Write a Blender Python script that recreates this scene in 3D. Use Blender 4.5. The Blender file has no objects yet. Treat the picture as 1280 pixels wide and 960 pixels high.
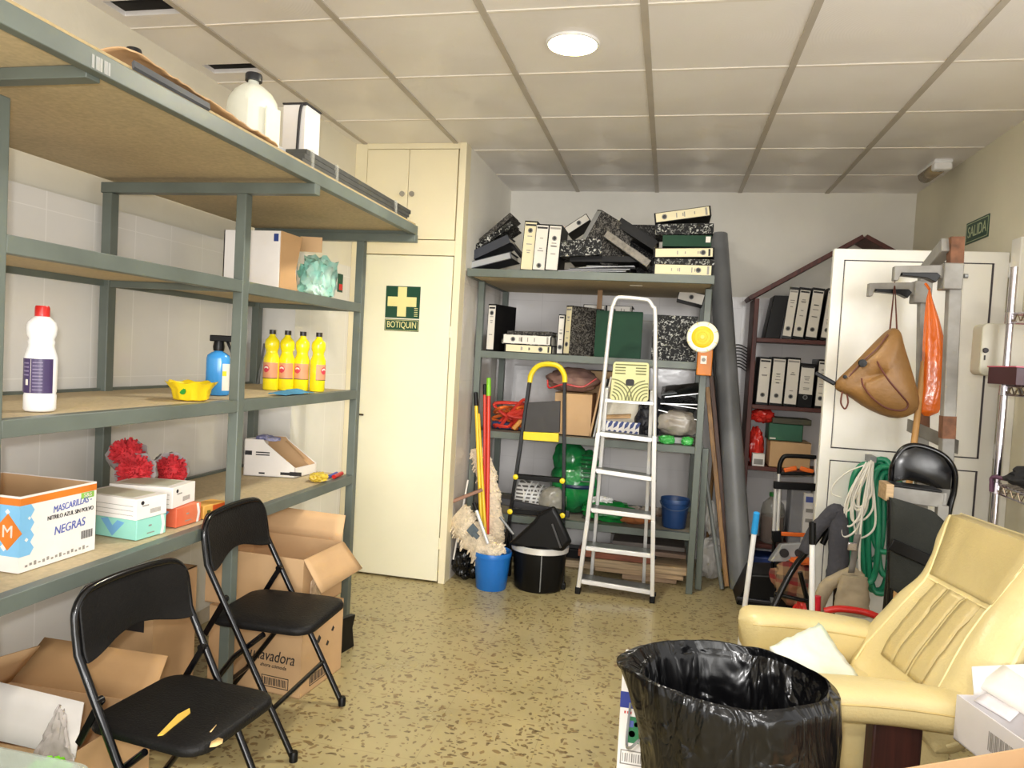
import bpy, bmesh, math, random
from mathutils import Vector as V, Matrix, noise
random.seed(7)
C = bpy.context.scene.collection
PI = math.pi
# ------------------------------------------------------------------ camera
F = 900.0; yaw, pitch, roll = -.2127, -.0399, .0553; CZ = 1.4634
_f = V((math.sin(yaw)*math.cos(pitch), math.cos(yaw)*math.cos(pitch), math.sin(pitch)))
_r0 = V((math.cos(yaw), -math.sin(yaw), 0)); _u0 = _r0.cross(_f)
_r = _r0*math.cos(roll) + _u0*math.sin(roll); _u = _u0*math.cos(roll) - _r0*math.sin(roll)
CAM = V((0, 0, CZ))
cd = bpy.data.cameras.new('camera'); cam = bpy.data.objects.new('camera', cd); C.objects.link(cam)
cd.sensor_width = 36; cd.lens = 36*F/1280; cd.clip_start = .02
cam.matrix_world = Matrix(((_r.x, _u.x, -_f.x, 0), (_r.y, _u.y, -_f.y, 0), (_r.z, _u.z, -_f.z, CZ), (0, 0, 0, 1)))
bpy.context.scene.camera = cam
def at(px, py, X=None, Y=None, Z=None):
    d = _f + _r*((px-640)/F) + _u*((480-py)/F)
    t = X/d.x if X is not None else Y/d.y if Y is not None else (Z-CZ)/d.z
    return CAM + d*t
# ------------------------------------------------------------------ materials
def lin(c):
    return tuple(((x/255)/12.92 if x/255 <= .04045 else ((x/255+.055)/1.055)**2.4) for x in c)
def _nt(name):
    m = bpy.data.materials.new(name); m.use_nodes = True
    nt = m.node_tree; b = nt.nodes['Principled BSDF']
    return m, nt, b
def N(nt, t, **kw):
    n = nt.nodes.new(t)
    for k, v in kw.items():
        if k in n.inputs: n.inputs[k].default_value = v
        else: setattr(n, k, v)
    return n
def mat(name, rgb, rough=.5, metal=0, var=.12, vs=6, bump=0, bs=40, alpha=1, emis=0, rgb2=None, spec=.5, coat=0, trans=0):
    m, nt, b = _nt(name)
    c = lin(rgb)
    tc = N(nt, 'ShaderNodeTexCoord')
    nz = N(nt, 'ShaderNodeTexNoise', Scale=vs, Detail=5.0)
    nt.links.new(tc.outputs['Object'], nz.inputs['Vector'])
    mix = N(nt, 'ShaderNodeMix', data_type='RGBA')
    c2 = lin(rgb2) if rgb2 else tuple(x*(1-var*2) for x in c)
    c1 = c if rgb2 else tuple(min(1, x*(1+var)) for x in c)
    mix.inputs[6].default_value = (*c1, 1); mix.inputs[7].default_value = (*c2, 1)
    rp = N(nt, 'ShaderNodeMapRange'); rp.inputs[1].default_value = .3; rp.inputs[2].default_value = .7
    nt.links.new(nz.outputs[0], rp.inputs[0]); nt.links.new(rp.outputs[0], mix.inputs[0])
    nt.links.new(mix.outputs[2], b.inputs['Base Color'])
    b.inputs['Roughness'].default_value = rough; b.inputs['Metallic'].default_value = metal
    b.inputs['Specular IOR Level'].default_value = spec; b.inputs['Coat Weight'].default_value = coat
    b.inputs['Transmission Weight'].default_value = trans; b.inputs['Alpha'].default_value = alpha
    if emis:
        b.inputs['Emission Color'].default_value = (*c, 1); b.inputs['Emission Strength'].default_value = emis
    if bump:
        n2 = N(nt, 'ShaderNodeTexNoise', Scale=bs, Detail=4.0); nt.links.new(tc.outputs['Object'], n2.inputs['Vector'])
        bp = N(nt, 'ShaderNodeBump', Strength=bump, Distance=.01)
        nt.links.new(n2.outputs[0], bp.inputs['Height']); nt.links.new(bp.outputs[0], b.inputs['Normal'])
    return m
def M_(nt, op, a, b=None, c=None):
    n = nt.nodes.new('ShaderNodeMath'); n.operation = op
    for i, x in enumerate((a, b, c)):
        if x is None: continue
        if isinstance(x, (int, float)): n.inputs[i].default_value = x
        else: nt.links.new(x, n.inputs[i])
    return n.outputs[0]
def ramp(nt, fac, stops, const=False):
    n = nt.nodes.new('ShaderNodeValToRGB'); cr = n.color_ramp
    if const: cr.interpolation = 'CONSTANT'
    while len(cr.elements) < len(stops): cr.elements.new(.5)
    for e, (p, c) in zip(cr.elements, stops): e.position = p; e.color = (*lin(c), 1)
    nt.links.new(fac, n.inputs[0]); return n.outputs[0]
def terrazzo():
    m, nt, b = _nt('terrazzo_floor')
    g = N(nt, 'ShaderNodeNewGeometry')
    dn = N(nt, 'ShaderNodeTexNoise', Scale=14.0, Detail=2.0); nt.links.new(g.outputs['Position'], dn.inputs['Vector'])
    va = N(nt, 'ShaderNodeVectorMath', operation='MULTIPLY_ADD'); va.inputs[1].default_value = (.05, .05, 0)
    nt.links.new(dn.outputs[1], va.inputs[0]); nt.links.new(g.outputs['Position'], va.inputs[2])
    col = None
    base = N(nt, 'ShaderNodeTexNoise', Scale=3.0, Detail=8.0); nt.links.new(g.outputs['Position'], base.inputs['Vector'])
    col = ramp(nt, base.outputs[0], [(.3, (160, 147, 106)), (.7, (178, 164, 120))])
    for (sx, sy, rot, sc, th, pick, c1, c2) in ((1, 2.0, .5, 21, .30, .36, (88, 62, 30), (118, 90, 50)), (1.9, 1, .9, 26, .30, .42, (94, 70, 38), (116, 88, 52)), (1, 1.6, 2.2, 33, .30, .40, (118, 92, 52), (78, 58, 32))):
        mp = N(nt, 'ShaderNodeMapping'); mp.inputs['Scale'].default_value = (sx, sy, 0); mp.inputs['Rotation'].default_value = (0, 0, rot)
        nt.links.new(va.outputs[0], mp.inputs[0])
        vo = N(nt, 'ShaderNodeTexVoronoi', Scale=float(sc)); nt.links.new(mp.outputs[0], vo.inputs['Vector'])
        sep = N(nt, 'ShaderNodeSeparateColor'); nt.links.new(vo.outputs['Color'], sep.inputs[0])
        thr = M_(nt, 'MULTIPLY', M_(nt, 'ADD', sep.outputs[1], .35), th)
        ch = M_(nt, 'MULTIPLY', M_(nt, 'LESS_THAN', vo.outputs['Distance'], thr), M_(nt, 'GREATER_THAN', sep.outputs[0], pick))
        cc = ramp(nt, sep.outputs[2], [(.2, c1), (.8, c2)])
        mx = N(nt, 'ShaderNodeMix', data_type='RGBA'); nt.links.new(M_(nt, 'MULTIPLY', ch, .72), mx.inputs[0]); nt.links.new(col, mx.inputs[6]); nt.links.new(cc, mx.inputs[7]); col = mx.outputs[2]
    # tile joints, 40 cm
    sp = N(nt, 'ShaderNodeSeparateXYZ'); nt.links.new(g.outputs['Position'], sp.inputs[0])
    j = None
    for o in (0, 1):
        fr = M_(nt, 'FRACT', M_(nt, 'MULTIPLY', sp.outputs[o], 2.5)); l = M_(nt, 'LESS_THAN', fr, .006)
        j = l if j is None else M_(nt, 'MAXIMUM', j, l)
    mx = N(nt, 'ShaderNodeMix', data_type='RGBA'); nt.links.new(M_(nt, 'MULTIPLY', j, .35), mx.inputs[0]); nt.links.new(col, mx.inputs[6]); mx.inputs[7].default_value = (*lin((110, 92, 56)), 1)
    nt.links.new(mx.outputs[2], b.inputs['Base Color']); b.inputs['Roughness'].default_value = .3
    r = N(nt, 'ShaderNodeMapRange'); r.inputs[3].default_value = .2; r.inputs[4].default_value = .42
    nt.links.new(base.outputs[0], r.inputs[0]); nt.links.new(r.outputs[0], b.inputs['Roughness'])
    return m
CX0, CY0 = -1.968, 2.078      # ceiling grid origin
def ceiling_tile():
    m, nt, b = _nt('ceiling_tile')
    g = N(nt, 'ShaderNodeNewGeometry'); sp = N(nt, 'ShaderNodeSeparateXYZ'); nt.links.new(g.outputs['Position'], sp.inputs[0])
    cs = []
    for o, c0 in ((0, CX0), (1, CY0)):
        fr = M_(nt, 'FRACT', M_(nt, 'MULTIPLY', M_(nt, 'ADD', sp.outputs[o], 6-c0), 1/.6))
        cs.append(M_(nt, 'MULTIPLY', M_(nt, 'SUBTRACT', fr, .5), .6))
    r = M_(nt, 'SQRT', M_(nt, 'ADD', M_(nt, 'MULTIPLY', cs[0], cs[0]), M_(nt, 'MULTIPLY', cs[1], cs[1])))
    cv = N(nt, 'ShaderNodeCombineXYZ'); nt.links.new(M_(nt, 'MULTIPLY', cs[1], -1), cv.inputs[0]); nt.links.new(cs[0], cv.inputs[1])
    vn = N(nt, 'ShaderNodeVectorMath', operation='NORMALIZE'); nt.links.new(cv.outputs[0], vn.inputs[0]); nt.links.new(vn.outputs[0], b.inputs['Tangent'])
    b.inputs['Anisotropic'].default_value = .95; b.inputs['Specular IOR Level'].default_value = 1.0
    w = M_(nt, 'SINE', M_(nt, 'MULTIPLY', r, 2*PI/.012))
    bp = N(nt, 'ShaderNodeBump', Strength=.05, Distance=.006); nt.links.new(w, bp.inputs['Height']); nt.links.new(bp.outputs[0], b.inputs['Normal'])
    nz = N(nt, 'ShaderNodeTexNoise', Scale=2.5, Detail=3.0); nt.links.new(g.outputs['Position'], nz.inputs['Vector'])
    nt.links.new(ramp(nt, nz.outputs[0], [(.3, (237, 233, 230)), (.7, (243, 240, 238))]), b.inputs['Base Color'])
    b.inputs['Roughness'].default_value = .42
    return m
def tile_wall(name, axis, c, joint, w, h, rough=.12, z0=0, off=0):
    m, nt, b = _nt(name)
    g = N(nt, 'ShaderNodeNewGeometry'); sp = N(nt, 'ShaderNodeSeparateXYZ'); nt.links.new(g.outputs['Position'], sp.inputs[0])
    a = M_(nt, 'FRACT', M_(nt, 'MULTIPLY', M_(nt, 'ADD', sp.outputs[axis], 10-off), 1/w))
    z = M_(nt, 'FRACT', M_(nt, 'MULTIPLY', M_(nt, 'ADD', sp.outputs[2], 10-z0), 1/h))
    jl = M_(nt, 'MAXIMUM', M_(nt, 'LESS_THAN', a, .005/w), M_(nt, 'LESS_THAN', z, .0035/h))
    nz = N(nt, 'ShaderNodeTexNoise', Scale=2.2, Detail=6.0); nt.links.new(g.outputs['Position'], nz.inputs['Vector'])
    base = ramp(nt, nz.outputs[0], [(.3, tuple(x-7 for x in c)), (.7, c)])
    mx = N(nt, 'ShaderNodeMix', data_type='RGBA'); nt.links.new(jl, mx.inputs[0]); nt.links.new(base, mx.inputs[6]); mx.inputs[7].default_value = (*lin(joint), 1)
    nt.links.new(mx.outputs[2], b.inputs['Base Color']); b.inputs['Roughness'].default_value = rough
    n2 = N(nt, 'ShaderNodeTexNoise', Scale=9.0, Detail=2.0); nt.links.new(g.outputs['Position'], n2.inputs['Vector'])
    bp = N(nt, 'ShaderNodeBump', Strength=.12, Distance=.01)
    nt.links.new(M_(nt, 'SUBTRACT', n2.outputs[0], M_(nt, 'MULTIPLY', jl, .5)), bp.inputs['Height']); nt.links.new(bp.outputs[0], b.inputs['Normal'])
    return m
def marble(name, dark=(10, 10, 10), light=(186, 186, 180), sc=55, lo=.54):
    m, nt, b = _nt(name)
    tc = N(nt, 'ShaderNodeTexCoord'); nz = N(nt, 'ShaderNodeTexNoise', Scale=float(sc), Detail=3.0, Distortion=1.2)
    nt.links.new(tc.outputs['Object'], nz.inputs['Vector'])
    nt.links.new(ramp(nt, nz.outputs[0], [(lo, dark), (lo+.12, light)]), b.inputs['Base Color']); b.inputs['Roughness'].default_value = .5; b.inputs['Specular IOR Level'].default_value = .2
    return m
def chipboard(name, c):
    m, nt, b = _nt(name)
    tc = N(nt, 'ShaderNodeTexCoord'); nz = N(nt, 'ShaderNodeTexNoise', Scale=70.0, Detail=6.0); nt.links.new(tc.outputs['Object'], nz.inputs['Vector'])
    n2 = N(nt, 'ShaderNodeTexNoise', Scale=2.0, Detail=3.0); nt.links.new(tc.outputs['Object'], n2.inputs['Vector'])
    s = M_(nt, 'ADD', M_(nt, 'MULTIPLY', nz.outputs[0], .5), M_(nt, 'MULTIPLY', n2.outputs[0], .5))
    nt.links.new(ramp(nt, s, [(.35, tuple(int(x*.86) for x in c)), (.65, c)]), b.inputs['Base Color']); b.inputs['Roughness'].default_value = .75
    return m
def wood(name, c, c2, sc=4, axis=2):
    m, nt, b = _nt(name)
    tc = N(nt, 'ShaderNodeTexCoord'); mp = N(nt, 'ShaderNodeMapping'); s = [14, 14, 14]; s[axis] = .8; mp.inputs['Scale'].default_value = s
    nt.links.new(tc.outputs['Object'], mp.inputs[0]); nz = N(nt, 'ShaderNodeTexNoise', Scale=float(sc), Detail=6.0, Distortion=.6); nt.links.new(mp.outputs[0], nz.inputs['Vector'])
    nt.links.new(ramp(nt, nz.outputs[0], [(.35, c2), (.65, c)]), b.inputs['Base Color']); b.inputs['Roughness'].default_value = .5
    return m
def plaid(name):
    m, nt, b = _nt(name)
    tc = N(nt, 'ShaderNodeTexCoord'); sp = N(nt, 'ShaderNodeSeparateXYZ'); nt.links.new(tc.outputs['Object'], sp.inputs[0])
    cs = []
    for o, k in ((0, 9.0), (2, 11.0)):
        cs.append(M_(nt, 'FRACT', M_(nt, 'MULTIPLY', M_(nt, 'ADD', sp.outputs[o], 5), k)))
    a = ramp(nt, cs[0], [(0, (120, 36, 34)), (.4, (140, 116, 88)), (.7, (72, 48, 44))], True)
    c = ramp(nt, cs[1], [(0, (150, 120, 86)), (.5, (128, 30, 30)), (.75, (88, 74, 60))], True)
    mx = N(nt, 'ShaderNodeMix', data_type='RGBA'); mx.inputs[0].default_value = .5; nt.links.new(a, mx.inputs[6]); nt.links.new(c, mx.inputs[7])
    nt.links.new(mx.outputs[2], b.inputs['Base Color']); b.inputs['Roughness'].default_value = .9
    return m
def glassy(name, rgb, alpha=.35, rough=.08):
    m = mat(name, rgb, rough=rough, var=.05, alpha=alpha, spec=.8, bump=.5, bs=22)
    return m
def holes(name, c, dark, k=26, thr=.55):
    m, nt, b = _nt(name)
    tc = N(nt, 'ShaderNodeTexCoord'); sp = N(nt, 'ShaderNodeSeparateXYZ'); nt.links.new(tc.outputs['Object'], sp.inputs[0])
    x = M_(nt, 'FRACT', M_(nt, 'MULTIPLY', M_(nt, 'ADD', M_(nt, 'ADD', sp.outputs[0], sp.outputs[1]), 5), float(k*.45)))
    z = M_(nt, 'FRACT', M_(nt, 'MULTIPLY', M_(nt, 'ADD', sp.outputs[2], 5), float(k)))
    h = M_(nt, 'MULTIPLY', M_(nt, 'GREATER_THAN', x, .2), M_(nt, 'GREATER_THAN', z, thr))
    mx = N(nt, 'ShaderNodeMix', data_type='RGBA'); nt.links.new(h, mx.inputs[0]); mx.inputs[6].default_value = (*lin(c), 1); mx.inputs[7].default_value = (*lin(dark), 1)
    nt.links.new(mx.outputs[2], b.inputs['Base Color']); b.inputs['Roughness'].default_value = .35
    return m
K = {}
def k(name, *a, **kw):
    if name not in K: K[name] = mat(name, *a, **kw)
    return K[name]
RACK = mat('grey_rack_paint', (99, 107, 100), rough=.42, var=.08)
BOARD = chipboard('chipboard', (208, 190, 154))
BLACK = mat('black_plastic', (14, 14, 15), rough=.38, var=.1, spec=.25)
BLKTUBE = mat('black_tube', (8, 8, 11), rough=.2, var=.05, spec=.5)
VINYL = mat('black_vinyl', (20, 19, 19), rough=.5, var=.12, bump=.25, bs=160, spec=.22)
def bagfilm():
    m, nt, b = _nt('black_bag_film')
    tc = N(nt, 'ShaderNodeTexCoord'); mp = N(nt, 'ShaderNodeMapping'); mp.inputs['Scale'].default_value = (5.5, 5.5, 3.0); nt.links.new(tc.outputs['Object'], mp.inputs[0])
    n1 = N(nt, 'ShaderNodeTexNoise', Scale=1.3, Detail=3.0, Distortion=1.4); nt.links.new(mp.outputs[0], n1.inputs['Vector'])
    rd = M_(nt, 'ABSOLUTE', M_(nt, 'SUBTRACT', n1.outputs[0], .5))
    bp = N(nt, 'ShaderNodeBump', Strength=.7, Distance=.06); nt.links.new(rd, bp.inputs['Height']); nt.links.new(bp.outputs[0], b.inputs['Normal'])
    b.inputs['Base Color'].default_value = (.0035, .0035, .004, 1); b.inputs['Roughness'].default_value = .22; b.inputs['Specular IOR Level'].default_value = .36
    return m
BAG = bagfilm()
WHITE = mat('white_card', (236, 232, 228), rough=.6, var=.03)
WPLAST = mat('white_plastic', (240, 240, 240), rough=.3, var=.02)
CREAM = mat('cream_paint', (233, 229, 203), rough=.4, var=.03, vs=2)
CREAMF = mat('cream_frame_paint', (234, 224, 192), rough=.4, var=.04, vs=3)
CARTON = mat('brown_cardboard', (200, 164, 122), rough=.75, var=.07, vs=4)
CARTOND = mat('brown_cardboard_inside', (186, 148, 104), rough=.8, var=.07, vs=4)
PAPER = mat('paper', (226, 220, 205), rough=.8, var=.05)
LABELW = mat('label_white', (222, 217, 208), rough=.6, var=.03)
LABELC = mat('label_cream', (224, 214, 178), rough=.6, var=.03)
INK = mat('ink', (40, 38, 40), rough=.6)
INKG = mat('ink_grey', (150, 146, 140), rough=.6)
INKB = mat('ink_blue', (84, 100, 176), rough=.6)
MARB = marble('speckled_board'); MARBG = marble('grey_speckled_board', (34, 32, 30), (104, 100, 94), 70, .47)
DKCOV = mat('dark_board', (17, 16, 17), rough=.5, var=.15, spec=.2); GREENB = mat('green_board', (12, 58, 36), rough=.5, var=.08, spec=.2)
SLATE = mat('slate_board', (62, 66, 74), rough=.5, var=.1); GREYC = mat('grey_card', (170, 172, 174), rough=.6, var=.05)
ALU = mat('aluminium', (236, 236, 236), rough=.35, metal=.45, var=.05); ALUD = mat('ribbed_aluminium', (128, 130, 126), rough=.45, metal=.6, var=.08)
CHROME = mat('chrome', (205, 200, 210), rough=.14, metal=1, var=.04)
STEEL = mat('galvanised_steel', (140, 142, 142), rough=.45, metal=.35, var=.15, vs=14)
RUST = mat('rust', (122, 82, 58), rough=.8, var=.25, vs=20)
YELLOW = mat('yellow_plastic', (236, 206, 30), rough=.35, var=.05); ORANGE = mat('orange_plastic', (232, 108, 34), rough=.4, var=.08)
RED = mat('red_paint', (196, 36, 30), rough=.3, var=.06); BLUE = mat('blue_plastic', (28, 108, 190), rough=.35, var=.05)
MOP = mat('cotton_mop', (226, 210, 184), rough=.95, var=.12, vs=40, bump=1, bs=90)
LEATHER = mat('cream_leather', (214, 197, 144), rough=.36, var=.05, vs=3, bump=.18, bs=120)
LEATHERD = mat('cream_leather_panel', (198, 179, 126), rough=.38, var=.05, vs=3, bump=.18, bs=120)
MAHOG = wood('dark_red_wood', (96, 46, 38), (70, 32, 28)); DKWOOD = wood('dark_chair_wood', (66, 30, 26), (40, 18, 18))
PINE = wood('raw_wood', (188, 160, 122), (150, 122, 88), axis=0); PINEV = wood('raw_wood_upright', (170, 128, 76), (128, 92, 52))
# ------------------------------------------------------------------ mesh builder
WM = {}
class MB:
    def __init__(s): s.v = []; s.f = []; s.mi = []; s.cur = 0
    def m(s, i): s.cur = i; return s
    def add(s, vs, fs):
        o = len(s.v); s.v += [V(p) for p in vs]; s.f += [tuple(o+i for i in f) for f in fs]; s.mi += [s.cur]*len(fs); return s
    def obx(s, o, ex, ey, ez):
        o, ex, ey, ez = V(o), V(ex), V(ey), V(ez)
        if ex.cross(ey).dot(ez) < 0: ex, ey = ey, ex
        p = [o, o+ex, o+ex+ey, o+ey]; p += [q+ez for q in p]
        return s.add(p, [(3, 2, 1, 0), (4, 5, 6, 7), (0, 1, 5, 4), (1, 2, 6, 5), (2, 3, 7, 6), (3, 0, 4, 7)])
    def box(s, x0, x1, y0, y1, z0, z1): return s.obx((x0, y0, z0), (x1-x0, 0, 0), (0, y1-y0, 0), (0, 0, z1-z0))
    def bar(s, a, b, w, h=None, up=(0, 0, 1)):
        a, b = V(a), V(b); h = h or w; d = (b-a).normalized(); up = V(up)
        if abs(d.dot(up)) > .95: up = V((0, 1, 0)) if abs(d.y) < .9 else V((1, 0, 0))
        sx = d.cross(up).normalized(); sy = sx.cross(d)
        return s.obx(a-sx*w/2-sy*h/2, sx*w, sy*h, b-a)
    def tube(s, pts, r, n=8, closed=False, cap=True):
        pts = [V(p) for p in pts]; L = len(pts); rs = r if isinstance(r, (list, tuple)) else [r]*L
        def tan(i):
            if closed: return (pts[(i+1) % L]-pts[i-1]).normalized()
            return (pts[min(i+1, L-1)]-pts[max(i-1, 0)]).normalized()
        t = tan(0); ref = V((0, 0, 1)) if abs(t.z) < .9 else V((1, 0, 0)); nx = t.cross(ref).normalized()
        vs = []
        for i in range(L):
            t = tan(i); nx = (nx-t*nx.dot(t)); nx = nx.normalized() if nx.length > 1e-6 else t.orthogonal().normalized(); ny = t.cross(nx)
            for j in range(n):
                a = 2*PI*j/n; vs.append(pts[i]+(nx*math.cos(a)+ny*math.sin(a))*rs[i])
        fs = []
        for i in range(L if closed else L-1):
            for j in range(n):
                a, b = i*n+j, i*n+(j+1) % n; c, d = ((i+1) % L)*n+(j+1) % n, ((i+1) % L)*n+j; fs.append((a, b, c, d))
        if cap and not closed: fs += [tuple(reversed(range(n))), tuple((L-1)*n+j for j in range(n))]
        return s.add(vs, fs)
    def lathe(s, prof, c=(0, 0, 0), n=24, M=None, sx=1, sy=1, fn=None):
        M = M or Matrix.Translation(V(c)); vs = []; fs = []; L = len(prof)
        for i, (r, z) in enumerate(prof):
            for j in range(n):
                a = 2*PI*j/n; p = V((r*math.cos(a)*sx, r*math.sin(a)*sy, z))
                if fn: p = fn(p, a, i)
                vs.append(M @ p)
        for i in range(L-1):
            for j in range(n): fs.append((i*n+j, i*n+(j+1) % n, (i+1)*n+(j+1) % n, (i+1)*n+j))
        if prof[0][0] > 1e-5: fs.append(tuple(reversed(range(n))))
        if prof[-1][0] > 1e-5: fs.append(tuple((L-1)*n+j for j in range(n)))
        return s.add(vs, fs)
    def prism(s, poly, o, ax, ay, t):
        o, ax, ay, t = V(o), V(ax), V(ay), V(t); n = len(poly)
        vs = [o+ax*x+ay*y for x, y in poly]; vs += [p+t for p in vs]
        fs = [tuple(range(n)), tuple(reversed(range(n, 2*n)))]+[(i, n+i, n+(i+1) % n, (i+1) % n) for i in range(n)]
        return s.add(vs, fs)
    def surf(s, fn, nu, nv, cu=False, cv=False):
        vs = [V(fn(i/(nu if cu else nu-1), j/(nv if cv else nv-1))) for i in range(nu) for j in range(nv)]
        fs = [(i*nv+j, ((i+1) % nu)*nv+j, ((i+1) % nu)*nv+(j+1) % nv, i*nv+(j+1) % nv) for i in range(nu if cu else nu-1) for j in range(nv if cv else nv-1)]
        return s.add(vs, fs)
    def blob(s, c, rad, amp=.15, fr=3, seed=0, sub=4, M=None, flat=0, pw=1):
        bm = bmesh.new(); bmesh.ops.create_icosphere(bm, subdivisions=sub, radius=1)
        vs = []; rad = V(rad); c = V(c)
        for v in bm.verts:
            p = v.co.copy()
            if pw != 1: p = V([math.copysign(abs(x)**pw, x) for x in p])
            d = 1+amp*noise.noise(v.co*fr+V((seed*7.3, seed*3.1, 0)))+amp*.5*noise.noise(v.co*fr*2.7+V((0, seed*5.7, 1)))
            q = V((p.x*rad.x, p.y*rad.y, p.z*rad.z))*d
            if flat and q.z < -rad.z*flat: q.z = -rad.z*flat
            if M: q = M @ q
            vs.append(q+c)
        fs = [tuple(v.index for v in f.verts) for f in bm.faces]; bm.free()
        return s.add(vs, fs)
    def build(s, name, mats, parent=None, bevel=0, solid=0, sub=0, ang=40, smooth=True, label=None, world=True):
        me = bpy.data.meshes.new(name); mats = mats if isinstance(mats, (list, tuple)) else [mats]
        vs = s.v; loc = V((0, 0, 0))
        if parent is None:
            if world:
                xs = [p.x for p in vs]; ys = [p.y for p in vs]; loc = V(((min(xs)+max(xs))/2, (min(ys)+max(ys))/2, min(p.z for p in vs)))
                vs = [p-loc for p in vs]
        elif world:
            inv = WM[parent.name].inverted(); vs = [inv @ p for p in vs]
        me.from_pydata([tuple(p) for p in vs], [], s.f)
        for m in mats: me.materials.append(m)
        for p, i in zip(me.polygons, s.mi): p.material_index = i; p.use_smooth = smooth
        bm = bmesh.new(); bm.from_mesh(me); bmesh.ops.recalc_face_normals(bm, faces=bm.faces); bm.to_mesh(me); bm.free()
        if smooth: me.set_sharp_from_angle(angle=math.radians(ang))
        o = bpy.data.objects.new(name, me); C.objects.link(o)
        if parent is not None: o.parent = parent; WM[o.name] = WM[parent.name]
        else: o.location = loc; WM[o.name] = Matrix.Translation(loc)
        if solid:
            md = o.modifiers.new('s', 'SOLIDIFY'); md.thickness = solid; md.offset = 0
        if bevel:
            md = o.modifiers.new('b', 'BEVEL'); md.width = bevel; md.segments = 2; md.limit_method = 'ANGLE'; md.angle_limit = .6
        if sub:
            md = o.modifiers.new('u', 'SUBSURF'); md.levels = sub; md.render_levels = sub
        if label: o['label'] = label
        return o
def tag(o, label, cat, group=None, kind=None):
    o['label'] = label; o['category'] = cat
    if group: o['group'] = group
    if kind: o['kind'] = kind
    return o
def thing(name, label, cat, loc=(0, 0, 0), rotz=0, group=None):
    o = bpy.data.objects.new(name, None); C.objects.link(o); o.location = V(loc); o.rotation_euler = (0, 0, rotz); o.empty_display_size = .05
    WM[o.name] = Matrix.Translation(V(loc)) @ Matrix.Rotation(rotz, 4, 'Z')
    return tag(o, label, cat, group)
def struct(o): o['kind'] = 'structure'; return o
def dup(root, loc, rotz, label, group=None):
    def cp(o, par):
        c = o.copy(); C.objects.link(c); c.parent = par
        for ch in [x for x in o.children]: cp(ch, c)
        return c
    r = cp(root, None); r.location = V(loc); r.rotation_euler = (0, 0, rotz); r['label'] = label
    WM[r.name] = Matrix.Translation(V(loc)) @ Matrix.Rotation(rotz, 4, 'Z')
    for ch in r.children_recursive: WM[ch.name] = WM[r.name]
    if group: r['group'] = group
    return r
def frame(o, ax, ay, az):
    o, ax, ay, az = V(o), V(ax).normalized(), V(ay).normalized(), V(az).normalized()
    return Matrix(((ax.x, ay.x, az.x, o.x), (ax.y, ay.y, az.y, o.y), (ax.z, ay.z, az.z, o.z), (0, 0, 0, 1)))
def text(name, s, size, o, ax, up, m, parent, depth=.0006, align='CENTER', shear=0, sx=1):
    cu = bpy.data.curves.new(name, 'FONT'); cu.body = s; cu.size = size; cu.extrude = depth; cu.align_x = align; cu.align_y = 'CENTER'; cu.shear = shear
    t = bpy.data.objects.new('tmp', cu); C.objects.link(t); bpy.context.view_layer.update()
    me = bpy.data.meshes.new_from_object(t.evaluated_get(bpy.context.evaluated_depsgraph_get()))
    C.objects.unlink(t); bpy.data.objects.remove(t)
    ax, up = V(ax).normalized(), V(up).normalized(); M = frame(o, ax, up, ax.cross(up)) @ Matrix.Diagonal((sx, 1, 1, 1))
    me.transform(WM[parent.name].inverted() @ M); me.materials.clear(); me.materials.append(m); me.name = name
    ob = bpy.data.objects.new(name, me); C.objects.link(ob); ob.parent = parent; WM[ob.name] = WM[parent.name]
    return ob
def lerp(a, b, t): return a+(b-a)*t
def bez(pts, n=12):
    pts = [V(p) for p in pts]; out = []
    P = [pts[0]*2-pts[1]]+pts+[pts[-1]*2-pts[-2]]
    for i in range(1, len(P)-2):
        for j in range(n):
            t = j/n; a, b, c, d = P[i-1:i+3]
            out.append(.5*((2*b)+(c-a)*t+(2*a-5*b+4*c-d)*t*t+(3*b-a-3*c+d)*t**3))
    out.append(pts[-1]); return out
def rrect(w, h, r, n=5):
    out = []
    for cx, cy, a0 in ((w/2-r, h/2-r, 0), (-w/2+r, h/2-r, PI/2), (-w/2+r, -h/2+r, PI), (w/2-r, -h/2+r, 1.5*PI)):
        for i in range(n+1): a = a0+PI/2*i/n; out.append((cx+r*math.cos(a), cy+r*math.sin(a)))
    return out
# ------------------------------------------------------------------ room shell
H = 2.754; XL = -2.262; XR = 1.625; YB = 5.58; YF = -2.2; XS = -1.295; YC = 4.31
PLAST = mat('plaster', (226, 221, 204), rough=.85, var=.04, vs=1.5, bump=.1, bs=30)
PLASTC = mat('cool_plaster', (234, 231, 222), rough=.8, var=.05, vs=1.5, bump=.1, bs=30)
PLASTR = mat('right_plaster', (224, 219, 198), rough=.8, var=.05, vs=1.5, bump=.1, bs=30)
TILEL = tile_wall('white_wall_tile', 1, (234, 232, 227), (242, 240, 236), .226, .62, off=2.06, z0=.12)
TILES = tile_wall('side_wall_tile', 1, (214, 207, 198), (200, 194, 186), .226, .62, off=.1, z0=.12)
TILEB = tile_wall('back_wall_tile', 0, (228, 225, 225), (214, 211, 211), .3, .62, z0=.12, rough=.15)
struct(MB().box(XL-.6, XR+.3, YF, YB+.1, -.1, 0).build('floor', terrazzo(), smooth=False))
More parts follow.
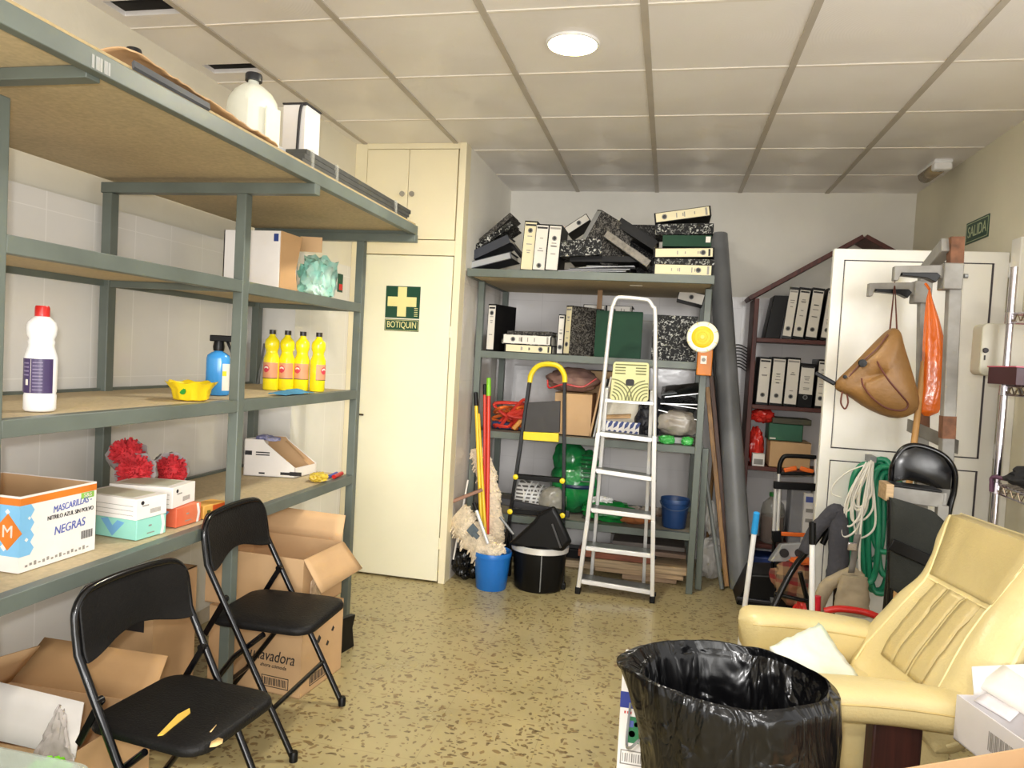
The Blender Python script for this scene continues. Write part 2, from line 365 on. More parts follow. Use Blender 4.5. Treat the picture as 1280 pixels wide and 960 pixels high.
# ceiling: slab with two gaps where tiles are cut short by the wall
cb = MB()
gx0, gx1 = -2.25, -1.98; gaps = [(2.45, 2.57), (3.06, 3.16)]
ys = [YF]; 
for a, b in gaps: ys += [a, b]
ys.append(YB+.1)
for i in range(0, len(ys)-1):
    if i % 2 == 0: cb.box(XL-.6, XR+.3, ys[i], ys[i+1], H, H+.02)
    else: cb.box(XL-.6, gx0, ys[i], ys[i+1], H, H+.02); cb.box(gx1, XR+.3, ys[i], ys[i+1], H, H+.02)
struct(cb.build('ceiling', ceiling_tile(), smooth=False))
VOID = mat('ceiling_void', (92, 84, 70), rough=.9)
struct(MB().box(XL-.6, XR+.3, YF, YB+.1, H+.14, H+.2).build('trim_1', VOID, smooth=False))
gb = MB()
for i in range(-1, 7):
    x = CX0+.6*i
    if -2.3 < x < XR: gb.box(x-.014, x+.014, YF, YB, H-.006, H)
struct(gb.build('trim_2', mat('ceiling_bar_grey', (186, 178, 166), rough=.5, var=.05), smooth=False))
gb = MB()
for i in range(-7, 6):
    y = CY0+.6*i
    gb.box(-2.31, XR, y-.008, y+.008, H-.0035, H)
struct(gb.build('trim_3', mat('ceiling_bar_white', (232, 226, 216), rough=.4, var=.03), smooth=False))
# walls
struct(MB().box(XL-.15, XL, YF, 3.64, 0, 1.97).build('wall_left', TILEL, smooth=False))
struct(MB().box(-2.45, -2.31, YF, 3.7, 1.97, H).build('wall_left_upper', PLAST, smooth=False))
struct(MB().box(-2.45, XL, YF, 3.64, 1.955, 1.97).build('trim_4', PLAST, smooth=False))
lw = MB().m(0).box(-2.3, -2.03, 3.64, YC+.05, 0, 1.97).m(1).box(-2.45, -2.03, 3.64, YC+.05, 1.97, H)
struct(lw.build('wall_left_recess', [TILEL, PLAST], smooth=False))
struct(MB().box(-1.6, XR+.2, YB, YB+.15, 0, 1.985).build('wall_back', TILEB, smooth=False))
struct(MB().box(-1.6, XR+.2, YB+.004, YB+.15, 1.985, H).build('wall_back_upper', PLASTC, smooth=False))
struct(MB().box(-1.40, XS, YC+.10, YB, 0, 1.985).build('wall_side', TILES, smooth=False))
struct(MB().box(-1.40, XS-.002, YC+.10, YB, 1.985, H).build('wall_side_upper', PLASTC, smooth=False))
rw = MB(); WY0, WY1, WZ0, WZ1 = -1.6, 2.9, .75, 2.5      # added opening beside the camera, outside the view, lets fill light in
rw.box(XR, XR+.15, WY1, YB, 0, H).box(XR, XR+.15, YF, WY0, 0, H).box(XR, XR+.15, WY0, WY1, 0, WZ0).box(XR, XR+.15, WY0, WY1, WZ1, H)
struct(rw.build('wall_right', PLASTR, smooth=False))
wf = MB()
for (a, b, c_, d) in ((WY0, WY1, WZ0, WZ0+.05), (WY0, WY1, WZ1-.05, WZ1), (WY0, WY0+.05, WZ0, WZ1), (WY1-.05, WY1, WZ0, WZ1), (.62, .67, WZ0, WZ1)): wf.box(XR+.03, XR+.09, a, b, c_, d)
struct(wf.build('added_window_1', mat('added_window_frame_white', (232, 230, 224), rough=.35, var=.03), bevel=.004))  # frame of the added opening, never in view
struct(MB().box(XL, XL+.012, YF, 3.64, 0, .075).build('baseboard_left', mat('base_tile', (196, 186, 170), rough=.3, var=.06), bevel=.003))
# built-in cupboard: frame, first-aid door, upper doors
fr = MB(); y0, y1 = YC, YC+.1
xl, xr = -2.03, XS; xi0 = -1.95; xi1 = at(566, 318, Y=YC).x; zd = at(540, 319, Y=YC).z; zu0 = at(540, 300, Y=YC).z; zu1 = at(540, 186, Y=YC).z
fr.box(xl, xi0, y0, y1, 0, H); fr.box(xi1+.012, xr, y0-.006, y1, 0, H)
fr.box(xi0, xi1+.012, y0, y1, zd, zu0); fr.box(xi0, xi1+.012, y0, y1, zu1, H)
struct(fr.build('trim_5', CREAMF, bevel=.003))
struct(MB().box(xi0, xi1+.012, YC+.05, YC+.09, 0, zu1).build('trim_6', mat('cupboard_dark_back', (60, 52, 38), rough=.9), smooth=False))
d1 = struct(MB().box(xi0+.004, xi1+.006, YC-.004, YC+.03, .012, zd-.006).build('door_1', CREAM, bevel=.002))
p = at(449, 518, Y=YC-.006)
MB().box(p.x-.035, p.x+.03, YC-.016, YC-.004, p.z-.006, p.z+.006).build('door_handle', mat('dark_brass', (70, 58, 40), rough=.4, metal=.5), d1, bevel=.002)
hg = MB()
for zz in (.22, 1.55): hg.tube([(xi1+.012, YC-.006, zz), (xi1+.012, YC-.006, zz+.07)], .006)
hg.build('hinge', CREAMF, d1)
xm = at(510, 240, Y=YC).x
for i, (a, b) in enumerate(((xi0+.004, xm-.0015), (xm+.0015, xi1+.004))):
    d = struct(MB().box(a, b, YC-.004, YC+.03, zu0+.004, zu1-.004).build('door_%d' % (2+i), CREAM if 0 else mat('cupboard_door_cream', (234, 224, 192), rough=.4, var=.03, vs=2), bevel=.002))
    kx = xm-.032 if i == 0 else xm+.032
    kz = at(508, 243, Y=YC).z
    MB().lathe([(0, 0), (.016, 0), (.017, .008), (.009, .014), (.009, .02), (0, .02)], M=frame((kx, YC-.024, kz), (1, 0, 0), (0, 0, -1), (0, 1, 0)), n=16).build('knob', mat('knob_grey', (190, 186, 176), rough=.25, metal=.6), d)
# first-aid sign
SGREEN = mat('sign_green', (12, 66, 44), rough=.4, var=.05); SCREAM = mat('sign_cream', (226, 216, 150), rough=.5, var=.04)
a = at(483, 357, Y=YC-.007); b = at(523, 415, Y=YC-.007)
w = b.x-a.x; sg = thing('first_aid_sign', 'green first-aid sign with a cross above the word BOTIQUIN on the cream door', 'sign', (a.x+w/2, YC-.006, b.z))
h = a.z-b.z; z1 = b.z+h*.27
MB().box(a.x, b.x, YC-.0062, YC-.004, b.z+h*.29, a.z).build('cross_panel', SGREEN, sg)
MB().box(a.x, b.x, YC-.0062, YC-.004, b.z, z1-.002).build('word_panel', SGREEN, sg)
cx, cz, cw = a.x+w*.48, b.z+h*.655, w*.1
cr = MB().prism([(-.13, -.4), (.13, -.4), (.13, -.13), (.42, -.13), (.42, .13), (.13, .13), (.13, .4), (-.13, .4), (-.13, .13), (-.42, .13), (-.42, -.13), (-.13, -.13)], (cx, YC-.0072, cz), (w, 0, 0), (0, 0, w*1.02), (0, .001, 0))
cr.build('cross', SCREAM, sg)
bd = MB()
for (x0, x1, zz0, zz1) in ((a.x+.004, b.x-.004, b.z+.004, b.z+.0065), (a.x+.004, b.x-.004, z1-.0085, z1-.006), (a.x+.004, a.x+.0065, b.z+.004, z1-.006), (b.x-.0065, b.x-.004, b.z+.004, z1-.006)): bd.box(x0, x1, YC-.0068, YC-.006, zz0, zz1)
bd.build('word_border', SCREAM, sg)
text('lettering', 'BOTIQUIN', h*.2, (a.x+w/2, YC-.0068, (b.z+z1)/2), (1, 0, 0), (0, 0, 1), SCREAM, sg, sx=w*.86/(h*.2*4.75))
mk = MB()
for i in range(5): mk.box(b.x-.035, b.x-.012, YC-.0068, YC-.006, b.z+h*.34+i*.012, b.z+h*.34+i*.012+.004)
mk.build('small_print', SCREAM, sg)
# exit sign on right wall
p0, p1 = at(1208, 297, X=XR), at(1237, 280, X=XR)
es = thing('exit_sign', 'small green exit sign reading SALIDA high on the right wall', 'sign', (XR, (p0.y+p1.y)/2, 2.2))
ya, yb = p0.y, p1.y; za, zb = at(1222, 302, X=XR).z+.005, at(1222, 274, X=XR).z
MB().box(XR-.004, XR-.0005, yb, ya, za, zb).build('panel', SGREEN, es)
bd = MB(); e = .008
for (u0, u1, w0, w1) in ((yb+e, ya-e, za+e, za+e+.004), (yb+e, ya-e, zb-e-.004, zb-e), (yb+e, yb+e+.004, za+e, zb-e), (ya-e-.004, ya-e, za+e, zb-e)): bd.box(XR-.0048, XR-.004, u0, u1, w0, w1)
SG2 = mat('sign_pale_green', (188, 200, 160), rough=.5)
bd.build('border', SG2, es)
text('lettering', 'SALIDA', (zb-za)*.72, (XR-.0046, (ya+yb)/2, (za+zb)/2), (0, -1, 0), (0, 0, 1), SG2, es, sx=(ya-yb)*.84/((zb-za)*.72*3.35))
# white door leaf standing open at right
YD = 4.0
DW = mat('white_door_lacquer', (232, 230, 222), rough=.3, var=.03, vs=2); SEAM = mat('door_seam', (66, 60, 66), rough=.6)
dx0, dx1, dz1 = .795, 1.605, 2.105
dl = struct(MB().box(dx0, dx1, YD, YD+.04, .012, dz1).build('door_4', DW, bevel=.004))
def zY(px, py): return at(px, py, Y=YD).z
zt = zY(1150, 327); zm1 = zY(1120, 566); zm0 = zY(1120, 581)
xa, xb = at(1055, 330, Y=YD).x, at(1243, 330, Y=YD).x
sm = MB()
for (z0_, z1_) in ((zm1, zt), (.16, zm0)):
    for (u0, u1, w0, w1, t) in ((xa, xb, z1_-.006, z1_, 0), (xa, xb, z0_, z0_+.006, 0), (xa, xa+.004, z0_, z1_, 0), (xb-.009, xb, z0_, z1_, 0)): sm.box(u0, u1, YD-.002, YD+.001, w0, w1)
sm.build('panel_seam', SEAM, dl)
pn = MB()
for (z0_, z1_) in ((zm1+.006, zt-.006), (.166, zm0-.006)): pn.box(xa+.006, xb-.011, YD-.006, YD+.001, z0_, z1_)
pn.build('panel', DW, dl, bevel=.002)
hb = MB()
for zz in (1.98, 1.08): hb.box(dx1, dx1+.018, YD-.012, YD+.03, zz, zz+.075)
hb.build('hinge', WPLAST, dl, bevel=.004)
struct(MB().box(XR-.03, XR, YD-.13, YD-.03, 0, 2.16).build('trim_7', DW, bevel=.004))
# ------------------------------------------------------------------ lamps
lp = at(716, 53, Z=H)
LEDM = mat('lamp_glow', (255, 244, 205), emis=14)
def downlight(loc, label):
    t = thing('ceiling_lamp', label, 'lamp', loc, 0)
    MB().lathe([(.105, 0), (.112, -.004), (.108, -.012), (.1, -.013), (.1, -.006)], loc, 32).build('rim', WPLAST, t)
    MB().lathe([(0, -.009), (.1, -.009)], loc, 32).build('diffuser', LEDM, t)
    return t
downlight((lp.x, lp.y, H), 'round glowing lamp recessed in the ceiling')
def light(name, typ, loc, energy, col, size=.2, rot=(0, 0, 0)):
    l = bpy.data.lights.new(name, typ); l.energy = energy; l.color = col
    if typ == 'AREA': l.shape = 'DISK'; l.size = size
    else: l.shadow_soft_size = size
    o = bpy.data.objects.new(name, l); C.objects.link(o); o.location = loc; o.rotation_euler = rot; return o
light('ceiling_lamp_light', 'AREA', (lp.x, lp.y, H-.03), 25, (1, .96, .88), .2)
light('rear_fill_light', 'AREA', (.2, -.6, H-.03), 25, (1, .96, .9), .25)  # added unseen fill behind the camera, no fitting modelled
light('camera_flash', 'POINT', CAM+_r*(-.03)+_u*.07-_f*.02, 80, (1, .98, .96), .025)
sl = bpy.data.lights.new('rear_fill_sun', 'SUN'); sl.energy = 1.8; sl.angle = math.radians(32); sl.color = (1, .985, .95)
so = bpy.data.objects.new('rear_fill_sun', sl); C.objects.link(so); so.location = (.8, -4, 2.2)     # added soft fill from behind the camera, even over the room's depth
so.rotation_euler = V((-.36, 1, -.10)).to_track_quat('-Z', 'Z').to_euler()
wd = bpy.data.worlds.new('world'); bpy.context.scene.world = wd; wd.use_nodes = True
wd.node_tree.nodes['Background'].inputs[0].default_value = (1, .975, .94, 1); wd.node_tree.nodes['Background'].inputs[1].default_value = 1.3
sc = bpy.context.scene; sc.cycles.max_bounces = 14; sc.cycles.diffuse_bounces = 9; sc.cycles.transparent_max_bounces = 16; sc.view_settings.view_transform = 'Standard'; sc.view_settings.look = 'None'; sc.view_settings.gamma = 1; sc.view_settings.use_curve_mapping = False; sc.view_settings.exposure = .36
# emergency luminaire on ceiling by right wall
a = at(1142, 221, Z=H); b = at(1183, 203, Z=H)
t = thing('emergency_light', 'small white emergency light fitting on the ceiling by the right wall', 'lamp', ((a.x+b.x)/2, (a.y+b.y)/2, H))
ex, ey0, ey1 = 1.50, 4.70, 5.02
MB().box(ex-.05, ex+.05, ey0, ey1, H-.02, H).build('base_plate', WPLAST, t, bevel=.006)
MB().surf(lambda u, v: (ex-.045*math.cos(PI*u), lerp(ey0+.06, ey1-.01, v), H-.02-.045*math.sin(PI*u)), 10, 2).build('cover', mat('smoky_cover', (176, 158, 128), rough=.25, alpha=.75), t, solid=.003)
MB().box(ex-.05, ex+.05, ey0, ey0+.06, H-.062, H-.018).build('end_cap', WPLAST, t, bevel=.01)
# ------------------------------------------------------------------ left rack
RX0, RX1 = -2.215, -1.62; RY = [.45, 1.447, 2.487, 3.563]; LV = [.760, 1.211, 1.669]
def rack_posts(t, xs, ys, z, w=.042):
    for y in ys:
        for x in xs: MB().box(x-w/2, x+w/2, y-w/2, y+w/2, 0, z).build('post', RACK, t, bevel=.003)
t = thing('shelving_rack', 'long grey metal shelving rack with chipboard shelves along the left wall', 'rack', (-1.881, 1.9, 0))
rack_posts(t, (RX0, RX1), RY, 2.019)
for z in LV:
    MB().box(RX0-.02, RX1-.02, RY[0], RY[3], z+.004, z+.019).build('shelf_board', BOARD, t)
    for i in range(3): MB().box(RX1-.02, RX1+.02, RY[i]+.021, RY[i+1]-.021, z-.024, z+.022).build('front_beam', RACK, t, bevel=.002)
    MB().box(RX0-.021, RX0-.001, RY[0], RY[3], z-.02, z+.03).build('back_beam', RACK, t)
    for y in RY: MB().box(RX0+.02, RX1-.02, y-.015, y+.015, z-.022, z+.003).build('cross_beam', RACK, t)
DKX = -1.317; DZ = 2.061
for y in RY: MB().box(RX0-.03, DKX-.001 if y != RY[1] else DKX-.03, y-.021, y+.021, DZ-.042 if y != RY[1] else DZ-.014, DZ-.001 if y != RY[1] else DZ+.015).build('cantilever_beam', RACK, t, bevel=.002)
MB().box(RX0-.03, DKX-.02, RY[0], 3.553, DZ+.016, DZ+.032).build('top_board', BOARD, t)
MB().box(RX0-.03, DKX-.004, RY[0], 3.548, DZ+.044, DZ+.052).build('deck_board', chipboard('deck_board', (188, 166, 122)), t)
MB().box(DKX-.03, DKX, RY[0]-.02, 3.574, DZ-.004, DZ+.044).build('top_front_beam', RACK, t, bevel=.002)
MB().box(RX0-.03, DKX-.03, 3.553, 3.574, DZ-.004, DZ+.044).build('top_end_beam', RACK, t)
tp = MB(); y_ = at(128, 68, X=DKX).y
for i in range(5): tp.box(DKX, DKX+.0015, y_-.03+i*.012, y_-.024+i*.012+.004*(i % 2), DZ, DZ+.03)
tp.build('clear_tape', glassy('clear_tape', (230, 230, 225), .5), t)
ZA, ZB, ZC, ZT = 1.691, 1.233, .782, DZ+.052
# --- top deck things
JUG = mat('milky_plastic', (222, 224, 210), rough=.4, var=.03, alpha=.93)
def jug(x, y, rz, w, d, h, label):
    t = thing('plastic_jug', label, 'jug', (x, y, ZT), rz, 'plastic jugs on the rack top')
    prof = [(.0, 0), (.92, 0), (1, .03), (1, .62), (.96, .7), (.8, .8), (.5, .87), (.27, .9), (.25, .95)]
    def fn(p, a, i):
        r = max(abs(math.cos(a)), abs(math.sin(a))); q = 1/r**.62; kx = lerp(q, 1, min(1, max(0, (i-4)/3)))
        return V((p.x*kx, p.y*kx, p.z))
    b = MB().lathe([(r*w/2*.84, z*h) for r, z in prof], n=32, sy=d/w, fn=fn).build('body', JUG, t, world=False, ang=60)
    MB().lathe([(.0, h*.93), (w*.165, h*.93), (w*.165, h*1.0), (w*.15, h*1.02), (0, h*1.02)], n=24).build('cap', mat('jug_cap', (28, 30, 34), rough=.4), t, world=False)
    MB().box(-w*.02, w*.33, -d/2-.002, -d/2+.004, h*.12, h*.6).build('paper_label', PAPER, t, world=False)
    return t
jug(-1.494, 2.32, math.radians(72), .175, .15, .285, 'milky plastic jug with black cap standing near the front edge of the rack top')
jug(-1.818, 2.121, .2, .15, .13, .30, 'plastic jug with black cap half hidden behind the rack top edge, nearest the viewer')
# torn brown wrapping sheet and grey board bundle
pts = [at(176, 82, X=-1.463), at(262, 132, X=-1.421)]
sb = MB().surf(lambda u, v: (lerp(-1.484, -1.325, v)+.012*noise.noise(V((u*6, 0, v*3))), lerp(1.536, 2.215, u), ZT+.006+.012*abs(noise.noise(V((u*9, v*2, 3))))+(.042*(1-u)+.012*abs(noise.noise(V((u*14, 1, 3)))))*math.sin(PI*v*.72)), 40, 10)
tag(sb.build('wrapping_paper', CARTON, solid=.004), 'torn brown wrapping paper sheet lying along the front edge of the rack top', 'paper')
tag(MB().obx((-1.319, 1.536, ZT-.006), (.006, 0, .006), (-.002, .30, 0), (-.003, 0, .016)).build('slate_strip', mat('slate_strip', (74, 76, 80), rough=.6)), 'dark grey strip lying along the rack top edge before the brown wrapping paper', 'strip')
t = thing('board_bundle', 'long dark grey bundle of boards taped with clear film on the rack top edge', 'boards', (-1.39, 2.874, ZT))
GRB = mat('grey_boards', (66, 66, 62), rough=.6, var=.15, vs=12)
for i in range(3): MB().box(-1.421+.004*i, -1.321-.003*i, 2.372+.02*i, 3.428+.03*i, ZT-.006+i*.021, ZT+.0135+i*.021).build('board', GRB, t, bevel=.002)
for y in (2.435, 2.633, 3.26): MB().box(-1.423, -1.319, y, y+.02, ZT-.006, ZT+.058).build('tape_band', glassy('tape_band', (215, 215, 205), .3), t)
MB().box(-1.463, -1.425, 2.362, 2.61, ZT, ZT+.06).build('end_wrap', glassy('silver_wrap', (190, 192, 196), .9), t)
t = thing('white_carton', 'plain white carton with a dark cable over it at the back of the rack top', 'box', (-1.776, 2.6, ZT))
p0, p1 = at(352, 175, Y=2.738), at(383, 130, Y=2.738)
MB().box(p0.x, p1.x, 2.738, 2.863, ZT, p1.z).build('carton', WHITE, t, bevel=.004)
MB().tube(bez([(p1.x+.004, 2.733, p1.z), (p1.x-.02, 2.727, p1.z-.03), (p1.x-.03, 2.73, ZT+.06), (p1.x-.028, 2.733, ZT+.01)]), .006).build('cable', INK, t)
MB().box(p0.x+.0, p1.x+.004, 2.734, 2.865, p1.z, p1.z+.006).build('dark_lid_edge', INK, t)
# --- shelf A
t = thing('open_white_box', 'large open white box with torn brown flap on the upper shelf', 'box', (-1.797, 2.978, ZA))
bx0, bx1 = -1.944, -1.672; by0, by1 = 2.842, 2.99; bz = at(320, 288, Y=2.842).z
MB().box(bx0, bx1, by0, by0+.005, ZA, bz).box(bx0, bx0+.005, by0, by1, ZA, bz).box(bx0, bx1, by1-.005, by1, ZA, bz).box(bx0, bx1, by0, by1, ZA, ZA+.005).build('carton', WHITE, t)
fl = [(0, 0), (.30, 0), (.32, .08), (.30, .16), (.315, .24), (.30, bz-ZA), (0, bz-ZA)]
MB().prism([(0, .0), (.10, 0), (.085, .09), (.10, .16), (.115, bz-ZA-.01), (0, bz-ZA)], (bx1, by0+.004, ZA+.001), (.30, 1, 0), (0, 0, 1), (.004, 0, 0)).build('torn_flap', CARTOND, t)
MB().box(bx1-.03, bx1-.008, by0-.001, by0, bz-.045, bz-.012).build('blue_print', mat('print_blue', (40, 62, 130)), t)
MB().prism([(0, 0), (.1, .0), (.1, .07), (0, .07)], (-1.72, 3.10, bz-.05), (1, .2, 0), (0, 0, 1), (0, .004, 0)).build('upper_flap', CARTON, t)
def foil(name, rgb, rgb2, alpha=1): return mat(name, rgb, rough=.2, rgb2=rgb2, vs=9, bump=.8, bs=14, alpha=alpha)
tb = MB().blob((-1.709, 3.271, ZA+.092), (.07, .115, .105), .34, 3.6, 3, flat=.88, pw=.8)
o = tb.build('wipes_bag', foil('teal_bag', (120, 205, 188), (206, 224, 214)), label=None); tag(o, 'crumpled teal and silver plastic bag beside the open white box', 'bag')
MB().box(-1.632, -1.628, 3.323, 3.375, ZA+.04, ZA+.13).m(1).box(-1.629, -1.627, 3.334, 3.37, ZA+.05, ZA+.08).build('printed_label', [SGREEN, RED], o)
# --- shelf B
def bottle(prof, t, m, n=28): return MB().lathe(prof, n=n).build('body', m, t, world=False, ang=60)
t = thing('bleach_bottle', 'white bleach bottle with red cap standing on the middle shelf', 'bottle', (-1.729, 1.703, ZB))
bottle([(0, 0), (.036, 0), (.04, .006), (.04, .045), (.038, .05), (.04, .055), (.041, .15), (.035, .17), (.031, .185), (.0335, .195), (.0305, .203), (.036, .215), (.0375, .235), (.034, .25), (.022, .263), (.016, .268)], t, WPLAST)
MB().lathe([(0, .266), (.0185, .266), (.0185, .29), (.016, .296), (0, .296)], n=24).build('cap', RED, t, world=False)
lb = MB().m(0).surf(lambda u, v: (.0415*math.cos(-PI*.95+PI*.95*u), .0415*math.sin(-PI*.95+PI*.95*u), lerp(.052, .148, v)), 20, 2)
lb.m(1).surf(lambda u, v: (.042*math.cos(-PI*.44+.03*u), .042*math.sin(-PI*.44+.03*u), lerp(.054, .146, v)), 2, 2)
lb.m(2)
for i in range(9): lb.surf(lambda u, v: (.0421*math.cos(-PI*.4+.6*u), .0421*math.sin(-PI*.4+.6*u), .06+i*.0095+.003*v), 6, 2)
for i in range(4): lb.surf(lambda u, v: (.0421*math.cos(-PI*.62+.45*u), .0421*math.sin(-PI*.62+.45*u), .1+i*.011+.004*v), 6, 2)
lb.m(1).surf(lambda u, v: (.0424*math.cos(-PI*.55+.2*u), .0424*math.sin(-PI*.55+.2*u), .074+.016*v), 6, 2)
lb.build('bottle_label', [mat('label_violet', (64, 48, 92), rough=.35), LABELW, mat('label_text', (130, 118, 150))], t, world=False)
t = thing('citrus_bowl', 'yellow fluted bowl with small green sticker on the middle shelf edge', 'bowl', (-1.719, 2.351, ZB))
def flut(p, a, i): s = 1+(.06*math.cos(8*a) if i > 1 else 0); return V((p.x*s, p.y*s, p.z+(.004*math.cos(8*a) if i in (4, 5) else 0)))
MB().lathe([(0, 0), (.052, 0), (.058, .004), (.066, .04), (.085, .062), (.088, .066), (.08, .064), (.06, .04), (.05, .01), (0, .008)], n=48, fn=flut).build('bowl', YELLOW, t, world=False)
MB().lathe([(0, -.002), (.012, -.002), (.012, .002), (0, .002)], M=frame((.012, -.0655, .035), (1, 0, 0), (0, 0, 1), (0, -1, 0)), n=16).build('sticker', mat('sticker_green', (40, 150, 50)), t, world=False)
t = thing('spray_bottle', 'blue spray bottle with black trigger head beside the rack post', 'bottle', (-1.813, 2.644, ZB), .2)
MB().lathe([(0, 0), (.044, 0), (.048, .006), (.048, .148), (.045, .163), (.03, .174), (.018, .179), (.016, .185)], n=28, sy=.75).build('body', mat('blue_liquid', (64, 148, 216), rough=.2, var=.04), t, world=False, ang=60)
MB().lathe([(0, .182), (.021, .182), (.023, .2), (.019, .222), (0, .222)], n=20).build('collar', BLACK, t, world=False)
MB().box(-.035, .06, -.014, .014, .22, .246).obx((.03, -.008, .222), (.01, 0, 0), (0, .016, 0), (.022, 0, -.05)).build('trigger_head', BLACK, t, bevel=.004, world=False)
MB().surf(lambda u, v: (.0486*math.cos(-.9+.9*u), .0486*.75*math.sin(-.9+.9*u), lerp(.02, .13, v)), 10, 2).m(1).surf(lambda u, v: (.049*math.cos(-.9+.4*u), .049*.75*math.sin(-.9+.4*u), lerp(.08, .1, v)), 6, 2).build('bottle_label', [LABELW, YELLOW], t, world=False)
YL = mat('yellow_liquid', (240, 222, 28), rough=.15, var=.04, coat=.4)
LBR = mat('label_orange', (214, 150, 110), rough=.5)
PINK = mat('label_red', (206, 60, 78)); 
def ybottle(label):
    t = thing('floor_cleaner_bottle', label, 'bottle', (0, 0, 0), 0, 'yellow cleaner bottles')
    bottle([(0, 0), (.034, 0), (.037, .006), (.0375, .15), (.032, .165), (.0275, .178), (.0275, .19), (.033, .203), (.0345, .225), (.031, .24), (.02, .252), (.0135, .262), (.0135, .272)], t, YL)
    MB().lathe([(0, .268), (.0155, .268), (.0155, .289), (0, .289)], n=20).build('cap', mat('bottle_cap', (40, 34, 34), rough=.4), t, world=False)
    lb = MB().m(0).surf(lambda u, v: (.0381*math.cos(-2.5+2.6*u), .0381*math.sin(-2.5+2.6*u), lerp(.055, .132, v)), 16, 2)
    lb.m(1).surf(lambda u, v: (.0386*math.cos(-1.9+.9*u), .0386*math.sin(-1.9+.9*u), .102+(v-.5)*.036*math.sin(PI*u)**.6), 14, 3)
    lb.m(2).surf(lambda u, v: (.039*math.cos(-1.75+.6*u), .039*math.sin(-1.75+.6*u), .1+.006*math.sin(3*u)+.008*v), 8, 2)
    lb.m(3).surf(lambda u, v: (.0385*math.cos(-2.5+2.6*u), .0385*math.sin(-2.5+2.6*u), lerp(.055, .058, v)), 16, 2)
    lb.build('bottle_label', [LBR, PINK, LABELW, INK], t, world=False)
    return t
yb = ybottle('yellow cleaner bottle beside the rack post, leftmost of the four')
yl = ['', 'yellow cleaner bottle, second from the left of the four behind the blue cloth', 'yellow cleaner bottle, third from the left of the four behind the blue cloth', 'yellow cleaner bottle, rightmost of the four with its back label in view']
for i, (px, py) in enumerate(((338, 487), (357, 487.5), (376, 488), (396, 489))):
    p = at(px, py, Z=ZB); rz = [-.25, -.25, -.2, 1.2][i]
    if i == 0: yb.location = (p.x, p.y, ZB); yb.rotation_euler.z = rz
    else: dup(yb, (p.x, p.y, ZB), rz, yl[i])
def cloth(name, fn, nu, nv, m, label, cat, solid=.004, **kw): return tag(MB().surf(fn, nu, nv).build(name, m, solid=solid, sub=1, **kw), label, cat)
cloth('cleaning_cloth', lambda u, v: (-1.646+.045*(v-.5)*2+.008*noise.noise(V((u*5, v*3, 1))), lerp(2.821, 3.083, u), ZB+.004+.02*math.sin(PI*u)*(1-abs(2*v-1))+.01*abs(noise.noise(V((u*7, v*4, 0))))), 20, 7, mat('cloth_blue', (72, 140, 176), rough=.9), 'blue cleaning cloth crumpled in front of the yellow bottles', 'cloth')
# wall clutter behind shelf B: clear tube hung on the wall
tag(MB().tube([at(321, 486, X=-2.174), at(337, 393, X=-2.242)], .007).build('grey_rod', STEEL), 'thin grey rod leaning on the wall behind the yellow bottles', 'rod')
# --- shelf C
# glove box with handwriting
t = thing('glove_carton', 'open white, blue and orange glove carton with blue handwriting on the lower shelf', 'box', (-1.881, 1.7, ZC))
gx0, gx1, gy0, gy1, gz = -2.08, -1.726, 1.646, 1.918, ZC+.215
GB = mat('glove_blue', (128, 190, 232), rough=.5, var=.03); OR2 = mat('carton_orange', (226, 128, 42), rough=.5)
b = MB().m(0); th = .004
for (u0, u1, w0, w1) in ((gx1-th, gx1, gy0, gy1), (gx0, gx1-th, gy0, gy0+th), (gx0, gx0+th, gy0+th, gy1), (gx0+th, gx1-th, gy1-th, gy1)): b.box(u0, u1, w0, w1, ZC, gz)
b.box(gx0+th, gx1-th, gy0+th, gy1-th, ZC, ZC+th)
b.m(1); 
for (u0, u1, w0, w1) in ((gx1-th-.001, gx1-th, gy0+th, gy1-th), (gx0+th, gx1-th, gy0+th, gy0+th+.001), (gx0+th, gx0+th+.001, gy0+th, gy1-th), (gx0+th, gx1-th, gy1-th-.001, gy1-th)): b.box(u0, u1, w0, w1, ZC+th, gz-.003)
b.build('carton', [WHITE, CARTON], t)
MB().box(gx1, gx1+.0007, gy0-.0007, gy1, gz-.026, gz-.006).box(gx0, gx1, gy0-.0007, gy0, gz-.026, gz-.006).build('orange_band', OR2, t)
pb = MB().m(0).box(gx0, gx1+.0008, gy0-.0008, gy0+.001, ZC+.045, gz-.026).m(0)
prof = [(0, 0)]
zz = [(ZC+.045)+i*(gz-.026-ZC-.045)/8 for i in range(9)]
poly = [(gy0, zz[0])]+[(gy0+.035+.012*(i % 2), z) for i, z in enumerate(zz)]+[(gy0, zz[-1])]
pb.prism(poly, (gx1+.0002, 0, 0), (0, 1, 0), (0, 0, 1), (.0007, 0, 0))
pb.m(1)
for (x, z, s) in ((-1.776, ZC+.07, .012), (-1.839, ZC+.16, .01), (-1.766, ZC+.17, .008), (-1.923, ZC+.1, .014), (-1.797, ZC+.12, .006), (-1.985, ZC+.16, .01)): pb.prism([(-s, 0), (0, -s), (s, 0), (0, s)], (x, gy0-.0014, z), (1, 0, 0), (0, 0, 1), (0, .0005, 0))
for (y, z, s) in ((gy0+.03, ZC+.15, .005), (gy0+.06, ZC+.12, .004), (gy0+.055, ZC+.07, .004), (gy0+.022, ZC+.09, .006)): pb.prism([(-s, 0), (0, -s), (s, 0), (0, s)], (gx1+.001, y, z), (0, 1, 0), (0, 0, 1), (.0006, 0, 0))
pb.build('blue_print', [GB, WHITE], t)
md_ = at(10, 665, Y=gy0)
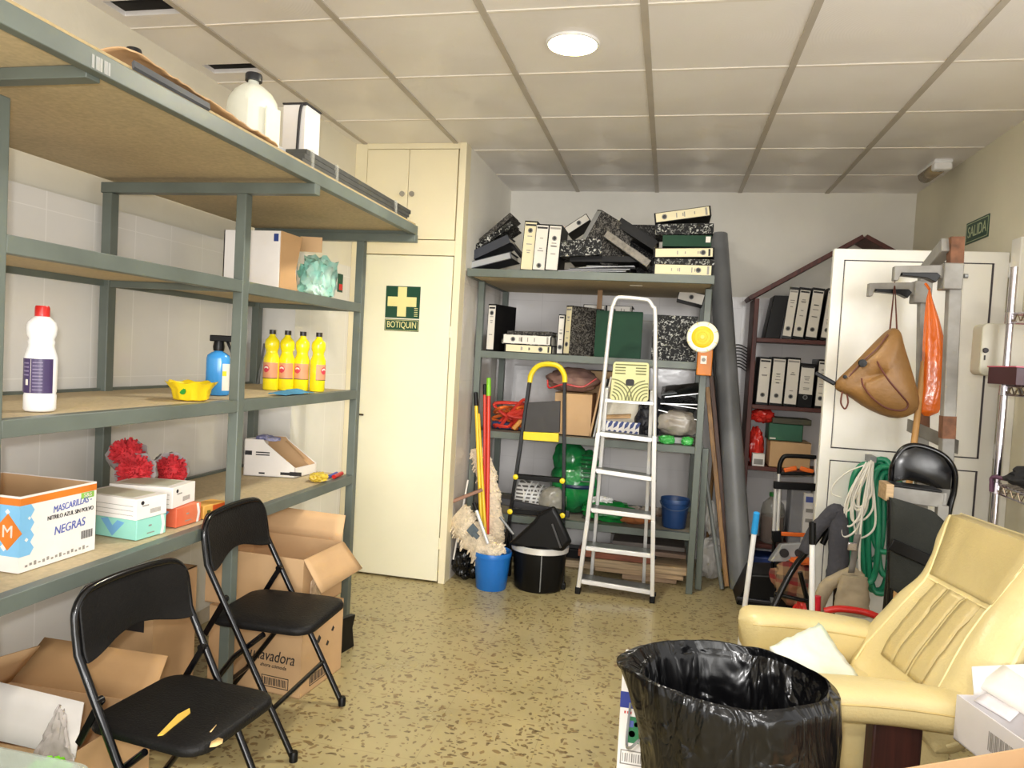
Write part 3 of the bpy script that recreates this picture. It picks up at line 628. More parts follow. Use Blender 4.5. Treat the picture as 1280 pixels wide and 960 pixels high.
MB().prism([(-.048, 0), (0, -.052), (.048, 0), (0, .052)], (md_.x, gy0-.0016, md_.z), (1, 0, 0), (0, 0, 1), (0, .0008, 0)).build('diamond_print', OR2, t)
text('size_letter', 'M', .05, (md_.x, gy0-.0022, md_.z), (1, 0, 0), (0, 0, 1), LABELW, t)
yc = (gy0+gy1)/2+.045; up = (0, 0, 1); sl = (0, 1, 0)
text('printed_words', 'NITRILO AZUL SIN POLVO', .0175, (gx1+.001, yc-.005, ZC+.135), sl, up, INK, t, sx=.82)
text('handwriting', 'MASCARILLAS -', .028, (gx1+.001, yc, ZC+.161), (0, 1, .06), (0, -.1, 1), INKB, t, shear=.25, sx=.75)
text('handwriting', 'NEGRAS', .036, (gx1+.001, yc-.01, ZC+.095), (0, 1, .06), (0, -.1, 1), INKB, t, shear=.25, sx=.85)
MB().box(gx1+.0004, gx1+.001, gy1-.06, gy1-.01, gz-.045, gz-.027).build('green_logo_patch', mat('logo_green', (140, 196, 80)), t)
text('logo_letters', 'S&S', .0165, (gx1+.0012, gy1-.035, gz-.036), sl, up, LABELW, t, depth=.0008, sx=1.25)
bc = MB()
for i in range(14): bc.box(gx1+.0005, gx1+.001, gy1-.055+i*.0032, gy1-.055+i*.0032+(.0009, .0018)[i % 3 == 0], ZC+.045, ZC+.07)
bc.build('bar_code', INK, t)
bc = MB()
for i in range(16): bc.box(gx1+.0005, gx1+.001, gy0+.02+i*.0145, gy0+.028+i*.0145, ZC+.012+.002*(i % 2), ZC+.018+.003*(i % 3))
bc.build('symbol_row', INKG, t)
# glove boxes stack (turned a little)
TEAL = mat('glove_teal', (150, 214, 200), rough=.5, var=.04)
def gbox(name, label, x, y, z, rz, lx, ly, lz, mats, deco):
    t = thing(name, label, 'box', (x, y, z), rz, 'glove boxes on the lower shelf')
    MB().box(-lx/2, lx/2, -ly/2, ly/2, 0, lz).build('carton', mats, t, bevel=.002, world=False)
    deco(t, lx, ly, lz); return t
LID = mat('carton_print_grey', (196, 196, 176), rough=.5, var=.08)
def deco_w(t, lx, ly, lz):
    MB().box(-lx*.42, lx*.36, -ly*.36, ly*.4, lz, lz+.0006).build('lid_print', LID, t, world=False)
    d = MB().m(0)
    for i in range(12): d.box(lx/2, lx/2+.0006, -ly*.05+i*.004, -ly*.05+i*.004+.002, lz*.2, lz*.42)
    d.box(lx/2, lx/2+.0006, -ly*.3, -ly*.1, lz*.6, lz*.66)
    d.m(1).lathe([(0, 0), (.007, 0), (.007, .0007), (0, .0007)], M=frame((lx/2, -ly*.3, lz*.78), (0, 1, 0), (0, 0, 1), (1, 0, 0)), n=12)
    d.build('print', [INKG, INK], t, world=False)
    for i in range(3): MB().box(-lx*.45, lx*.45, -ly/2-.0006, -ly/2, lz*(.2+.22*i), lz*(.22+.22*i)).build('print_line', INKG, t, world=False)
def deco_t(t, lx, ly, lz):
    d = MB().prism([(0, 0), (.012, 0), (.02, lz*.5), (.012, lz), (0, lz), (.008, lz*.5)], (lx/2+.0004, ly*.3, 0), (0, 1, 0), (0, 0, 1), (.0006, 0, 0))
    d.build('white_band', WHITE, t, world=False)
    MB().box(lx/2, lx/2+.0006, -ly*.1, 0, lz*.55, lz*.63).box(lx/2, lx/2+.0006, -ly*.15, ly*.1, lz*.2, lz*.25).build('print', INKG, t, world=False)
    d = MB().prism([(-.05, .06), (0, .005), (.05, .055), (.02, .06), (0, .04), (-.02, .065)], (.02, -ly/2-.0005, 0), (1, 0, 0), (0, 0, 1), (0, .0006, 0))
    d.build('blue_print', k('print_sky', (120, 180, 226)), t, world=False)
gz_ = -.30
def spot(px, py, z): return at(px, py, Z=z)
# lower teal box: near corner (160,680), right end (200,668)
gbox('glove_box', 'teal glove box at the bottom of the stack beside the big carton', -1.797, 2.121, ZC, -.08, .24, .13, .068, TEAL, deco_t)
gbox('glove_box', 'white glove box with barcode lying on the teal box', -1.799, 2.116, ZC+.0685, -.08, .25, .135, .07, WHITE, deco_w)
gbox('glove_box', 'orange and red box under the right end of the white box', -1.776, 2.309, ZC, -.05, .2, .13, .07, mat('box_orange', (222, 132, 92), rough=.5, rgb2=(206, 78, 52), vs=5), deco_t)
gbox('glove_box', 'white box lying across the orange box, below the red dusters', -1.813, 2.283, ZC+.071, .12, .24, .15, .075, WHITE, deco_w)
def deco_o(t, lx, ly, lz):
    MB().box(lx/2, lx/2+.0006, -ly*.1, ly*.45, lz*.1, lz*.9).m(1).box(lx/2, lx/2+.0008, -ly*.35, -ly*.2, lz*.4, lz*.6).box(lx/2, lx/2+.0009, ly*.1, ly*.25, lz*.1, lz*.5).build('print', [mat('print_red_orange', (226, 96, 40)), mat('print_dark', (96, 90, 40))], t, world=False)
gbox('small_box', 'small yellow and orange box at the shelf edge beside the rack post', -1.703, 2.451, ZC, -.1, .07, .12, .05, mat('box_yellow', (238, 180, 88), rough=.5), deco_o)
# red dusters
DR = mat('duster_red', (222, 62, 70), rough=.8, var=.15, vs=30); DG = mat('duster_grey', (176, 172, 172), rough=.8, var=.15)
def duster(px, py, X, r, dirv, label, seed):
    c = at(px, py, X=X); d = V(dirv).normalized()
    t = thing('red_duster', label, 'duster', (c.x, c.y, c.z-r), 0, 'red dusters on the lower shelf')
    rng = random.Random(seed); b = MB()
    q = d.to_track_quat('Z', 'Y')
    for i in range(420):
        z = rng.uniform(-.35, 1); a = rng.uniform(0, 2*PI); s = math.sqrt(1-z*z); n = q @ V((s*math.cos(a), s*math.sin(a), z))
        L = r*rng.uniform(.85, 1.08); tn = n.orthogonal().normalized(); tn = Matrix.Rotation(rng.uniform(0, 6.3), 3, n) @ tn; wv = tn*r*.1
        p = c+n*L; m_ = c+n*L*.55
        b.add([c+n*r*.2, m_+wv*.8, p+wv*.7+n*0, p-wv*.7, m_-wv*.8], [(0, 1, 2, 3, 4)])
    b.blob(c, (r*.78,)*3, .08, 4, seed, 3)
    b.build('bristles', DR, t, smooth=True)
    g = MB(); M = frame(c-d*r*.28, q @ V((1, 0, 0)), q @ V((0, 1, 0)), d)
    def fz(p, a, i): s = 1+.05*math.sin(9*a+i); return V((p.x*s, p.y*s, p.z))
    g.lathe([(r*.6, -r*.45), (r*1.0, -r*.2), (r*1.10, r*.15), (r*1.12, r*.42), (r*.9, r*.35), (r*.5, 0)], M=M, n=40, fn=fz).build('grey_collar', DG, t)
    MB().tube([c-d*r*.4, c-d*r*2.2], .009).build('handle', CHROME, t)
duster(159, 568, -2.02, .064, (.3, -.5, .8), 'red pompom duster behind the boxes, uppermost of the three', 1)
duster(170, 591, -1.95, .068, (.25, -.85, .45), 'red pompom duster just behind the white boxes, the lower left one', 2)
duster(212, 588, -1.95, .066, (.75, -.45, .1), 'red pompom duster turned to the right of the other two', 3)
# cut-down white box, right bay
t = thing('cut_box', 'low white box with sloping cut side on the lower shelf, right bay', 'box', (-1.933, 3.1, ZC))
c0, c1, c2 = V((-2.069, 3.26, ZC)), V((-1.813, 3.313, ZC)), V((-1.797, 3.511, ZC)); ex = (c1-c0); ey = (c2-c1); hh = at(302, 548, Y=3.26).z-ZC; L_ = ex.length; ux = ex.normalized()
pf = [(0, 0), (L_, 0), (L_, .05), (L_*.42, hh*.9), (L_*.36, hh), (0, hh)]
MB().prism(pf, c0, ux, (0, 0, 1), ey.normalized()*.004).prism(pf, c0+ey, ux, (0, 0, 1), -ey.normalized()*.004).obx(c1, -ux*.004, ey, V((0, 0, .05))).obx(c0, ux*.004, ey, V((0, 0, hh))).obx(c0, ex, ey, V((0, 0, .004))).build('carton', WHITE, t)
MB().obx(c0+ux*L_*.40+ey*.97+V((0, 0, hh*.86)), ux*L_*.56+V((0, 0, -hh*.72)), -ey*.12, V((0, 0, .004))).prism([(p[0], p[1]-.003) for p in pf], c0+ey*.97, ux, (0, 0, 1), -ey*.01).build('inside_lining', CARTON, t)
for i, (u, z, w, h) in enumerate(((.02, .105, .035, .022), (.3, .012, .03, .008), (.72, .012, .1, .014), (.9, .01, .06, .02))): MB().obx(c0+ux*u*L_-ey.normalized()*.0006+V((0, 0, z)), ux*w, ey.normalized()*.0006, V((0, 0, h))).build('print', INK, t)
pr_ = MB()
for i in range(2): pr_.obx(c0+ux*.06-ey.normalized()*.0006+V((0, 0, .118-.012*i)), ux*.07, ey.normalized()*.0006, V((0, 0, .006)))
pr_.build('print', INK, t)
MB().blob(c0+ex*.15+ey*.5+V((0, 0, hh)), (.035, .05, .014), .3, 3, 5).blob(c0+ex*.38+ey*.4+V((0, 0, hh*.98)), (.03, .04, .012), .3, 3, 6).build('blue_contents', mat('print_violet_blue', (74, 84, 160), rgb2=(200, 200, 225), vs=20), t)
p = at(405, 592, Z=ZC+.02); o = tag(MB().blob((-1.672, 3.292, ZC+.021), (.045, .05, .022), .35, 3, 8, flat=.9).build('yellow_packet', foil('yellow_foil', (222, 196, 70), (200, 170, 60))), 'crumpled yellow packet at the shelf edge beside the marker pens', 'packet')
tag(MB().tube([(-1.632, 3.381, ZC+.012), (-1.643, 3.496, ZC+.012)], .011).build('marker_pen', RED), 'red marker pen at the shelf edge by the far rack post', 'pen', 'marker pens on the lower shelf')
tag(MB().tube([(-1.662, 3.381, ZC+.01), (-1.672, 3.496, ZC+.01)], .009).build('marker_pen', INKB), 'blue marker pen lying behind the red one by the far rack post', 'pen', 'marker pens on the lower shelf')
# ------------------------------------------------------------------ folding chairs
def make_chair(label):
    t = thing('folding_chair', label, 'chair', (0, 0, 0), 0, 'black padded folding chairs')
    W = .209
    def tx(z): return .189-.364*z/.66 if z < .66 else -.175-.03*((z-.66)/.17)
    side = lambda s: [(tx(z), s*W, z) for z in (0.012, .22, .44, .60, .66, .71)]
    top = bez([(tx(.72), W, .72), (tx(.775), W*.97, .775), (tx(.815), W*.80, .815), (tx(.828), W*.5, .828), (tx(.832), 0, .832), (tx(.828), -W*.5, .828), (tx(.815), -W*.80, .815), (tx(.775), -W*.97, .775), (tx(.72), -W, .72)], 6)
    MB().tube(side(1)[:-1]+top+list(reversed(side(-1)[:-1])), .0115, 10).build('frame', BLKTUBE, t, world=False)
    for s in (1, -1):
        MB().tube([(.04, s*.186, .425), (-.07, s*.186, .33), (-.30, s*.186, .012)], .0105, 10).build('rear_leg', BLKTUBE, t, world=False)
        MB().bar((tx(.54)+.006, s*.197, .545), (-.185, s*.19, .40), .02, .006, up=(0, 1, 0)).lathe([(0, -.012), (.012, -.012), (.012, .012), (0, .012)], M=frame((tx(.54), s*.2, .54), (1, 0, 0), (0, 0, 1), (0, -1, 0)), n=12).build('bracket', BLKTUBE, t, world=False)
        for x in (.189, -.305): MB().lathe([(0, 0), (.015, 0), (.015, .03), (.012, .035), (0, .035)], (x-.004, s*(W if x > 0 else .186), 0), 14).build('foot_cap', BLACK, t, world=False)
    MB().tube([(tx(.17), W, .17), (tx(.17), -W, .17)], .009).build('front_crossbar', BLKTUBE, t, world=False)
    MB().tube([(-.22, .186, .12), (-.22, -.186, .12)], .009).build('rear_crossbar', BLKTUBE, t, world=False)
    # seat pad: rounded trapezoid, slightly domed
    pl = []
    for (x, y) in rrect(.40, .40, .07, 6): pl.append((x+.005, y*(1-.06*(.5-x))*.92))
    n = len(pl); sb = MB(); rings = [(0.0, .972, .428), (0, 1, .432), (0, 1, .446), (0, .985, .454), (0, .93, .459), (0, .6, .461)]
    vs = [(x*s, y*s, z) for _, s, z in rings for x, y in pl]; fs = [(i*n+j, i*n+(j+1) % n, (i+1)*n+(j+1) % n, (i+1)*n+j) for i in range(len(rings)-1) for j in range(n)]
    fs += [tuple(reversed(range(n))), tuple((len(rings)-1)*n+j for j in range(n))]
    sb.add(vs, fs).build('seat', VINYL, t, world=False, ang=60)
    def bk(u, v):   # u across, v up; arched lower edge
        y = lerp(-1, 1, u); a = abs(y)
        zb = .635+.038*(.5+.5*math.cos(PI*min(1, a*1.02)))+.010*math.cos(2*PI*a)*0; zt = .828-.045*max(0, (a-.72)/.28)**2
        z = lerp(zb, zt, v); x = tx(z)-.018*(1-y*y)-.0
        return x, y*.2, z
    bp = MB(); nu, nv = 25, 9
    fr_ = lambda u, v: (lambda p: V((p[0]+.014+.004*math.sin(PI*u)*math.sin(PI*v), p[1], p[2])))(bk(u, v)); bc_ = lambda u, v: (lambda p: V((p[0]-.012, p[1], p[2])))(bk(u, v))
    bp.surf(fr_, nu, nv).surf(bc_, nu, nv)
    o2 = nu*nv; ring = [i*nv for i in range(nu)]+[(nu-1)*nv+j for j in range(1, nv)]+[i*nv+nv-1 for i in range(nu-2, -1, -1)]+[j for j in range(nv-2, 0, -1)]
    bp.add([], []); 
    for a, b in zip(ring, ring[1:]+ring[:1]): bp.f.append((a, b, o2+b, o2+a)); bp.mi.append(0)
    bp.build('backrest', VINYL, t, world=False, bevel=.004)
    return t
ch2 = make_chair('black folding chair farther from the camera, in front of the brown carton')
ch1 = dup(ch2, (-1.262, 1.745, 0), -.09, 'nearest black folding chair, seat torn open showing yellow foam')
ch1.scale = (.95,)*3
for o in [ch1]+list(ch1.children_recursive): WM[o.name] = Matrix.Translation((-1.262, 1.745, 0)) @ Matrix.Rotation(-.09, 4, 'Z') @ Matrix.Scale(.95, 4)
ch2.location = (-1.392, 2.47, 0); ch2.rotation_euler.z = .039
WM[ch2.name] = Matrix.Translation((-1.392, 2.47, 0)) @ Matrix.Rotation(.039, 4, 'Z')
FOAM = mat('yellow_foam', (226, 186, 78), rough=.9, var=.1); BACKING = mat('pale_backing', (226, 190, 130), rough=.8)
seat1 = [c for c in ch1.children if c.name.startswith('seat')][0]
p = [at(x, y, Z=.4395) for x, y in ((197, 919), (204, 918), (238, 891), (237, 885), (222, 893))]
MB().add([(q.x, q.y, .4395) for q in p]+[(q.x, q.y, .437) for q in p], [(0, 1, 2, 3, 4), (0, 1, 6, 5), (1, 2, 7, 6), (2, 3, 8, 7), (3, 4, 9, 8), (4, 0, 5, 9)]).build('torn_foam', FOAM, seat1)
p = [at(x, y, Z=.4385) for x, y in ((262, 934), (264, 927), (273, 922), (279, 924), (278, 929), (270, 933))]
MB().add([(q.x, q.y, .4385) for q in p], [(0, 1, 2, 3, 4, 5)]).build('worn_patch', BACKING, seat1, solid=.001)
MB().add([at(x, y, Z=.439) for x, y in ((262, 915), (264, 915), (271, 906), (270, 906))], [(0, 1, 2, 3)]).build('worn_patch', BACKING, seat1, solid=.001)
# ------------------------------------------------------------------ cartons under the rack
def carton(t, o, ex, ey, h, m=CARTON, inner=CARTOND, th=.004, name='carton', top=False):
    o, ex, ey = V(o), V(ex), V(ey); ux, uy = ex.normalized()*th, ey.normalized()*th; z = V((0, 0, h)); b = MB()
    b.obx(o, ex, uy, z).obx(o+ey-uy, ex, uy, z).obx(o+uy, ux, ey-uy*2, z).obx(o+ex-ux+uy, ux, ey-uy*2, z).obx(o, ex, ey, V((0, 0, th)))
    if top: b.obx(o+V((0, 0, h-th)), ex, ey, V((0, 0, th)))
    return b.build(name, m, t)
t = thing('detergent_carton', 'brown carton with washing-machine lettering and barcode under the rack', 'box', (-1.57, 2.86, 0))
o_ = V((-1.86, 2.72, 0)); ex = V((.46, -.045, 0)); ey = V((.03, .32, 0)); hb_ = .325
carton(t, o_, ex, ey, hb_, top=True)
ux, uy = ex.normalized(), ey.normalized(); out = V((ux.y, -ux.x, 0))
text('lettering', 'Tu lavadora', .068, o_+ux*.305+out*.001+V((0, 0, .155)), ux, (0, 0, 1), INK, t, shear=.25, sx=.78)
text('lettering', 'ahora cómoda', .022, o_+ux*.33+out*.001+V((0, 0, .115)), ux, (0, 0, 1), INK, t, shear=.2)
text('lettering', '2L', .055, o_+ux*.09+out*.001+V((0, 0, .06)), ux, (0, 0, 1), INK, t)
pr_ = MB(); 
def barc(b, o, u, n, w, h, pitch, depth):
    b.obx(o, u*(pitch*n+.012), depth, V((0, 0, .003))); b.obx(o+V((0, 0, h)), u*(pitch*n+.012), depth, V((0, 0, .003)))
    b.obx(o, u*.003, depth, V((0, 0, h))); b.obx(o+u*(pitch*n+.009), u*.003, depth, V((0, 0, h)))
    for i in range(n): b.obx(o+u*(.006+i*pitch)+V((0, 0, .008)), u*(pitch*(.35, .6, .45)[i % 3]), depth, V((0, 0, h-.014)))
barc(pr_, o_+ux*.275+V((0, 0, .025)), ux, 16, 1, .045, .0075, out*.001)
pr_.build('bar_code', INK, t); pr_ = MB()
rt = V((uy.y, -uy.x, 0))
barc(pr_, o_+ex+uy*.07+V((0, 0, .025)), uy, 14, 1, .05, .008, rt*.001)
pr_.build('bar_code', INK, t)
for (u, z, r) in ((.13, .2, .02), (.2, .16, .014), (.24, .21, .014)): MB().prism([(-r, 0), (0, -r*.6), (r*.8, .3*r), (0, r*1.2)], o_+ex+uy*u+V((0, 0, z)), uy, (0, 0, 1), rt*.001).build('print_mark', INK, t)
t = thing('open_carton', 'large open brown carton with raised torn flaps stacked on the lettered carton', 'box', (-1.6, 2.95, .325))
o2 = V((-1.90, 2.74, hb_)); e2 = V((.47, -.02, 0)); f2 = V((.02, .33, 0)); h2 = .24
carton(t, o2, e2, f2, h2)
z2 = V((0, 0, hb_+h2))
# back flap up, right flap hanging outwards, front flap folded up
def sheet(name, a, b, c, d, m, par, rough=0, n=10, solid=.004):
    a, b, c, d = V(a), V(b), V(c), V(d)
    fn = lambda u, v: lerp(lerp(a, b, u), lerp(d, c, u), v)+V((0, 0, rough*noise.noise(V((u*9, 2, par.name.__hash__() % 7)))*v))
    return MB().surf(fn, n, 4).build(name, m, par, solid=solid)
q = o2+V((0, 0, h2))
sheet('flap', q+f2, q+f2+e2*.98, q+f2+e2*.98+V((0, .03, .115)), q+f2+V((0, .03, .12)), CARTON, t, .01)
sheet('flap', q+e2, q+e2+f2, q+e2+f2+V((.09, .02, -.12)), q+e2+V((.085, 0, -.13)), CARTON, t, .02)
MB().blob(o2+e2*.97+f2*.3+V((.02, 0, .09)), (.012, .05, .07), .3, 4, 2).build('tape_scrap', glassy('scrap_tape', (215, 190, 160), .8), t)
tag(MB().prism([(-.03, 0), (.13, 0), (.11, .1), (.13, .16), (.0, .17)], (-1.47, 3.12, 0), (.2, .97, 0), (0, 0, 1), (.03, -.006, 0)).build('plastic_offcut', BLACK, bevel=.005), 'black plastic piece standing behind the lettered carton at the rack post', 'offcut')
t = thing('dark_carton', 'brown carton standing close to the wall behind the far chair', 'box', (-1.98, 2.6, 0))
carton(t, (-2.09, 2.42, 0), (.19, 0, 0), (0, .26, 0), .5, top=True)
MB().obx((-2.08, 2.418, .3), (.14, 0, 0), (0, .002, 0), (0, 0, .1)).build('print', INK, t)
# bottom left: open carton with white card and film, clear tub
t = thing('floor_carton', 'open brown carton with splayed flaps on the floor at lower left', 'box', (-1.8, 1.75, 0))
o3 = V((-2.06, 1.63, 0)); e3 = V((.52, 0.02, 0)); f3 = V((0, .315, 0)); h3 = .295
carton(t, o3, e3, f3, h3)
q = o3+V((0, 0, h3))
sheet('flap', q+f3, q+f3+e3, q+f3+e3*.96+V((0, .1, .11)), q+f3+e3*.06+V((0, .1, .115)), CARTOND, t, .01)
sheet('flap', q+f3*.05+V((.0, 0, 0)), q+f3, q+f3*.95+V((.10, .03, .13)), q+f3*.1+V((.02, 0, .14)), CARTON, t, .01)
q1 = [at(x, y, Y=yy) for x, y, yy in ((-60, 838, 1.72), (105, 878, 1.72), (94, 948, 1.64), (-70, 910, 1.64))]
tag(MB().surf(lambda u, v: lerp(lerp(q1[3], q1[2], u), lerp(q1[0], q1[1], u), v), 6, 4).build('white_card', WHITE, solid=.004), 'white card sheet leaning out of the lower-left carton', 'card')
ff = MB().surf(lambda u, v: (lambda p: p+V((0, .012*noise.noise(V((u*6, v*5, 0))), .012*noise.noise(V((u*7, v*6, 4))))))(lerp(lerp(at(40, 945, Y=1.60), at(92, 955, Y=1.60), u), lerp(at(74, 880, Y=1.62), at(80, 890, Y=1.62), u), v)), 12, 14)
tag(ff.build('clear_film', glassy('clear_film', (205, 195, 190), .55), solid=.002), 'crumpled clear plastic film in front of the white card', 'film')
t = thing('storage_tub', 'clear plastic storage tub at the lower left corner', 'tub', (-1.55, 1.2, 0))
TUBM = glassy('clear_tub', (186, 196, 186), .5, .2)
tx0, tx1, ty0, ty1, tz = -1.98, -1.18, 1.0, 1.355, .492
def tubr(s, z): return [((tx0+tx1)/2+x*s, (ty0+ty1)/2+y*s, z) for x, y in rrect(tx1-tx0, ty1-ty0, .06)]
rings = [tubr(.86, 0), tubr(.88, .01), tubr(.97, tz-.04), tubr(1, tz-.035), tubr(1, tz), tubr(.97, tz), tubr(.955, tz-.03), tubr(.86, .02)]
n = len(rings[0]); MB().add([p for r in rings for p in r], [(i*n+j, i*n+(j+1) % n, (i+1)*n+(j+1) % n, (i+1)*n+j) for i in range(len(rings)-1) for j in range(n)]+[tuple(reversed(range(n))), tuple((len(rings)-1)*n+j for j in range(n))]).build('tub', TUBM, t)
LIME = mat('lime_green', (130, 226, 40), rough=.5, var=.1)
c = at(65, 958, Z=.36)
tag(MB().blob((c.x, c.y-.02, .33), (.055, .06, .05), .3, 3, 4).blob((c.x, c.y-.02, .17), (.05, .05, .16), .2, 3, 5).build('green_cloth', LIME), 'lime green cloth inside the clear storage tub', 'cloth')
# ------------------------------------------------------------------ back shelving
BX0, BX1, BYF, BYR = -1.262, .215, 4.72, 5.44; BL = [.368, .925, 1.462]
t = thing('archive_shelving', 'grey metal shelving unit loaded with binders and tools against the back wall', 'rack', (-.52, 5.08, 0))
for x in (BX0, BX1):
    for y in (BYF, BYR): MB().box(x-.021, x+.021, y-.021, y+.021, 0, 1.948).build('post', RACK, t, bevel=.003)
for z in BL:
    MB().box(BX0-.02, BX1+.02, BYF+.02, BYR-.02, z+.004, z+.018).build('shelf_board', mat('shelf_board_grey', (140, 132, 118), rough=.7, var=.1), t)
    MB().box(BX0+.02, BX1-.02, BYF-.02, BYF+.02, z-.024, z+.022).build('front_beam', RACK, t, bevel=.002)
    MB().box(BX0+.02, BX1-.02, BYR, BYR+.02, z-.024, z+.022).build('back_beam', RACK, t)
    for x in (BX0, BX1): MB().box(x-.015, x+.015, BYF+.02, BYR-.02, z-.02, z+.003).build('cross_beam', RACK, t)
TY0 = 4.43; TZ = 2.0
MB().box(-1.286, .23, TY0+.02, 5.5, 1.955, 1.975).build('top_board', BOARD, t)
MB().box(-1.286, .23, TY0+.02, 5.5, 1.985, 1.998).build('deck_board', mat('deck_grey', (120, 118, 110), rough=.7), t)
MB().box(-1.288, .232, TY0, TY0+.02, 1.95, 2.0).build('top_front_beam', RACK, t, bevel=.002)
for x in (-1.288, .222): MB().box(x, x+.02 if x < 0 else x+.01, TY0+.02, 5.5, 1.948, 2.0).build('cantilever_beam', RACK, t)
p_ = at(797, 356, Y=4.9); MB().box(p_.x-.04, p_.x+.04, 4.7, 4.72, 1.952, 1.956).build('paper_scrap', PAPER, t)
# ------------------------------------------------------------------ binders
BN = [0]
def binder(label, o, ax, ay, az, th=.075, h=.315, d=.275, cov=None, spine=None, ring=.09, group=None, lab=(.03, .97), flip=False, marks=True):
    """ax = thickness, ay = depth away from spine, az = height; o = lower front left corner of the spine"""
    cov = cov or DKCOV; M = frame(o, ax, ay, az); BN[0] += 1; rng = random.Random(BN[0])
    c = M @ V((th/2, d/2, 0)); t = thing('ring_binder', label, 'binder', c, 0, group)
    b = MB(); P = lambda x, y, z: M @ V((x, y, z)); X, Y_, Z = M.col[0].xyz, M.col[1].xyz, M.col[2].xyz
    b.obx(P(0, 0, 0), X*.003, Y_*d, Z*h).obx(P(th-.003, 0, 0), X*.003, Y_*d, Z*h).obx(P(.003, 0, 0), X*(th-.006), Y_*.003, Z*h)
    b.build('cover', cov, t)
    MB().obx(P(.006, .008, .008), X*(th-.012), Y_*(d-.03), Z*(h-.018)).build('paper_block', PAPER, t)
    if spine:
        s = MB().m(0).obx(P(.004, -.0012, h*lab[0]), X*(th-.008), Y_*.0012, Z*(h*(lab[1]-lab[0])))
        if marks:
            s.m(1); zz = h*.72
            for i in range(rng.randint(3, 6)):
                w = th*rng.uniform(.2, .5); z = h*rng.uniform(.3, .78); s.obx(P(th*.5-w/2, -.0018, z), X*w, Y_*.0008, Z*.006)
            s.m(2).obx(P(.008, -.0018, h*(.9)), X*(th-.016), Y_*.0008, Z*.012)
        s.build('spine_label', [spine, INKG, INK if rng.random() < .5 else INKG], t)
    if ring is not None:
        hz = ring if ring > 0 else h+ring
        MB().m(0).tube([P(th/2+.013*math.cos(a), -.002, hz+.013*math.sin(a)) for a in [2*PI*i/16 for i in range(16)]], .0032, 6, closed=True).m(1).lathe([(0, 0), (.012, 0), (.012, .0015), (0, .0015)], M=frame(P(th/2, -.0015, hz), X, Z, -Y_), n=16).build('finger_ring', [STEEL, INK], t)
    return t
UP = V((0, 0, 1)); XX = V((1, 0, 0)); YY = V((0, 1, 0))
def upright(label, pxl, pxr, pyb, Y, Z0, lean=0, yawb=0, h=.315, d=.275, **kw):
    a = at(pxl, pyb, Y=Y); b = at(pxr, pyb, Y=Y); th = (b.x-a.x)
    R = Matrix.Rotation(lean, 3, 'Y') @ Matrix.Rotation(yawb, 3, 'Z')
    lift = max(0, th*math.sin(-lean)) if lean < 0 else 0
    o = V((a.x, Y, Z0+.0005+(0 if lean <= 0 else th*math.sin(lean))))
    return binder(label, o, R @ XX, R @ YY, R @ UP, th, h, d, **kw)
def lying(label, pxl, pxr, pyt, pyb, Y, Z0, tilt=0, yawb=0, d=.275, th=None, **kw):
    """spine towards the viewer, lying flat: height runs along X"""
    a = at(pxl, pyb, Y=Y); b = at(pxr, pyb, Y=Y); L = b.x-a.x
    if th is None: th = at(pxl, pyt, Y=Y).z-a.z
    R = Matrix.Rotation(-tilt, 3, 'Y') @ Matrix.Rotation(yawb, 3, 'Z')
    z0 = Z0+.0005
    return binder(label, V((a.x, Y, z0)), R @ UP, R @ YY, R @ XX, th, L, d, **kw), th
def facing(label, pxl, pxr, pyb, Y, Z0, h, cov, th=.07, lean=0, **kw):
    a, b = at(pxl, pyb, Y=Y), at(pxr, pyb, Y=Y); d = b.x-a.x
    return binder(label, V((a.x, Y, Z0+.0005)), YY, XX, UP, th, h, d, cov=cov, **kw)
G1 = 'binders heaped on top of the back shelving'; G2 = 'binders on the upper level of the back shelving'; G3 = 'binders on the top bookcase shelf'; G4 = 'binders on the second bookcase shelf'
# top: uprights
upright('upright black binder with cream spine, leftmost of three standing on the shelving top', 650, 666, 336, 4.50, TZ, .05, spine=LABELC, ring=-.06, group=G1)
upright('upright binder with white printed spine, middle of three standing on the shelving top', 665, 681, 337, 4.49, TZ, .045, h=.295, spine=LABELW, ring=.035, group=G1)
upright('upright binder with white spine and hole above middle, rightmost of three on the shelving top', 681, 697, 337, 4.48, TZ, .05, h=.29, spine=LABELW, ring=-.085, group=G1, d=.26)
# leaning heap at left: lying on spine edge, seen edge-on
def slab(label, p0, p1, Y, th, d, cov, ay=None, **kw):
    """p0 -> p1: pixel of lower and upper end of the lower long edge; thickness perpendicular in the picture plane"""
    a, b = at(*p0, Y=Y), at(*p1, Y=Y); az = (b-a).normalized(); n = V((-az.z, 0, az.x)); 
    if n.z < 0: n = -n
    if ay:
        ay = V(ay); ay = (ay-az*ay.dot(az)).normalized(); n = ay.cross(az)
    else: ay = YY
    return binder(label, a, n, ay, az, th, (b-a).length, d, cov=cov, **kw)
slab('slate grey binder lying at the bottom of the left heap on the shelving top', (588, 336), (640, 323), 4.56, .045, .26, SLATE, spine=GREYC, ring=None, group=G1, marks=False)
slab('dark slate binder second from the bottom of the left heap, clips showing', (586, 327), (638, 303), 4.60, .055, .26, mat('slate_dark', (52, 56, 66), rough=.45), ring=None, group=G1)
slab('black speckled binder tilted in the left heap against the side wall', (590, 316), (642, 282), 4.63, .035, .27, MARB, ring=None, group=G1)
slab('steepest black binder on top of the left heap by the side wall', (589, 314), (641, 270), 4.70, .03, .27, MARBG, ring=None, group=G1)
p_ = at(633, 300, Y=4.57); q_ = at(650, 325, Y=4.57)
slab('dark green-black binder leaning down against the first upright binder', (632, 300), (650, 322), 4.72, .02, .22, DKCOV, ring=None, group=G1)
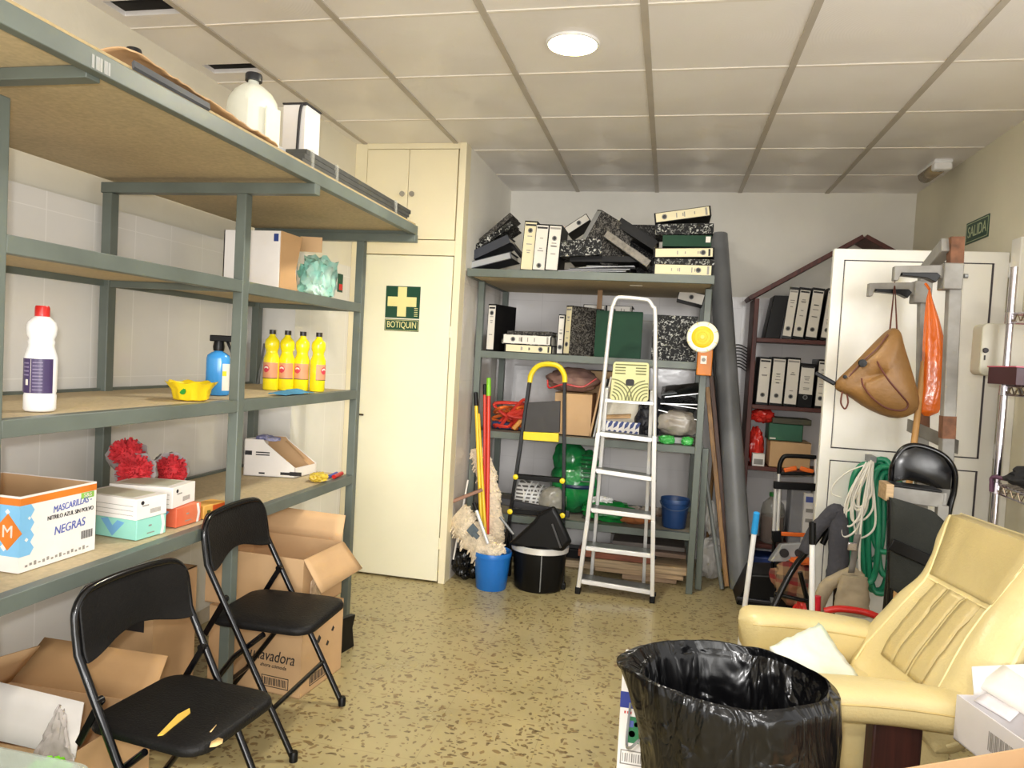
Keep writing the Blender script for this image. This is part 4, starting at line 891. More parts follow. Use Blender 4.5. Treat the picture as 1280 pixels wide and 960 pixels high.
# middle heap
slab('large binder with bold black and white speckled cover lying in the middle heap', (694, 321), (752, 318), 4.50, .1, .28, MARB, ring=None, group=G1)
slab('binder with white spine and finger hole tilted behind the speckled one', (710, 293), (738, 275), 4.78, .052, .26, DKCOV, spine=LABELW, ring=.1, group=G1, marks=False)
slab('binder with pale grey spine leaning steeply at the top of the middle heap', (719, 312), (747, 262), 4.60, .085, .27, MARBG, ay=(.8, .5, -.45), spine=GREYC, ring=None, group=G1, marks=False)
slab('long grey-brown speckled binder sliding down to the right in the middle heap', (754, 296), (808, 334), 4.52, .05, .27, MARBG, spine=mat('grey_brown_spine', (132, 126, 116), rough=.6, var=.2, vs=40), ring=None, group=G1, marks=False, lab=(.0, 1.0))
slab('dark binder with two metal clips beneath the sliding grey-brown one', (770, 282), (816, 312), 4.60, .06, .25, DKCOV, ring=None, group=G1)
facing('black speckled binder standing behind the right stack', 786, 822, 332, 4.88, TZ, at(800, 281, Y=4.88).z-TZ, marble('fine_speckle', (20, 19, 19), (110, 108, 104), 80), ring=None, group=G1)
t = thing('document_pile', 'splayed pile of dark folders and clear sleeves at the shelving top front edge', 'papers', (-.5, 4.6, TZ))
rng = random.Random(5)
GLS = glassy('clear_sleeve', (190, 192, 196), .8, .1)
for i in range(7):
    a = at(697+i*6+rng.uniform(-3, 3), 337, Y=4.47+.01*i); L = .42-.02*i; tl = rng.uniform(-.02, .10)*(1 if i > 2 else .3)
    MB().obx((a.x, a.y, TZ+.003+i*.007), (L*math.cos(tl), 0, L*math.sin(tl)), (0, .24, 0), (0, 0, .005)).build('folder' if i % 2 else 'sleeve', [GLS, DKCOV][i % 2], t)
lying('flat black binder with grey edge on the document pile', 712, 800, 322, 330, 4.55, TZ+.075, .02, cov=DKCOV, ring=None, group=G1, th=.035)
# right stack
z = TZ
_, h_ = lying('cream-spined binder at the bottom of the right stack on the shelving top', 816, 891, 330, 343.5, 4.47, z, 0, spine=LABELC, ring=-.085, group=G1, cov=DKCOV); z += h_+.001
_, h_ = lying('black binder with its opening to the front, second from the bottom of the right stack', 818, 893, 322, 329, 4.48, z, 0, cov=MARB, ring=None, group=G1); z += h_+.001
_, h_ = lying('cream-spined binder in the middle of the right stack, below the green one', 817, 893, 309, 321, 4.47, z, .03, spine=LABELC, ring=-.065, group=G1, cov=DKCOV); z += h_+.012
_, h_ = lying('dark green binder with small white sticker in the right stack', 828, 889, 292, 306, 4.47, z, .01, cov=GREENB, spine=GREENB, ring=None, group=G1, marks=False)
MB().obx(at(882, 303, Y=4.466), (.028, 0, 0), (0, .001, 0), (0, 0, .035)).build('sticker', LABELW, bpy.data.objects[_.name]); z += h_+.004
_, h_ = lying('boldly speckled binder near the top of the right stack', 819, 892, 280, 293, 4.48, z, .03, cov=MARB, spine=MARB, ring=None, group=G1, marks=False, lab=(0, 1)); z += h_+.001
lying('tilted cream-spined binder on top of the right stack', 818, 889, 277, 287, 4.46, z+.001, .15, spine=LABELC, ring=.06, group=G1, cov=DKCOV, th=.06)
# level 1.46
Z1 = BL[2]+.0225
upright('white-spined binder standing by the left post of the upper level', 607, 618, 442, 4.735, Z1, .01, yawb=-.3, spine=LABELW, ring=-.06, group=G2)
_, h_ = lying('cream-spined binder lying at the bottom of the flat stack, upper level', 630, 690, 436, 446, 4.71, Z1, 0, spine=LABELC, ring=-.08, group=G2); z = Z1+h_+.001
_, h_ = lying('white-spined binder lying on the cream one, upper level', 627, 689, 423, 435, 4.70, z, 0, spine=LABELW, ring=.075, group=G2, cov=MARB); z += h_+.001
lying('thin dark speckled folder on top of the flat binder stack, upper level', 634, 690, 414, 419, 4.83, z+.001, .02, cov=MARBG, ring=None, group=G2, th=.025)
upright('narrow binder with white spine standing beside the flat stack', 695, 703, 447, 4.80, Z1, .01, h=.27, spine=LABELW, ring=.05, group=G2, d=.22)
upright('large cream-spined binder turned to show its speckled cover, upper level', 703.5, 715, 447, 4.74, Z1, .02, yawb=-.75, h=.325, spine=LABELC, ring=.07, group=G2, cov=MARBG)
facing('dark green binder facing the viewer behind the aluminium ladder', 742, 800, 450, 4.76, Z1, .305, GREENB, group=G2, ring=None)
facing('boldly speckled binder facing the viewer right of the ladder', 813, 869, 455, 4.745, Z1, .29, MARB, group=G2, ring=None)
tag(MB().box(at(744, 420, Y=5.03).x, at(750, 420, Y=5.03).x, 5.02, 5.04, Z1, 1.948).build('wooden_stick', PINEV), 'upright wooden stick between shelf levels behind the green binder', 'stick')
t = thing('grey_archive_box', 'grey archive box behind the green binder at the back of the upper level', 'box', (-.4, 5.2, Z1))
a, b = at(729, 440, Y=5.08), at(790, 440, Y=5.08); MB().box(a.x, b.x, 5.08, 5.38, Z1, 1.775).build('carton', GREYC, t, bevel=.003)
z = 1.775
for i, (l, r_) in enumerate(((729, 758), (758, 791))):
    lying(('white-spined binder lying on the grey archive box, left of the wooden stick', 'white-spined binder lying on the grey archive box, right of the wooden stick')[i], l, r_-.6, 377, 390, 5.06, z, 0, spine=LABELW, ring=.05, group=G2)
for i, (l, r_, zt_) in enumerate(((791, 831, 1.80), (832, 856, 1.72), (857, 873, 1.70))):
    a, b = at(l, 420, Y=5.1), at(r_, 420, Y=5.1)
    tt = thing('grey_archive_box', ('tall grey archive box right of the ladder hoop', 'grey archive box behind the speckled binder', 'narrow grey archive box by the right post')[i], 'box', ((a.x+b.x)/2, 5.2, Z1), 0, 'grey archive boxes')
    MB().box(a.x, b.x, 5.10, 5.38, Z1, zt_).build('carton', GREYC, tt, bevel=.003); MB().box(a.x, b.x, 5.097, 5.10, zt_-.05, zt_-.046).build('lid_seam', INKG, tt)
slab('white-spined binder lying tilted on the grey boxes at the right end', (846, 374), (878, 382), 5.05, .075, .25, DKCOV, spine=LABELW, ring=.09, group=G2, marks=False)
# ------------------------------------------------------------------ level .925
Z2 = BL[1]+.0225; SYF = 4.76
def film(name, rgb, a): return glassy(name, rgb, a, .12)
OT = mat('orange_strap', (224, 108, 40), rough=.6, var=.1); RS = mat('red_strap', (196, 50, 36), rough=.6, var=.1)
t = thing('strap_tangle', 'tangle of orange and red straps at the left end of the middle shelf', 'straps', (-1.1, 4.9, Z2))
for nm, m, sd, n_ in (('orange_strap', OT, 3, 5), ('red_strap', RS, 9, 5)):
    rng = random.Random(sd); b = MB()
    for i in range(n_):
        pts = [V((rng.uniform(-1.2, -.90), rng.uniform(4.8, 5.0), Z2+.012+.23*rng.random()*(1 if nm[0] == 'r' else .7))) for _ in range(5)]; pts[0].z = Z2+.012
        b.tube(bez(pts, 8), .012, 6)
    b.build(nm, m, t)
tag(MB().obx((-1.0, 4.8, Z2+.001), (.11, .02, .14), (0, .05, 0), (-.025, 0, .02)).build('ochre_handle', mat('ochre', (206, 140, 52), rough=.5), bevel=.006), 'ochre handle piece leaning beside the black stepladder on the middle shelf', 'tool')
tag(MB().box(-1.18, -.93, 4.86, 5.1, Z2+.0005, Z2+.05).build('blue_case', mat('navy_case', (38, 54, 92), rough=.5), bevel=.008), 'flat navy case under the strap tangle', 'case')
t = thing('white_sheet_stack', 'pale panels standing at the back of the middle shelf behind the black stepladder', 'panels', (-.95, 5.25, Z2))
for i in range(3): MB().obx((-1.15+.02*i, 5.30-.04*i, Z2), (.46, 0, 0), (0, .006, 0), (0, .08, .44-.03*i)).build('panel', mat('pale_panel', (226, 226, 228), rough=.3), t)
t = thing('plaid_bag', 'brown plaid cloth bag lying on a carton behind the black stepladder', 'bag', (-.6, 4.92, Z2+.3))
carton(thing('shelf_carton', 'brown carton on the middle shelf under the plaid bag', 'box', (-.6, 4.9, Z2)), (-.735, 4.80, Z2), (.25, 0, 0), (0, .28, 0), .285, top=True)
MB().blob((-.64, 4.95, Z2+.365), (.18, .12, .085), .16, 2.2, 4, flat=.85).build('bag', mat('mauve_brown', (118, 88, 84), rough=.8, rgb2=(152, 120, 104), vs=16), t)
MB().tube(bez([(-.8, 4.84, Z2+.36), (-.78, 4.82, Z2+.31), (-.68, 4.82, Z2+.34), (-.56, 4.83, Z2+.33), (-.47, 4.85, Z2+.39)]), .006).build('piping', RED, t)
carton(thing('shelf_carton', 'brown carton at the back of the middle shelf behind the ladder rail', 'box', (-.45, 5.2, Z2)), (-.66, 5.13, Z2), (.36, 0, 0), (0, .24, 0), .44, top=True)
for i, (px, m, lab_) in enumerate(((735, CARTON, 'cardboard sheet standing on edge, leftmost of three behind the aluminium ladder'), (740, GREYC, 'grey card sheet standing on edge between two others behind the ladder'), (746, PAPER, 'pale card sheet standing on edge nearest the aluminium ladder rail'))):
    a = at(px, 560, Y=4.80); tag(MB().obx((a.x, 4.80, Z2), (.012, 0, 0), (.0, .30, 0), (.06, 0, .37+.02*i)).build('card_sheet', m, bevel=.001), lab_, 'card', 'card sheets on the middle shelf')
# blue printed carton with papers
t = thing('blue_print_carton', 'white carton with blue leaf print holding papers behind the ladder', 'box', (-.3, 4.9, Z2))
a, b = at(748, 550, Y=4.80), at(798, 550, Y=4.80); zt_ = at(770, 527, Y=4.80).z
carton(t, (a.x, 4.80, Z2), (b.x-a.x, 0, 0), (0, .26, 0), zt_-Z2, m=WHITE)
d = MB()
for i in range(7):
    x = a.x+.015+i*(b.x-a.x-.04)/6.2; z0 = Z2+.01
    for j in range(2): d.prism([(0, 0), (.022, .015), (.034, .045), (.02, .05), (.004, .03)], (x+.012*(j % 2)-.006, 4.7985, z0+j*.06), (1, 0, 0), (0, 0, 1), (0, .001, 0))
d.build('leaf_print', mat('leaf_blue', (52, 70, 130)), t)
tag(MB().surf(lambda u, v: (lerp(a.x+.01, b.x-.02, u), lerp(4.82, 5.02, v), zt_-.02+.16*v+.03*noise.noise(V((u*4, v*3, 2)))-.04*u*(1-v)), 10, 8).build('paper_sheets', PAPER, solid=.012), 'loose white papers sticking out of the blue print carton', 'papers')
tag(MB().surf(lambda u, v: (lerp(a.x+.02, b.x-.06, u), lerp(4.807, 4.85, v), zt_+.012+.02*u+.02*v), 6, 4).build('brown_envelope', CARTON, solid=.008), 'brown envelope lying across the papers in the blue print carton', 'envelope')
tag(MB().blob((-.115, 4.89, Z2+.10), (.085, .10, .12), .25, 2.5, 6, flat=.82).blob((-.1, 4.95, Z2+.22), (.07, .09, .1), .25, 2.5, 7).build('dark_bag', mat('navy_black_bag', (26, 27, 34), rough=.5)), 'dark navy bag slumped beside the blue print carton on the middle shelf', 'bag')
# glass panes, wrapped slab, green packs right of ladder
t = thing('glass_panes', 'stack of dark glass panes with bright edges tilted on the middle shelf', 'panes', (.07, 5.0, Z2+.2))
GL = mat('dark_glass', (40, 44, 46), rough=.08, var=.1)
for i in range(4):
    MB().obx((-.05+.012*i, 4.86+.01*i, Z2+.205+.022*i+(.02 if i % 2 else 0)), (.26-.01*i, 0, (-.05, .01, -.02, .04)[i]), (0, .36, .06), (0, 0, .006)).m(1).obx((-.05+.012*i, 4.857+.01*i, Z2+.205+.022*i+(.02 if i % 2 else 0)), (.26-.01*i, 0, (-.05, .01, -.02, .04)[i]), (0, .003, 0), (0, 0, .006)).build('pane', [GL, ALU], t)
MB().surf(lambda u, v: (lerp(-.04, .19, u), lerp(4.95, 5.3, v), Z2+.30+.05*v+.02*math.sin(PI*u)), 8, 6).build('clear_cover', film('pane_cover', (190, 196, 198), .45), t, solid=.003)
tag(MB().blob((.07, 4.95, Z2+.125), (.135, .15, .085), .13, 2.4, 9, flat=.9, pw=.75).build('wrapped_bundle', foil('grey_brown_wrap', (146, 136, 122), (170, 164, 156))), 'grey-brown plastic wrapped bundle under the glass panes', 'bundle')
tag(MB().box(-.06, .19, 4.80, 5.1, Z2+.0005, Z2+.038).build('flat_tray', GREYC, bevel=.004), 'flat grey tray under the wrapped bundle on the middle shelf', 'tray')
for i, (px, w, lab_) in enumerate(((833, .10, 'green foil pack, left of two lying on the shelf edge right of the ladder'), (859, .075, 'green foil pack, right of two lying on the shelf edge beside the post'))):
    a = at(px, 555, Y=4.77); tag(MB().blob((a.x, 4.765, Z2+.026), (w/2, .034, .027), .2, 3, i, flat=.93, pw=.7).build('green_pack', foil('green_foil', (40, 160, 60), (90, 196, 100))), lab_, 'pack', 'green packs on the shelf edge')
# ------------------------------------------------------------------ level .368
Z3 = BL[0]+.0225
t = thing('white_basket', 'white slotted plastic basket lying on the low shelf behind the black stepladder', 'basket', (-.9, 4.95, Z3))
SLOT = holes('slotted_white', (226, 224, 220), (96, 94, 92), 40, .5)
Mb = frame((-.99, 4.98, Z3+.10), (0, .3, -.05), (.25, 0, .97), (.95, 0, -.28))
MB().lathe([(.001, 0), (.105, 0), (.115, .05), (.115, .2), (.125, .205), (.125, .215), (.11, .215), (.105, .2), (.1, .01), (0, .01)], M=Mb, n=28).build('basket', SLOT, t)
MB().lathe([(.118, .2), (.128, .2), (.128, .225), (.118, .225)], M=Mb, n=28).build('rim', WPLAST, t)
for i in range(3): MB().tube([Mb @ V((.122*math.cos(a), .122*math.sin(a), .08+.04*i)) for a in [2*PI*j/24 for j in range(24)]], .006, 6, closed=True).build('band', WPLAST, t)
tag(MB().obx((-1.18, 4.70, Z3+.075), (.60, 0, -.055), (0, .03, 0), (0, 0, .045)).build('dark_bar', mat('charcoal_bar', (58, 58, 62), rough=.5), bevel=.006), 'charcoal bar lying across the front of the white basket', 'bar')
tag(MB().blob((-.715, 4.83, Z3+.095), (.095, .09, .098), .12, 3, 11, flat=.95).build('clear_bag', foil('clear_bag_grey', (150, 146, 134), (196, 192, 180), .85)), 'clear plastic bag bulging beside the green sack on the low shelf', 'bag')
gs = MB().blob((-.60, 5.0, Z3+.19), (.165, .13, .2), .14, 1.8, 12, flat=.93, pw=.85).blob((-.635, 5.0, Z3+.37), (.12, .1, .13), .14, 2, 13).blob((-.51, 5.0, Z3+.33), (.085, .1, .11), .12, 2, 14)
t = thing('green_sack', 'large dark green plastic sack of crates on the low shelf', 'sack', (-.57, 5, Z3))
gs.build('sack', mat('green_sack', (30, 140, 66), rough=.15, rgb2=(30, 96, 60), vs=5, bump=.5, bs=14), t)
b = MB()
for i in range(7):
    z = Z3+.24+.03*i; b.tube([(-.54+.0*i, 4.885-.006, z), (-.5, 4.878, z), (-.46, 4.885, z)], .006, 6)
b.build('crate_slats', mat('dark_green_slat', (18, 74, 40), rough=.4), t)
MB().tube([(-.575+.147*math.cos(a), 5+.137*math.sin(a), Z3+.2) for a in [2*PI*i/32 for i in range(32)]], .014, 6, closed=True).build('band', mat('band_navy', (34, 48, 82), rough=.4), t)
t = thing('green_pack_pile', 'flat green pack with white tie on the low shelf behind the ladder', 'pack', (-.3, 4.85, Z3))
MB().blob((-.34, 4.86, Z3+.062), (.17, .11, .065), .2, 2.6, 15, flat=.95, pw=.8).build('pack', mat('bright_green', (30, 152, 62), rough=.2, rgb2=(18, 98, 50), vs=14, bump=.6, bs=16), t)
MB().blob((-.38, 4.85, Z3+.13), (.07, .05, .03), .4, 3, 16).build('white_tie', WPLAST, t)
tag(MB().blob((-.165, 4.83, Z3+.036), (.11, .07, .037), .2, 2.5, 17, flat=.95).build('rust_cloth', mat('rust_cloth', (170, 104, 58), rough=.9, var=.15)), 'rust-coloured cloth beside the flat green pack on the low shelf', 'cloth')
rng = random.Random(3); b = MB()
for i in range(7): b.blob((-.3+.05*i+rng.uniform(-.01, .01), 4.98+rng.uniform(-.03, .05), Z3+.035+.03*rng.random()), (.045, .04, .03), .4, 3, i+20, sub=3)
tag(b.build('crumpled_wrapping', foil('crumpled_wrap', (196, 188, 176), (120, 96, 80))), 'heap of crumpled wrapping at the back of the low shelf', 'wrapping', None, 'stuff')
def bucket(name, label, x, y, z, r0, r1, h, m, bail=True):
    t = thing(name, label, 'bucket', (x, y, z))
    MB().lathe([(0, .002), (r0*.96, 0), (r0, .006), (r1*.985, h-.03), (r1*1.03, h-.028), (r1*1.04, h-.004), (r1*1.02, h), (r1*.98, h-.004), (r1*.95, h-.04), (r0*.93, .012), (0, .01)], (x, y, z), 36).build('body', m, t, ang=50)
    if bail: MB().tube([(x+r1*1.05*math.cos(a), y-r1*.2-abs(math.sin(a))*r1*.9, z+h-.02-.12*abs(math.sin(a))*h*2) for a in [PI+PI*i/16 for i in range(17)]], .0035, 6).build('handle', mat('bucket_handle', (52, 70, 100), rough=.4), t)
    return t
p0, p1 = at(827, 622, Y=4.82), at(862, 622, Y=4.82)
bucket('navy_bucket', 'dark blue bucket standing on the low shelf by the right post', (p0.x+p1.x)/2, 4.86, Z3, .076, .092, .19, mat('navy_plastic', (30, 62, 110), rough=.4, var=.05))
# planks on the floor under the shelving
pl = [('pale bundle of laths on the floor at the left under the shelving', -.72, .02, .0, .05, .46, 4.98, (206, 182, 148)), ('pale plank at the bottom right of the plank pile', -.22, .012, 0, .045, .36, 4.86, (190, 160, 130)), ('second pale plank of the pile under the shelving, left end forward', -.40, .0, .046, .035, .58, 4.82, (200, 170, 134)), ('light wide plank in the middle of the plank pile', -.42, .005, .082, .05, .62, 4.80, (206, 178, 140)),
      ('reddish plank lying on the light wide plank', -.52, .0, .133, .05, .50, 4.82, (160, 92, 66)), ('brown batten at the top of the plank pile', -.25, 0, .184, .03, .44, 4.84, (132, 108, 92)), ('grey board on top of the plank pile by the right post', -.30, .0, .215, .03, .48, 4.9, (120, 112, 106))]
for lab_, x, yw, z, hh_, L, y, c_ in pl:
    tag(MB().obx((x, y, z+.0005), (L, yw*2, 0), (0, .24, 0), (0, 0, hh_)).build('plank', wood('plank_%d' % c_[0], c_, tuple(int(q*.78) for q in c_), axis=0), bevel=.003), lab_, 'plank', 'planks under the back shelving')
tag(MB().obx((-.95, 5.18, .0), (.62, 0, 0), (0, .012, 0), (0, .05, .36)).build('white_board', mat('white_board', (206, 204, 202), rough=.5, var=.03), bevel=.002), 'white board standing behind the plank pile under the shelving', 'board')
tag(MB().box(-.85, -.50, 5.05, 5.17, .0005, .12).build('black_box', BLACK, bevel=.01), 'black low box on the floor behind the black bin', 'box')
# ------------------------------------------------------------------ aluminium stepladder
t = thing('stepladder', 'tall aluminium stepladder with ribbed steps and pale top platform in front of the shelving', 'ladder', (-.24, 4.5, 0))
fl0, fr0 = at(722, 742, Z=0), at(815, 754, Z=0)
def lY(z): return 4.46-.14*z/1.85       # front rails climb slightly towards the viewer, clear of the shelf edge
YT = .0
def lrail(px, py):
    y = 4.46
    for _ in range(6): q = at(px, py, Y=y); y = lY(q.z)
    return q
Lp = [V((fl0.x, lY(0), .012))]+[lrail(x, y) for x, y in ((734.5, 650), (748, 541), (757, 455), (764, 392))]
Rp = [V((fr0.x, lY(0), .012))]+[lrail(x, y) for x, y in ((816.5, 650), (818, 545), (819, 460), (819, 392))]
tl, tr = lrail(770, 374), lrail(812, 377)
for nm, P in (('left', Lp), ('right', Rp)):
    b = MB()
    for a, c in zip(P[:3], P[1:3]): b.bar(a, c, .026, .05, up=(0, 1, 0))
    b.build('side_rail', ALU, t, bevel=.003)
hp = [Lp[2]]+[Lp[3], Lp[4]]+[tl+V((-.012, 0, -.03)), tl, tl+V((.03, 0, .012)), tr+V((-.03, 0, .012)), tr, tr+V((.02, 0, -.03))]+[Rp[4], Rp[3], Rp[2]]
MB().tube(bez(hp, 5), .0125, 10).build('hoop_rail', ALU, t)
for ly, ry in ((725, 740), (683.5, 694), (636, 646), (587, 598), (541, 549)):
    a = lrail({725: 724, 683.5: 730, 636: 737, 587: 743, 541: 748}[ly], ly); b_ = lrail(817.5, ry); dx = b_-a
    MB().obx(a+V((.006, -.006, -.02)), dx-V((.012, 0, 0)), (0, .02, 0), (0, 0, .027)).build('step_front', ALU, t, bevel=.003)
    sb = MB(); n = 9
    for i in range(n): sb.obx(a+V((.006, .015+.013*i, -.016)), dx-V((.012, 0, 0)), (0, .009, 0), (0, 0, .022)).obx(a+V((.006, .015+.013*i, -.018)), dx-V((.012, 0, 0)), (0, .013, 0), (0, 0, .01))
    sb.build('step', ALUD, t)
    for q, s in ((a, 1), (b_, -1)): MB().obx(q+V((-.014, -.012, -.024)), (.028, 0, 0), (0, .05, 0), (0, 0, .014)).build('step_joint', BLACK, t, bevel=.003)
for q in (Lp[0], Rp[0]): MB().obx(q+V((-.017, -.03, -.012)), (.034, 0, 0), (0, .06, 0), (0, 0, .045)).build('foot_cap', BLACK, t, bevel=.006)
# rear support legs
for P, s in ((Lp, 1), (Rp, -1)): MB().bar(V((P[0].x+.06*s, 4.66, 0.0)), V((P[3].x+.012*s, lY(1.35)+.055, 1.30)), .022, .04, up=(0, 1, 0)).build('rear_leg', ALU, t, bevel=.003)
q = [lrail(*p) for p in ((764, 452), (812, 454), (812, 502), (761, 500))]
PM = mat('pale_platform', (206, 204, 150), rough=.5, var=.04)
nrm = V((0, .03, 0))
plx = MB(); c0 = (q[0]+q[2])/2+V((0, -.035, 0)); ux = (q[1]-q[0]); uz = (q[0]-q[3]); W2, H2 = ux.length, uz.length; ux.normalize(); uz.normalize()
plx.prism([(x*(1 if y < 0 else .93), y) for x, y in rrect(W2, H2, .02)], c0, ux, uz, nrm).build('platform', PM, t, bevel=.003)
gr = MB()
for i in range(5):
    z = H2*(.43-.075*i)
    if i < 4: gr.tube([c0+ux*x+uz*z+V((0, -.001, 0)) for x in (-W2*.4, -.03 if i else W2*.0)], .0035, 5).tube([c0+ux*x+uz*z+V((0, -.001, 0)) for x in (.03 if i else 0, W2*.4)], .0035, 5)
for i in range(6):
    r_ = .028+.019*i
    for s in (1, -1):
        pts = [c0+ux*(s*(W2*.47-r_*math.cos(a)))+uz*(-H2*.48+r_*math.sin(a))+V((0, -.001, 0)) for a in [PI/2*j/10 for j in range(11)]]
        pts = [p for p in pts if abs((p-c0).dot(ux)) < W2*.47 and (p-c0).dot(uz) < H2*.12]
        if len(pts) > 2: gr.tube(pts, .0035, 5)
gr.build('grip_groove', mat('groove_green', (120, 122, 84), rough=.6), t)
MB().prism(rrect(.05, .04, .014), c0+uz*(-.005)+V((0, -.002, 0)), ux, uz, (0, .01, 0)).build('hand_slot', INK, t)
MB().box(q[3].x-.02, q[2].x+.02, lY(1.3)+.0, lY(1.3)+.03, q[3].z-.012, q[3].z+.006).build('platform_bar', ALU, t)
# ------------------------------------------------------------------ black stepladder
t = thing('stepladder', 'small black stepladder with yellow handle and yellow step edge at the left of the shelving', 'ladder', (-.83, 4.6, 0))
def bY(z): return 4.50+.08*(z/1.45)
def brail(px, py):
    y = 4.55
    for _ in range(6): q = at(px, py, Y=y); y = bY(q.z)
    return q
l0, l1 = brail(662, 478), brail(637, 650); r0, r1 = brail(706, 478), brail(704.5, 650)
ext = lambda a, b: b+(b-a)*((b.z-.012)/(a.z-b.z))
lf, rf = ext(l0, l1), ext(r0, r1)
YLP = mat('ladder_yellow', (232, 206, 30), rough=.4, var=.05)
for a, b_ in ((l0, lf), (r0, rf)): MB().bar(a, b_, .022, .036, up=(0, 1, 0)).build('side_rail', BLKTUBE, t, bevel=.003)
tl_, tr_ = brail(672, 458), brail(698, 458)
MB().tube(bez([l0, brail(664, 468), tl_, brail(685, 455), tr_, brail(705, 468), r0], 6), .017, 8).build('top_handle', YLP, t)
a, b_, c_, d_ = [brail(*p) for p in ((661, 503), (701, 501), (700, 540), (656, 540))]
MB().add([p+V((0, -.028, 0)) for p in (a, b_, c_, d_)]+[p+V((0, .0, 0)) for p in (a, b_, c_, d_)], [(0, 1, 2, 3), (7, 6, 5, 4), (0, 4, 5, 1), (1, 5, 6, 2), (2, 6, 7, 3), (3, 7, 4, 0)]).build('platform', mat('ribbed_black', (58, 56, 56), rough=.7), t, bevel=.003)
a, b_, c_, d_ = [brail(*p) for p in ((655.5, 539), (699, 541), (699, 552), (655, 549))]
MB().add([p+V((0, -.034, 0)) for p in (a, b_, c_, d_)]+[p for p in (a, b_, c_, d_)], [(0, 1, 2, 3), (7, 6, 5, 4), (0, 4, 5, 1), (1, 5, 6, 2), (2, 6, 7, 3), (3, 7, 4, 0)]).build('yellow_edge', YLP, t, bevel=.003)
for (la, ra) in (((646, 595), (704, 600)), ((639, 638), (704, 643)), ((631, 690), (704, 695))):
    a, b_ = brail(*la), brail(*ra)
    MB().bar(a+V((0, -.01, 0)), b_+V((0, -.01, 0)), .05, .03).build('step', BLACK, t, bevel=.004)
    for p in (a, b_): MB().lathe([(0, 0), (.017, 0), (.017, .012), (.01, .016), (0, .016)], M=frame(p+V((0, -.03, 0)), (1, 0, 0), (0, 0, 1), (0, -1, 0)), n=14).build('yellow_joint', YLP, t)
for p in (lf, rf): MB().obx(p+V((-.016, -.02, -.012)), (.032, 0, 0), (0, .04, 0), (0, 0, .04)).build('foot_cap', BLACK, t, bevel=.005)
# ------------------------------------------------------------------ brooms, mops, buckets, bin
def handle(name, label, a, b, r, m, tipm=None, tip=.0, cat='handle', group='broom and mop handles'):
    t = thing(name, label, cat, (a.x, a.y, a.z), 0, group); d = (b-a)
    MB().tube([a, b-d.normalized()*tip], r, 10).build('stick', m, t)
    if tip: MB().tube([b-d.normalized()*(tip+.002), b-d.normalized()*.004, b], [r*1.25, r*1.2, r*.6], 10).build('grip_tip', tipm, t)
    return t
YH, RH = mat('yellow_handle', (232, 196, 46), rough=.35, var=.05), mat('red_handle', (212, 58, 40), rough=.35, var=.05)
def hp_(px, py, Y): return at(px, py, Y=Y)
handle('broom_handle', 'yellow broom handle with black tip, leftmost in the corner', hp_(603, 690, 4.50), hp_(594.5, 490, 4.62), .012, YH, BLACK, .09)
handle('broom_handle', 'yellow broom handle just right of the black-tipped one', hp_(608, 690, 4.52), hp_(598, 517, 4.64), .011, YH)
handle('broom_handle', 'red broom handle with green tip in the corner', hp_(609, 688, 4.56), hp_(611, 472, 4.66), .013, RH, mat('lime_tip', (130, 196, 40), rough=.4), .12)
handle('broom_handle', 'red broom handle with dark tip, between the yellow handle and the green-tipped red one', hp_(606, 690, 4.60), hp_(606, 480, 4.68), .011, RH, BLACK, .07)
a = hp_(566, 712, 4.42)
handle('broom_handle', 'thin pale rod standing behind the leaning mop by the cupboard', V((a.x, 4.42, .13)), hp_(585, 600, 4.5), .006, LABELW)
def mophead(name, label, path, rw, seed, fl, extra):
    t = thing(name, label, 'mop', path[0]); rng = random.Random(seed)
    pts = bez(path, 10); n = len(pts)
    rad = [rw*(.55+.45*math.sin(PI*min(1, (i+2)/(n*.42)))) if i < n*.2 else rw*(1+.12*math.sin(i)) for i in range(n)]
    b = MB(); L = len(pts)
    ax = (pts[-1]-pts[0]).normalized(); sx = ax.cross(V((0, 1, 0))).normalized()
    b.surf(lambda u, v: (lambda i, a: pts[i]+sx*rad[i]*math.cos(a)*(1+.14*noise.noise(V((i*.6, math.cos(a)*3, math.sin(a)*3+seed))))+V((0, 1, 0))*rad[i]*fl*math.sin(a))(min(L-1, int(u*(L-1)+.5)), 2*PI*v), L, 20, cv=True)
    for i in range(110):   # yarn ends round the rim
        j = rng.randrange(1, L); s = rng.choice((-1, 1)); p = pts[j]+sx*s*rad[j]*.75+V((0, rng.uniform(-.8, .5)*rad[j]*fl, 0)); q = p+sx*s*rad[j]*rng.uniform(.25, .42)-V((0, 0, rng.uniform(.005, .03)))
        b.tube([p, lerp(p, q, .6)+V((0, -.004, .004)), q], [.006, .006, .004], 5)
    b.build('mop_yarn', MOP, t); extra(t, pts, sx); return t
def ex1(t, pts, sx): pass
mophead('flat_mop', 'long beige dust mop standing upright behind the red handles', [hp_(597, 560, 4.68), hp_(610, 600, 4.66), hp_(617, 650, 4.62), hp_(620, 690, 4.56)], .065, 1, .4, ex1)
def ex2(t, pts, sx):
    p = hp_(592, 662, 4.30); M = frame(p, sx, (0, 1, 0), (pts[0]-pts[-1]).normalized())
    MB().obx(M @ V((-.03, -.03, -.03)), M.to_3x3() @ V((.06, 0, 0)), (0, .02, 0), M.to_3x3() @ V((0, 0, .06))).obx(M @ V((-.012, -.05, -.06)), M.to_3x3() @ V((.024, 0, 0)), (0, .03, 0), M.to_3x3() @ V((0, 0, .05))).build('grey_clamp', mat('mop_clamp', (84, 96, 104), rough=.5), t, bevel=.003)
mophead('flat_mop', 'wide cream dust mop leaning diagonally with its end in the blue bucket', [hp_(572, 640, 4.44), hp_(584, 660, 4.36), hp_(602, 684, 4.32), hp_(622, 698, 4.33)], .09, 4, .45, ex2)
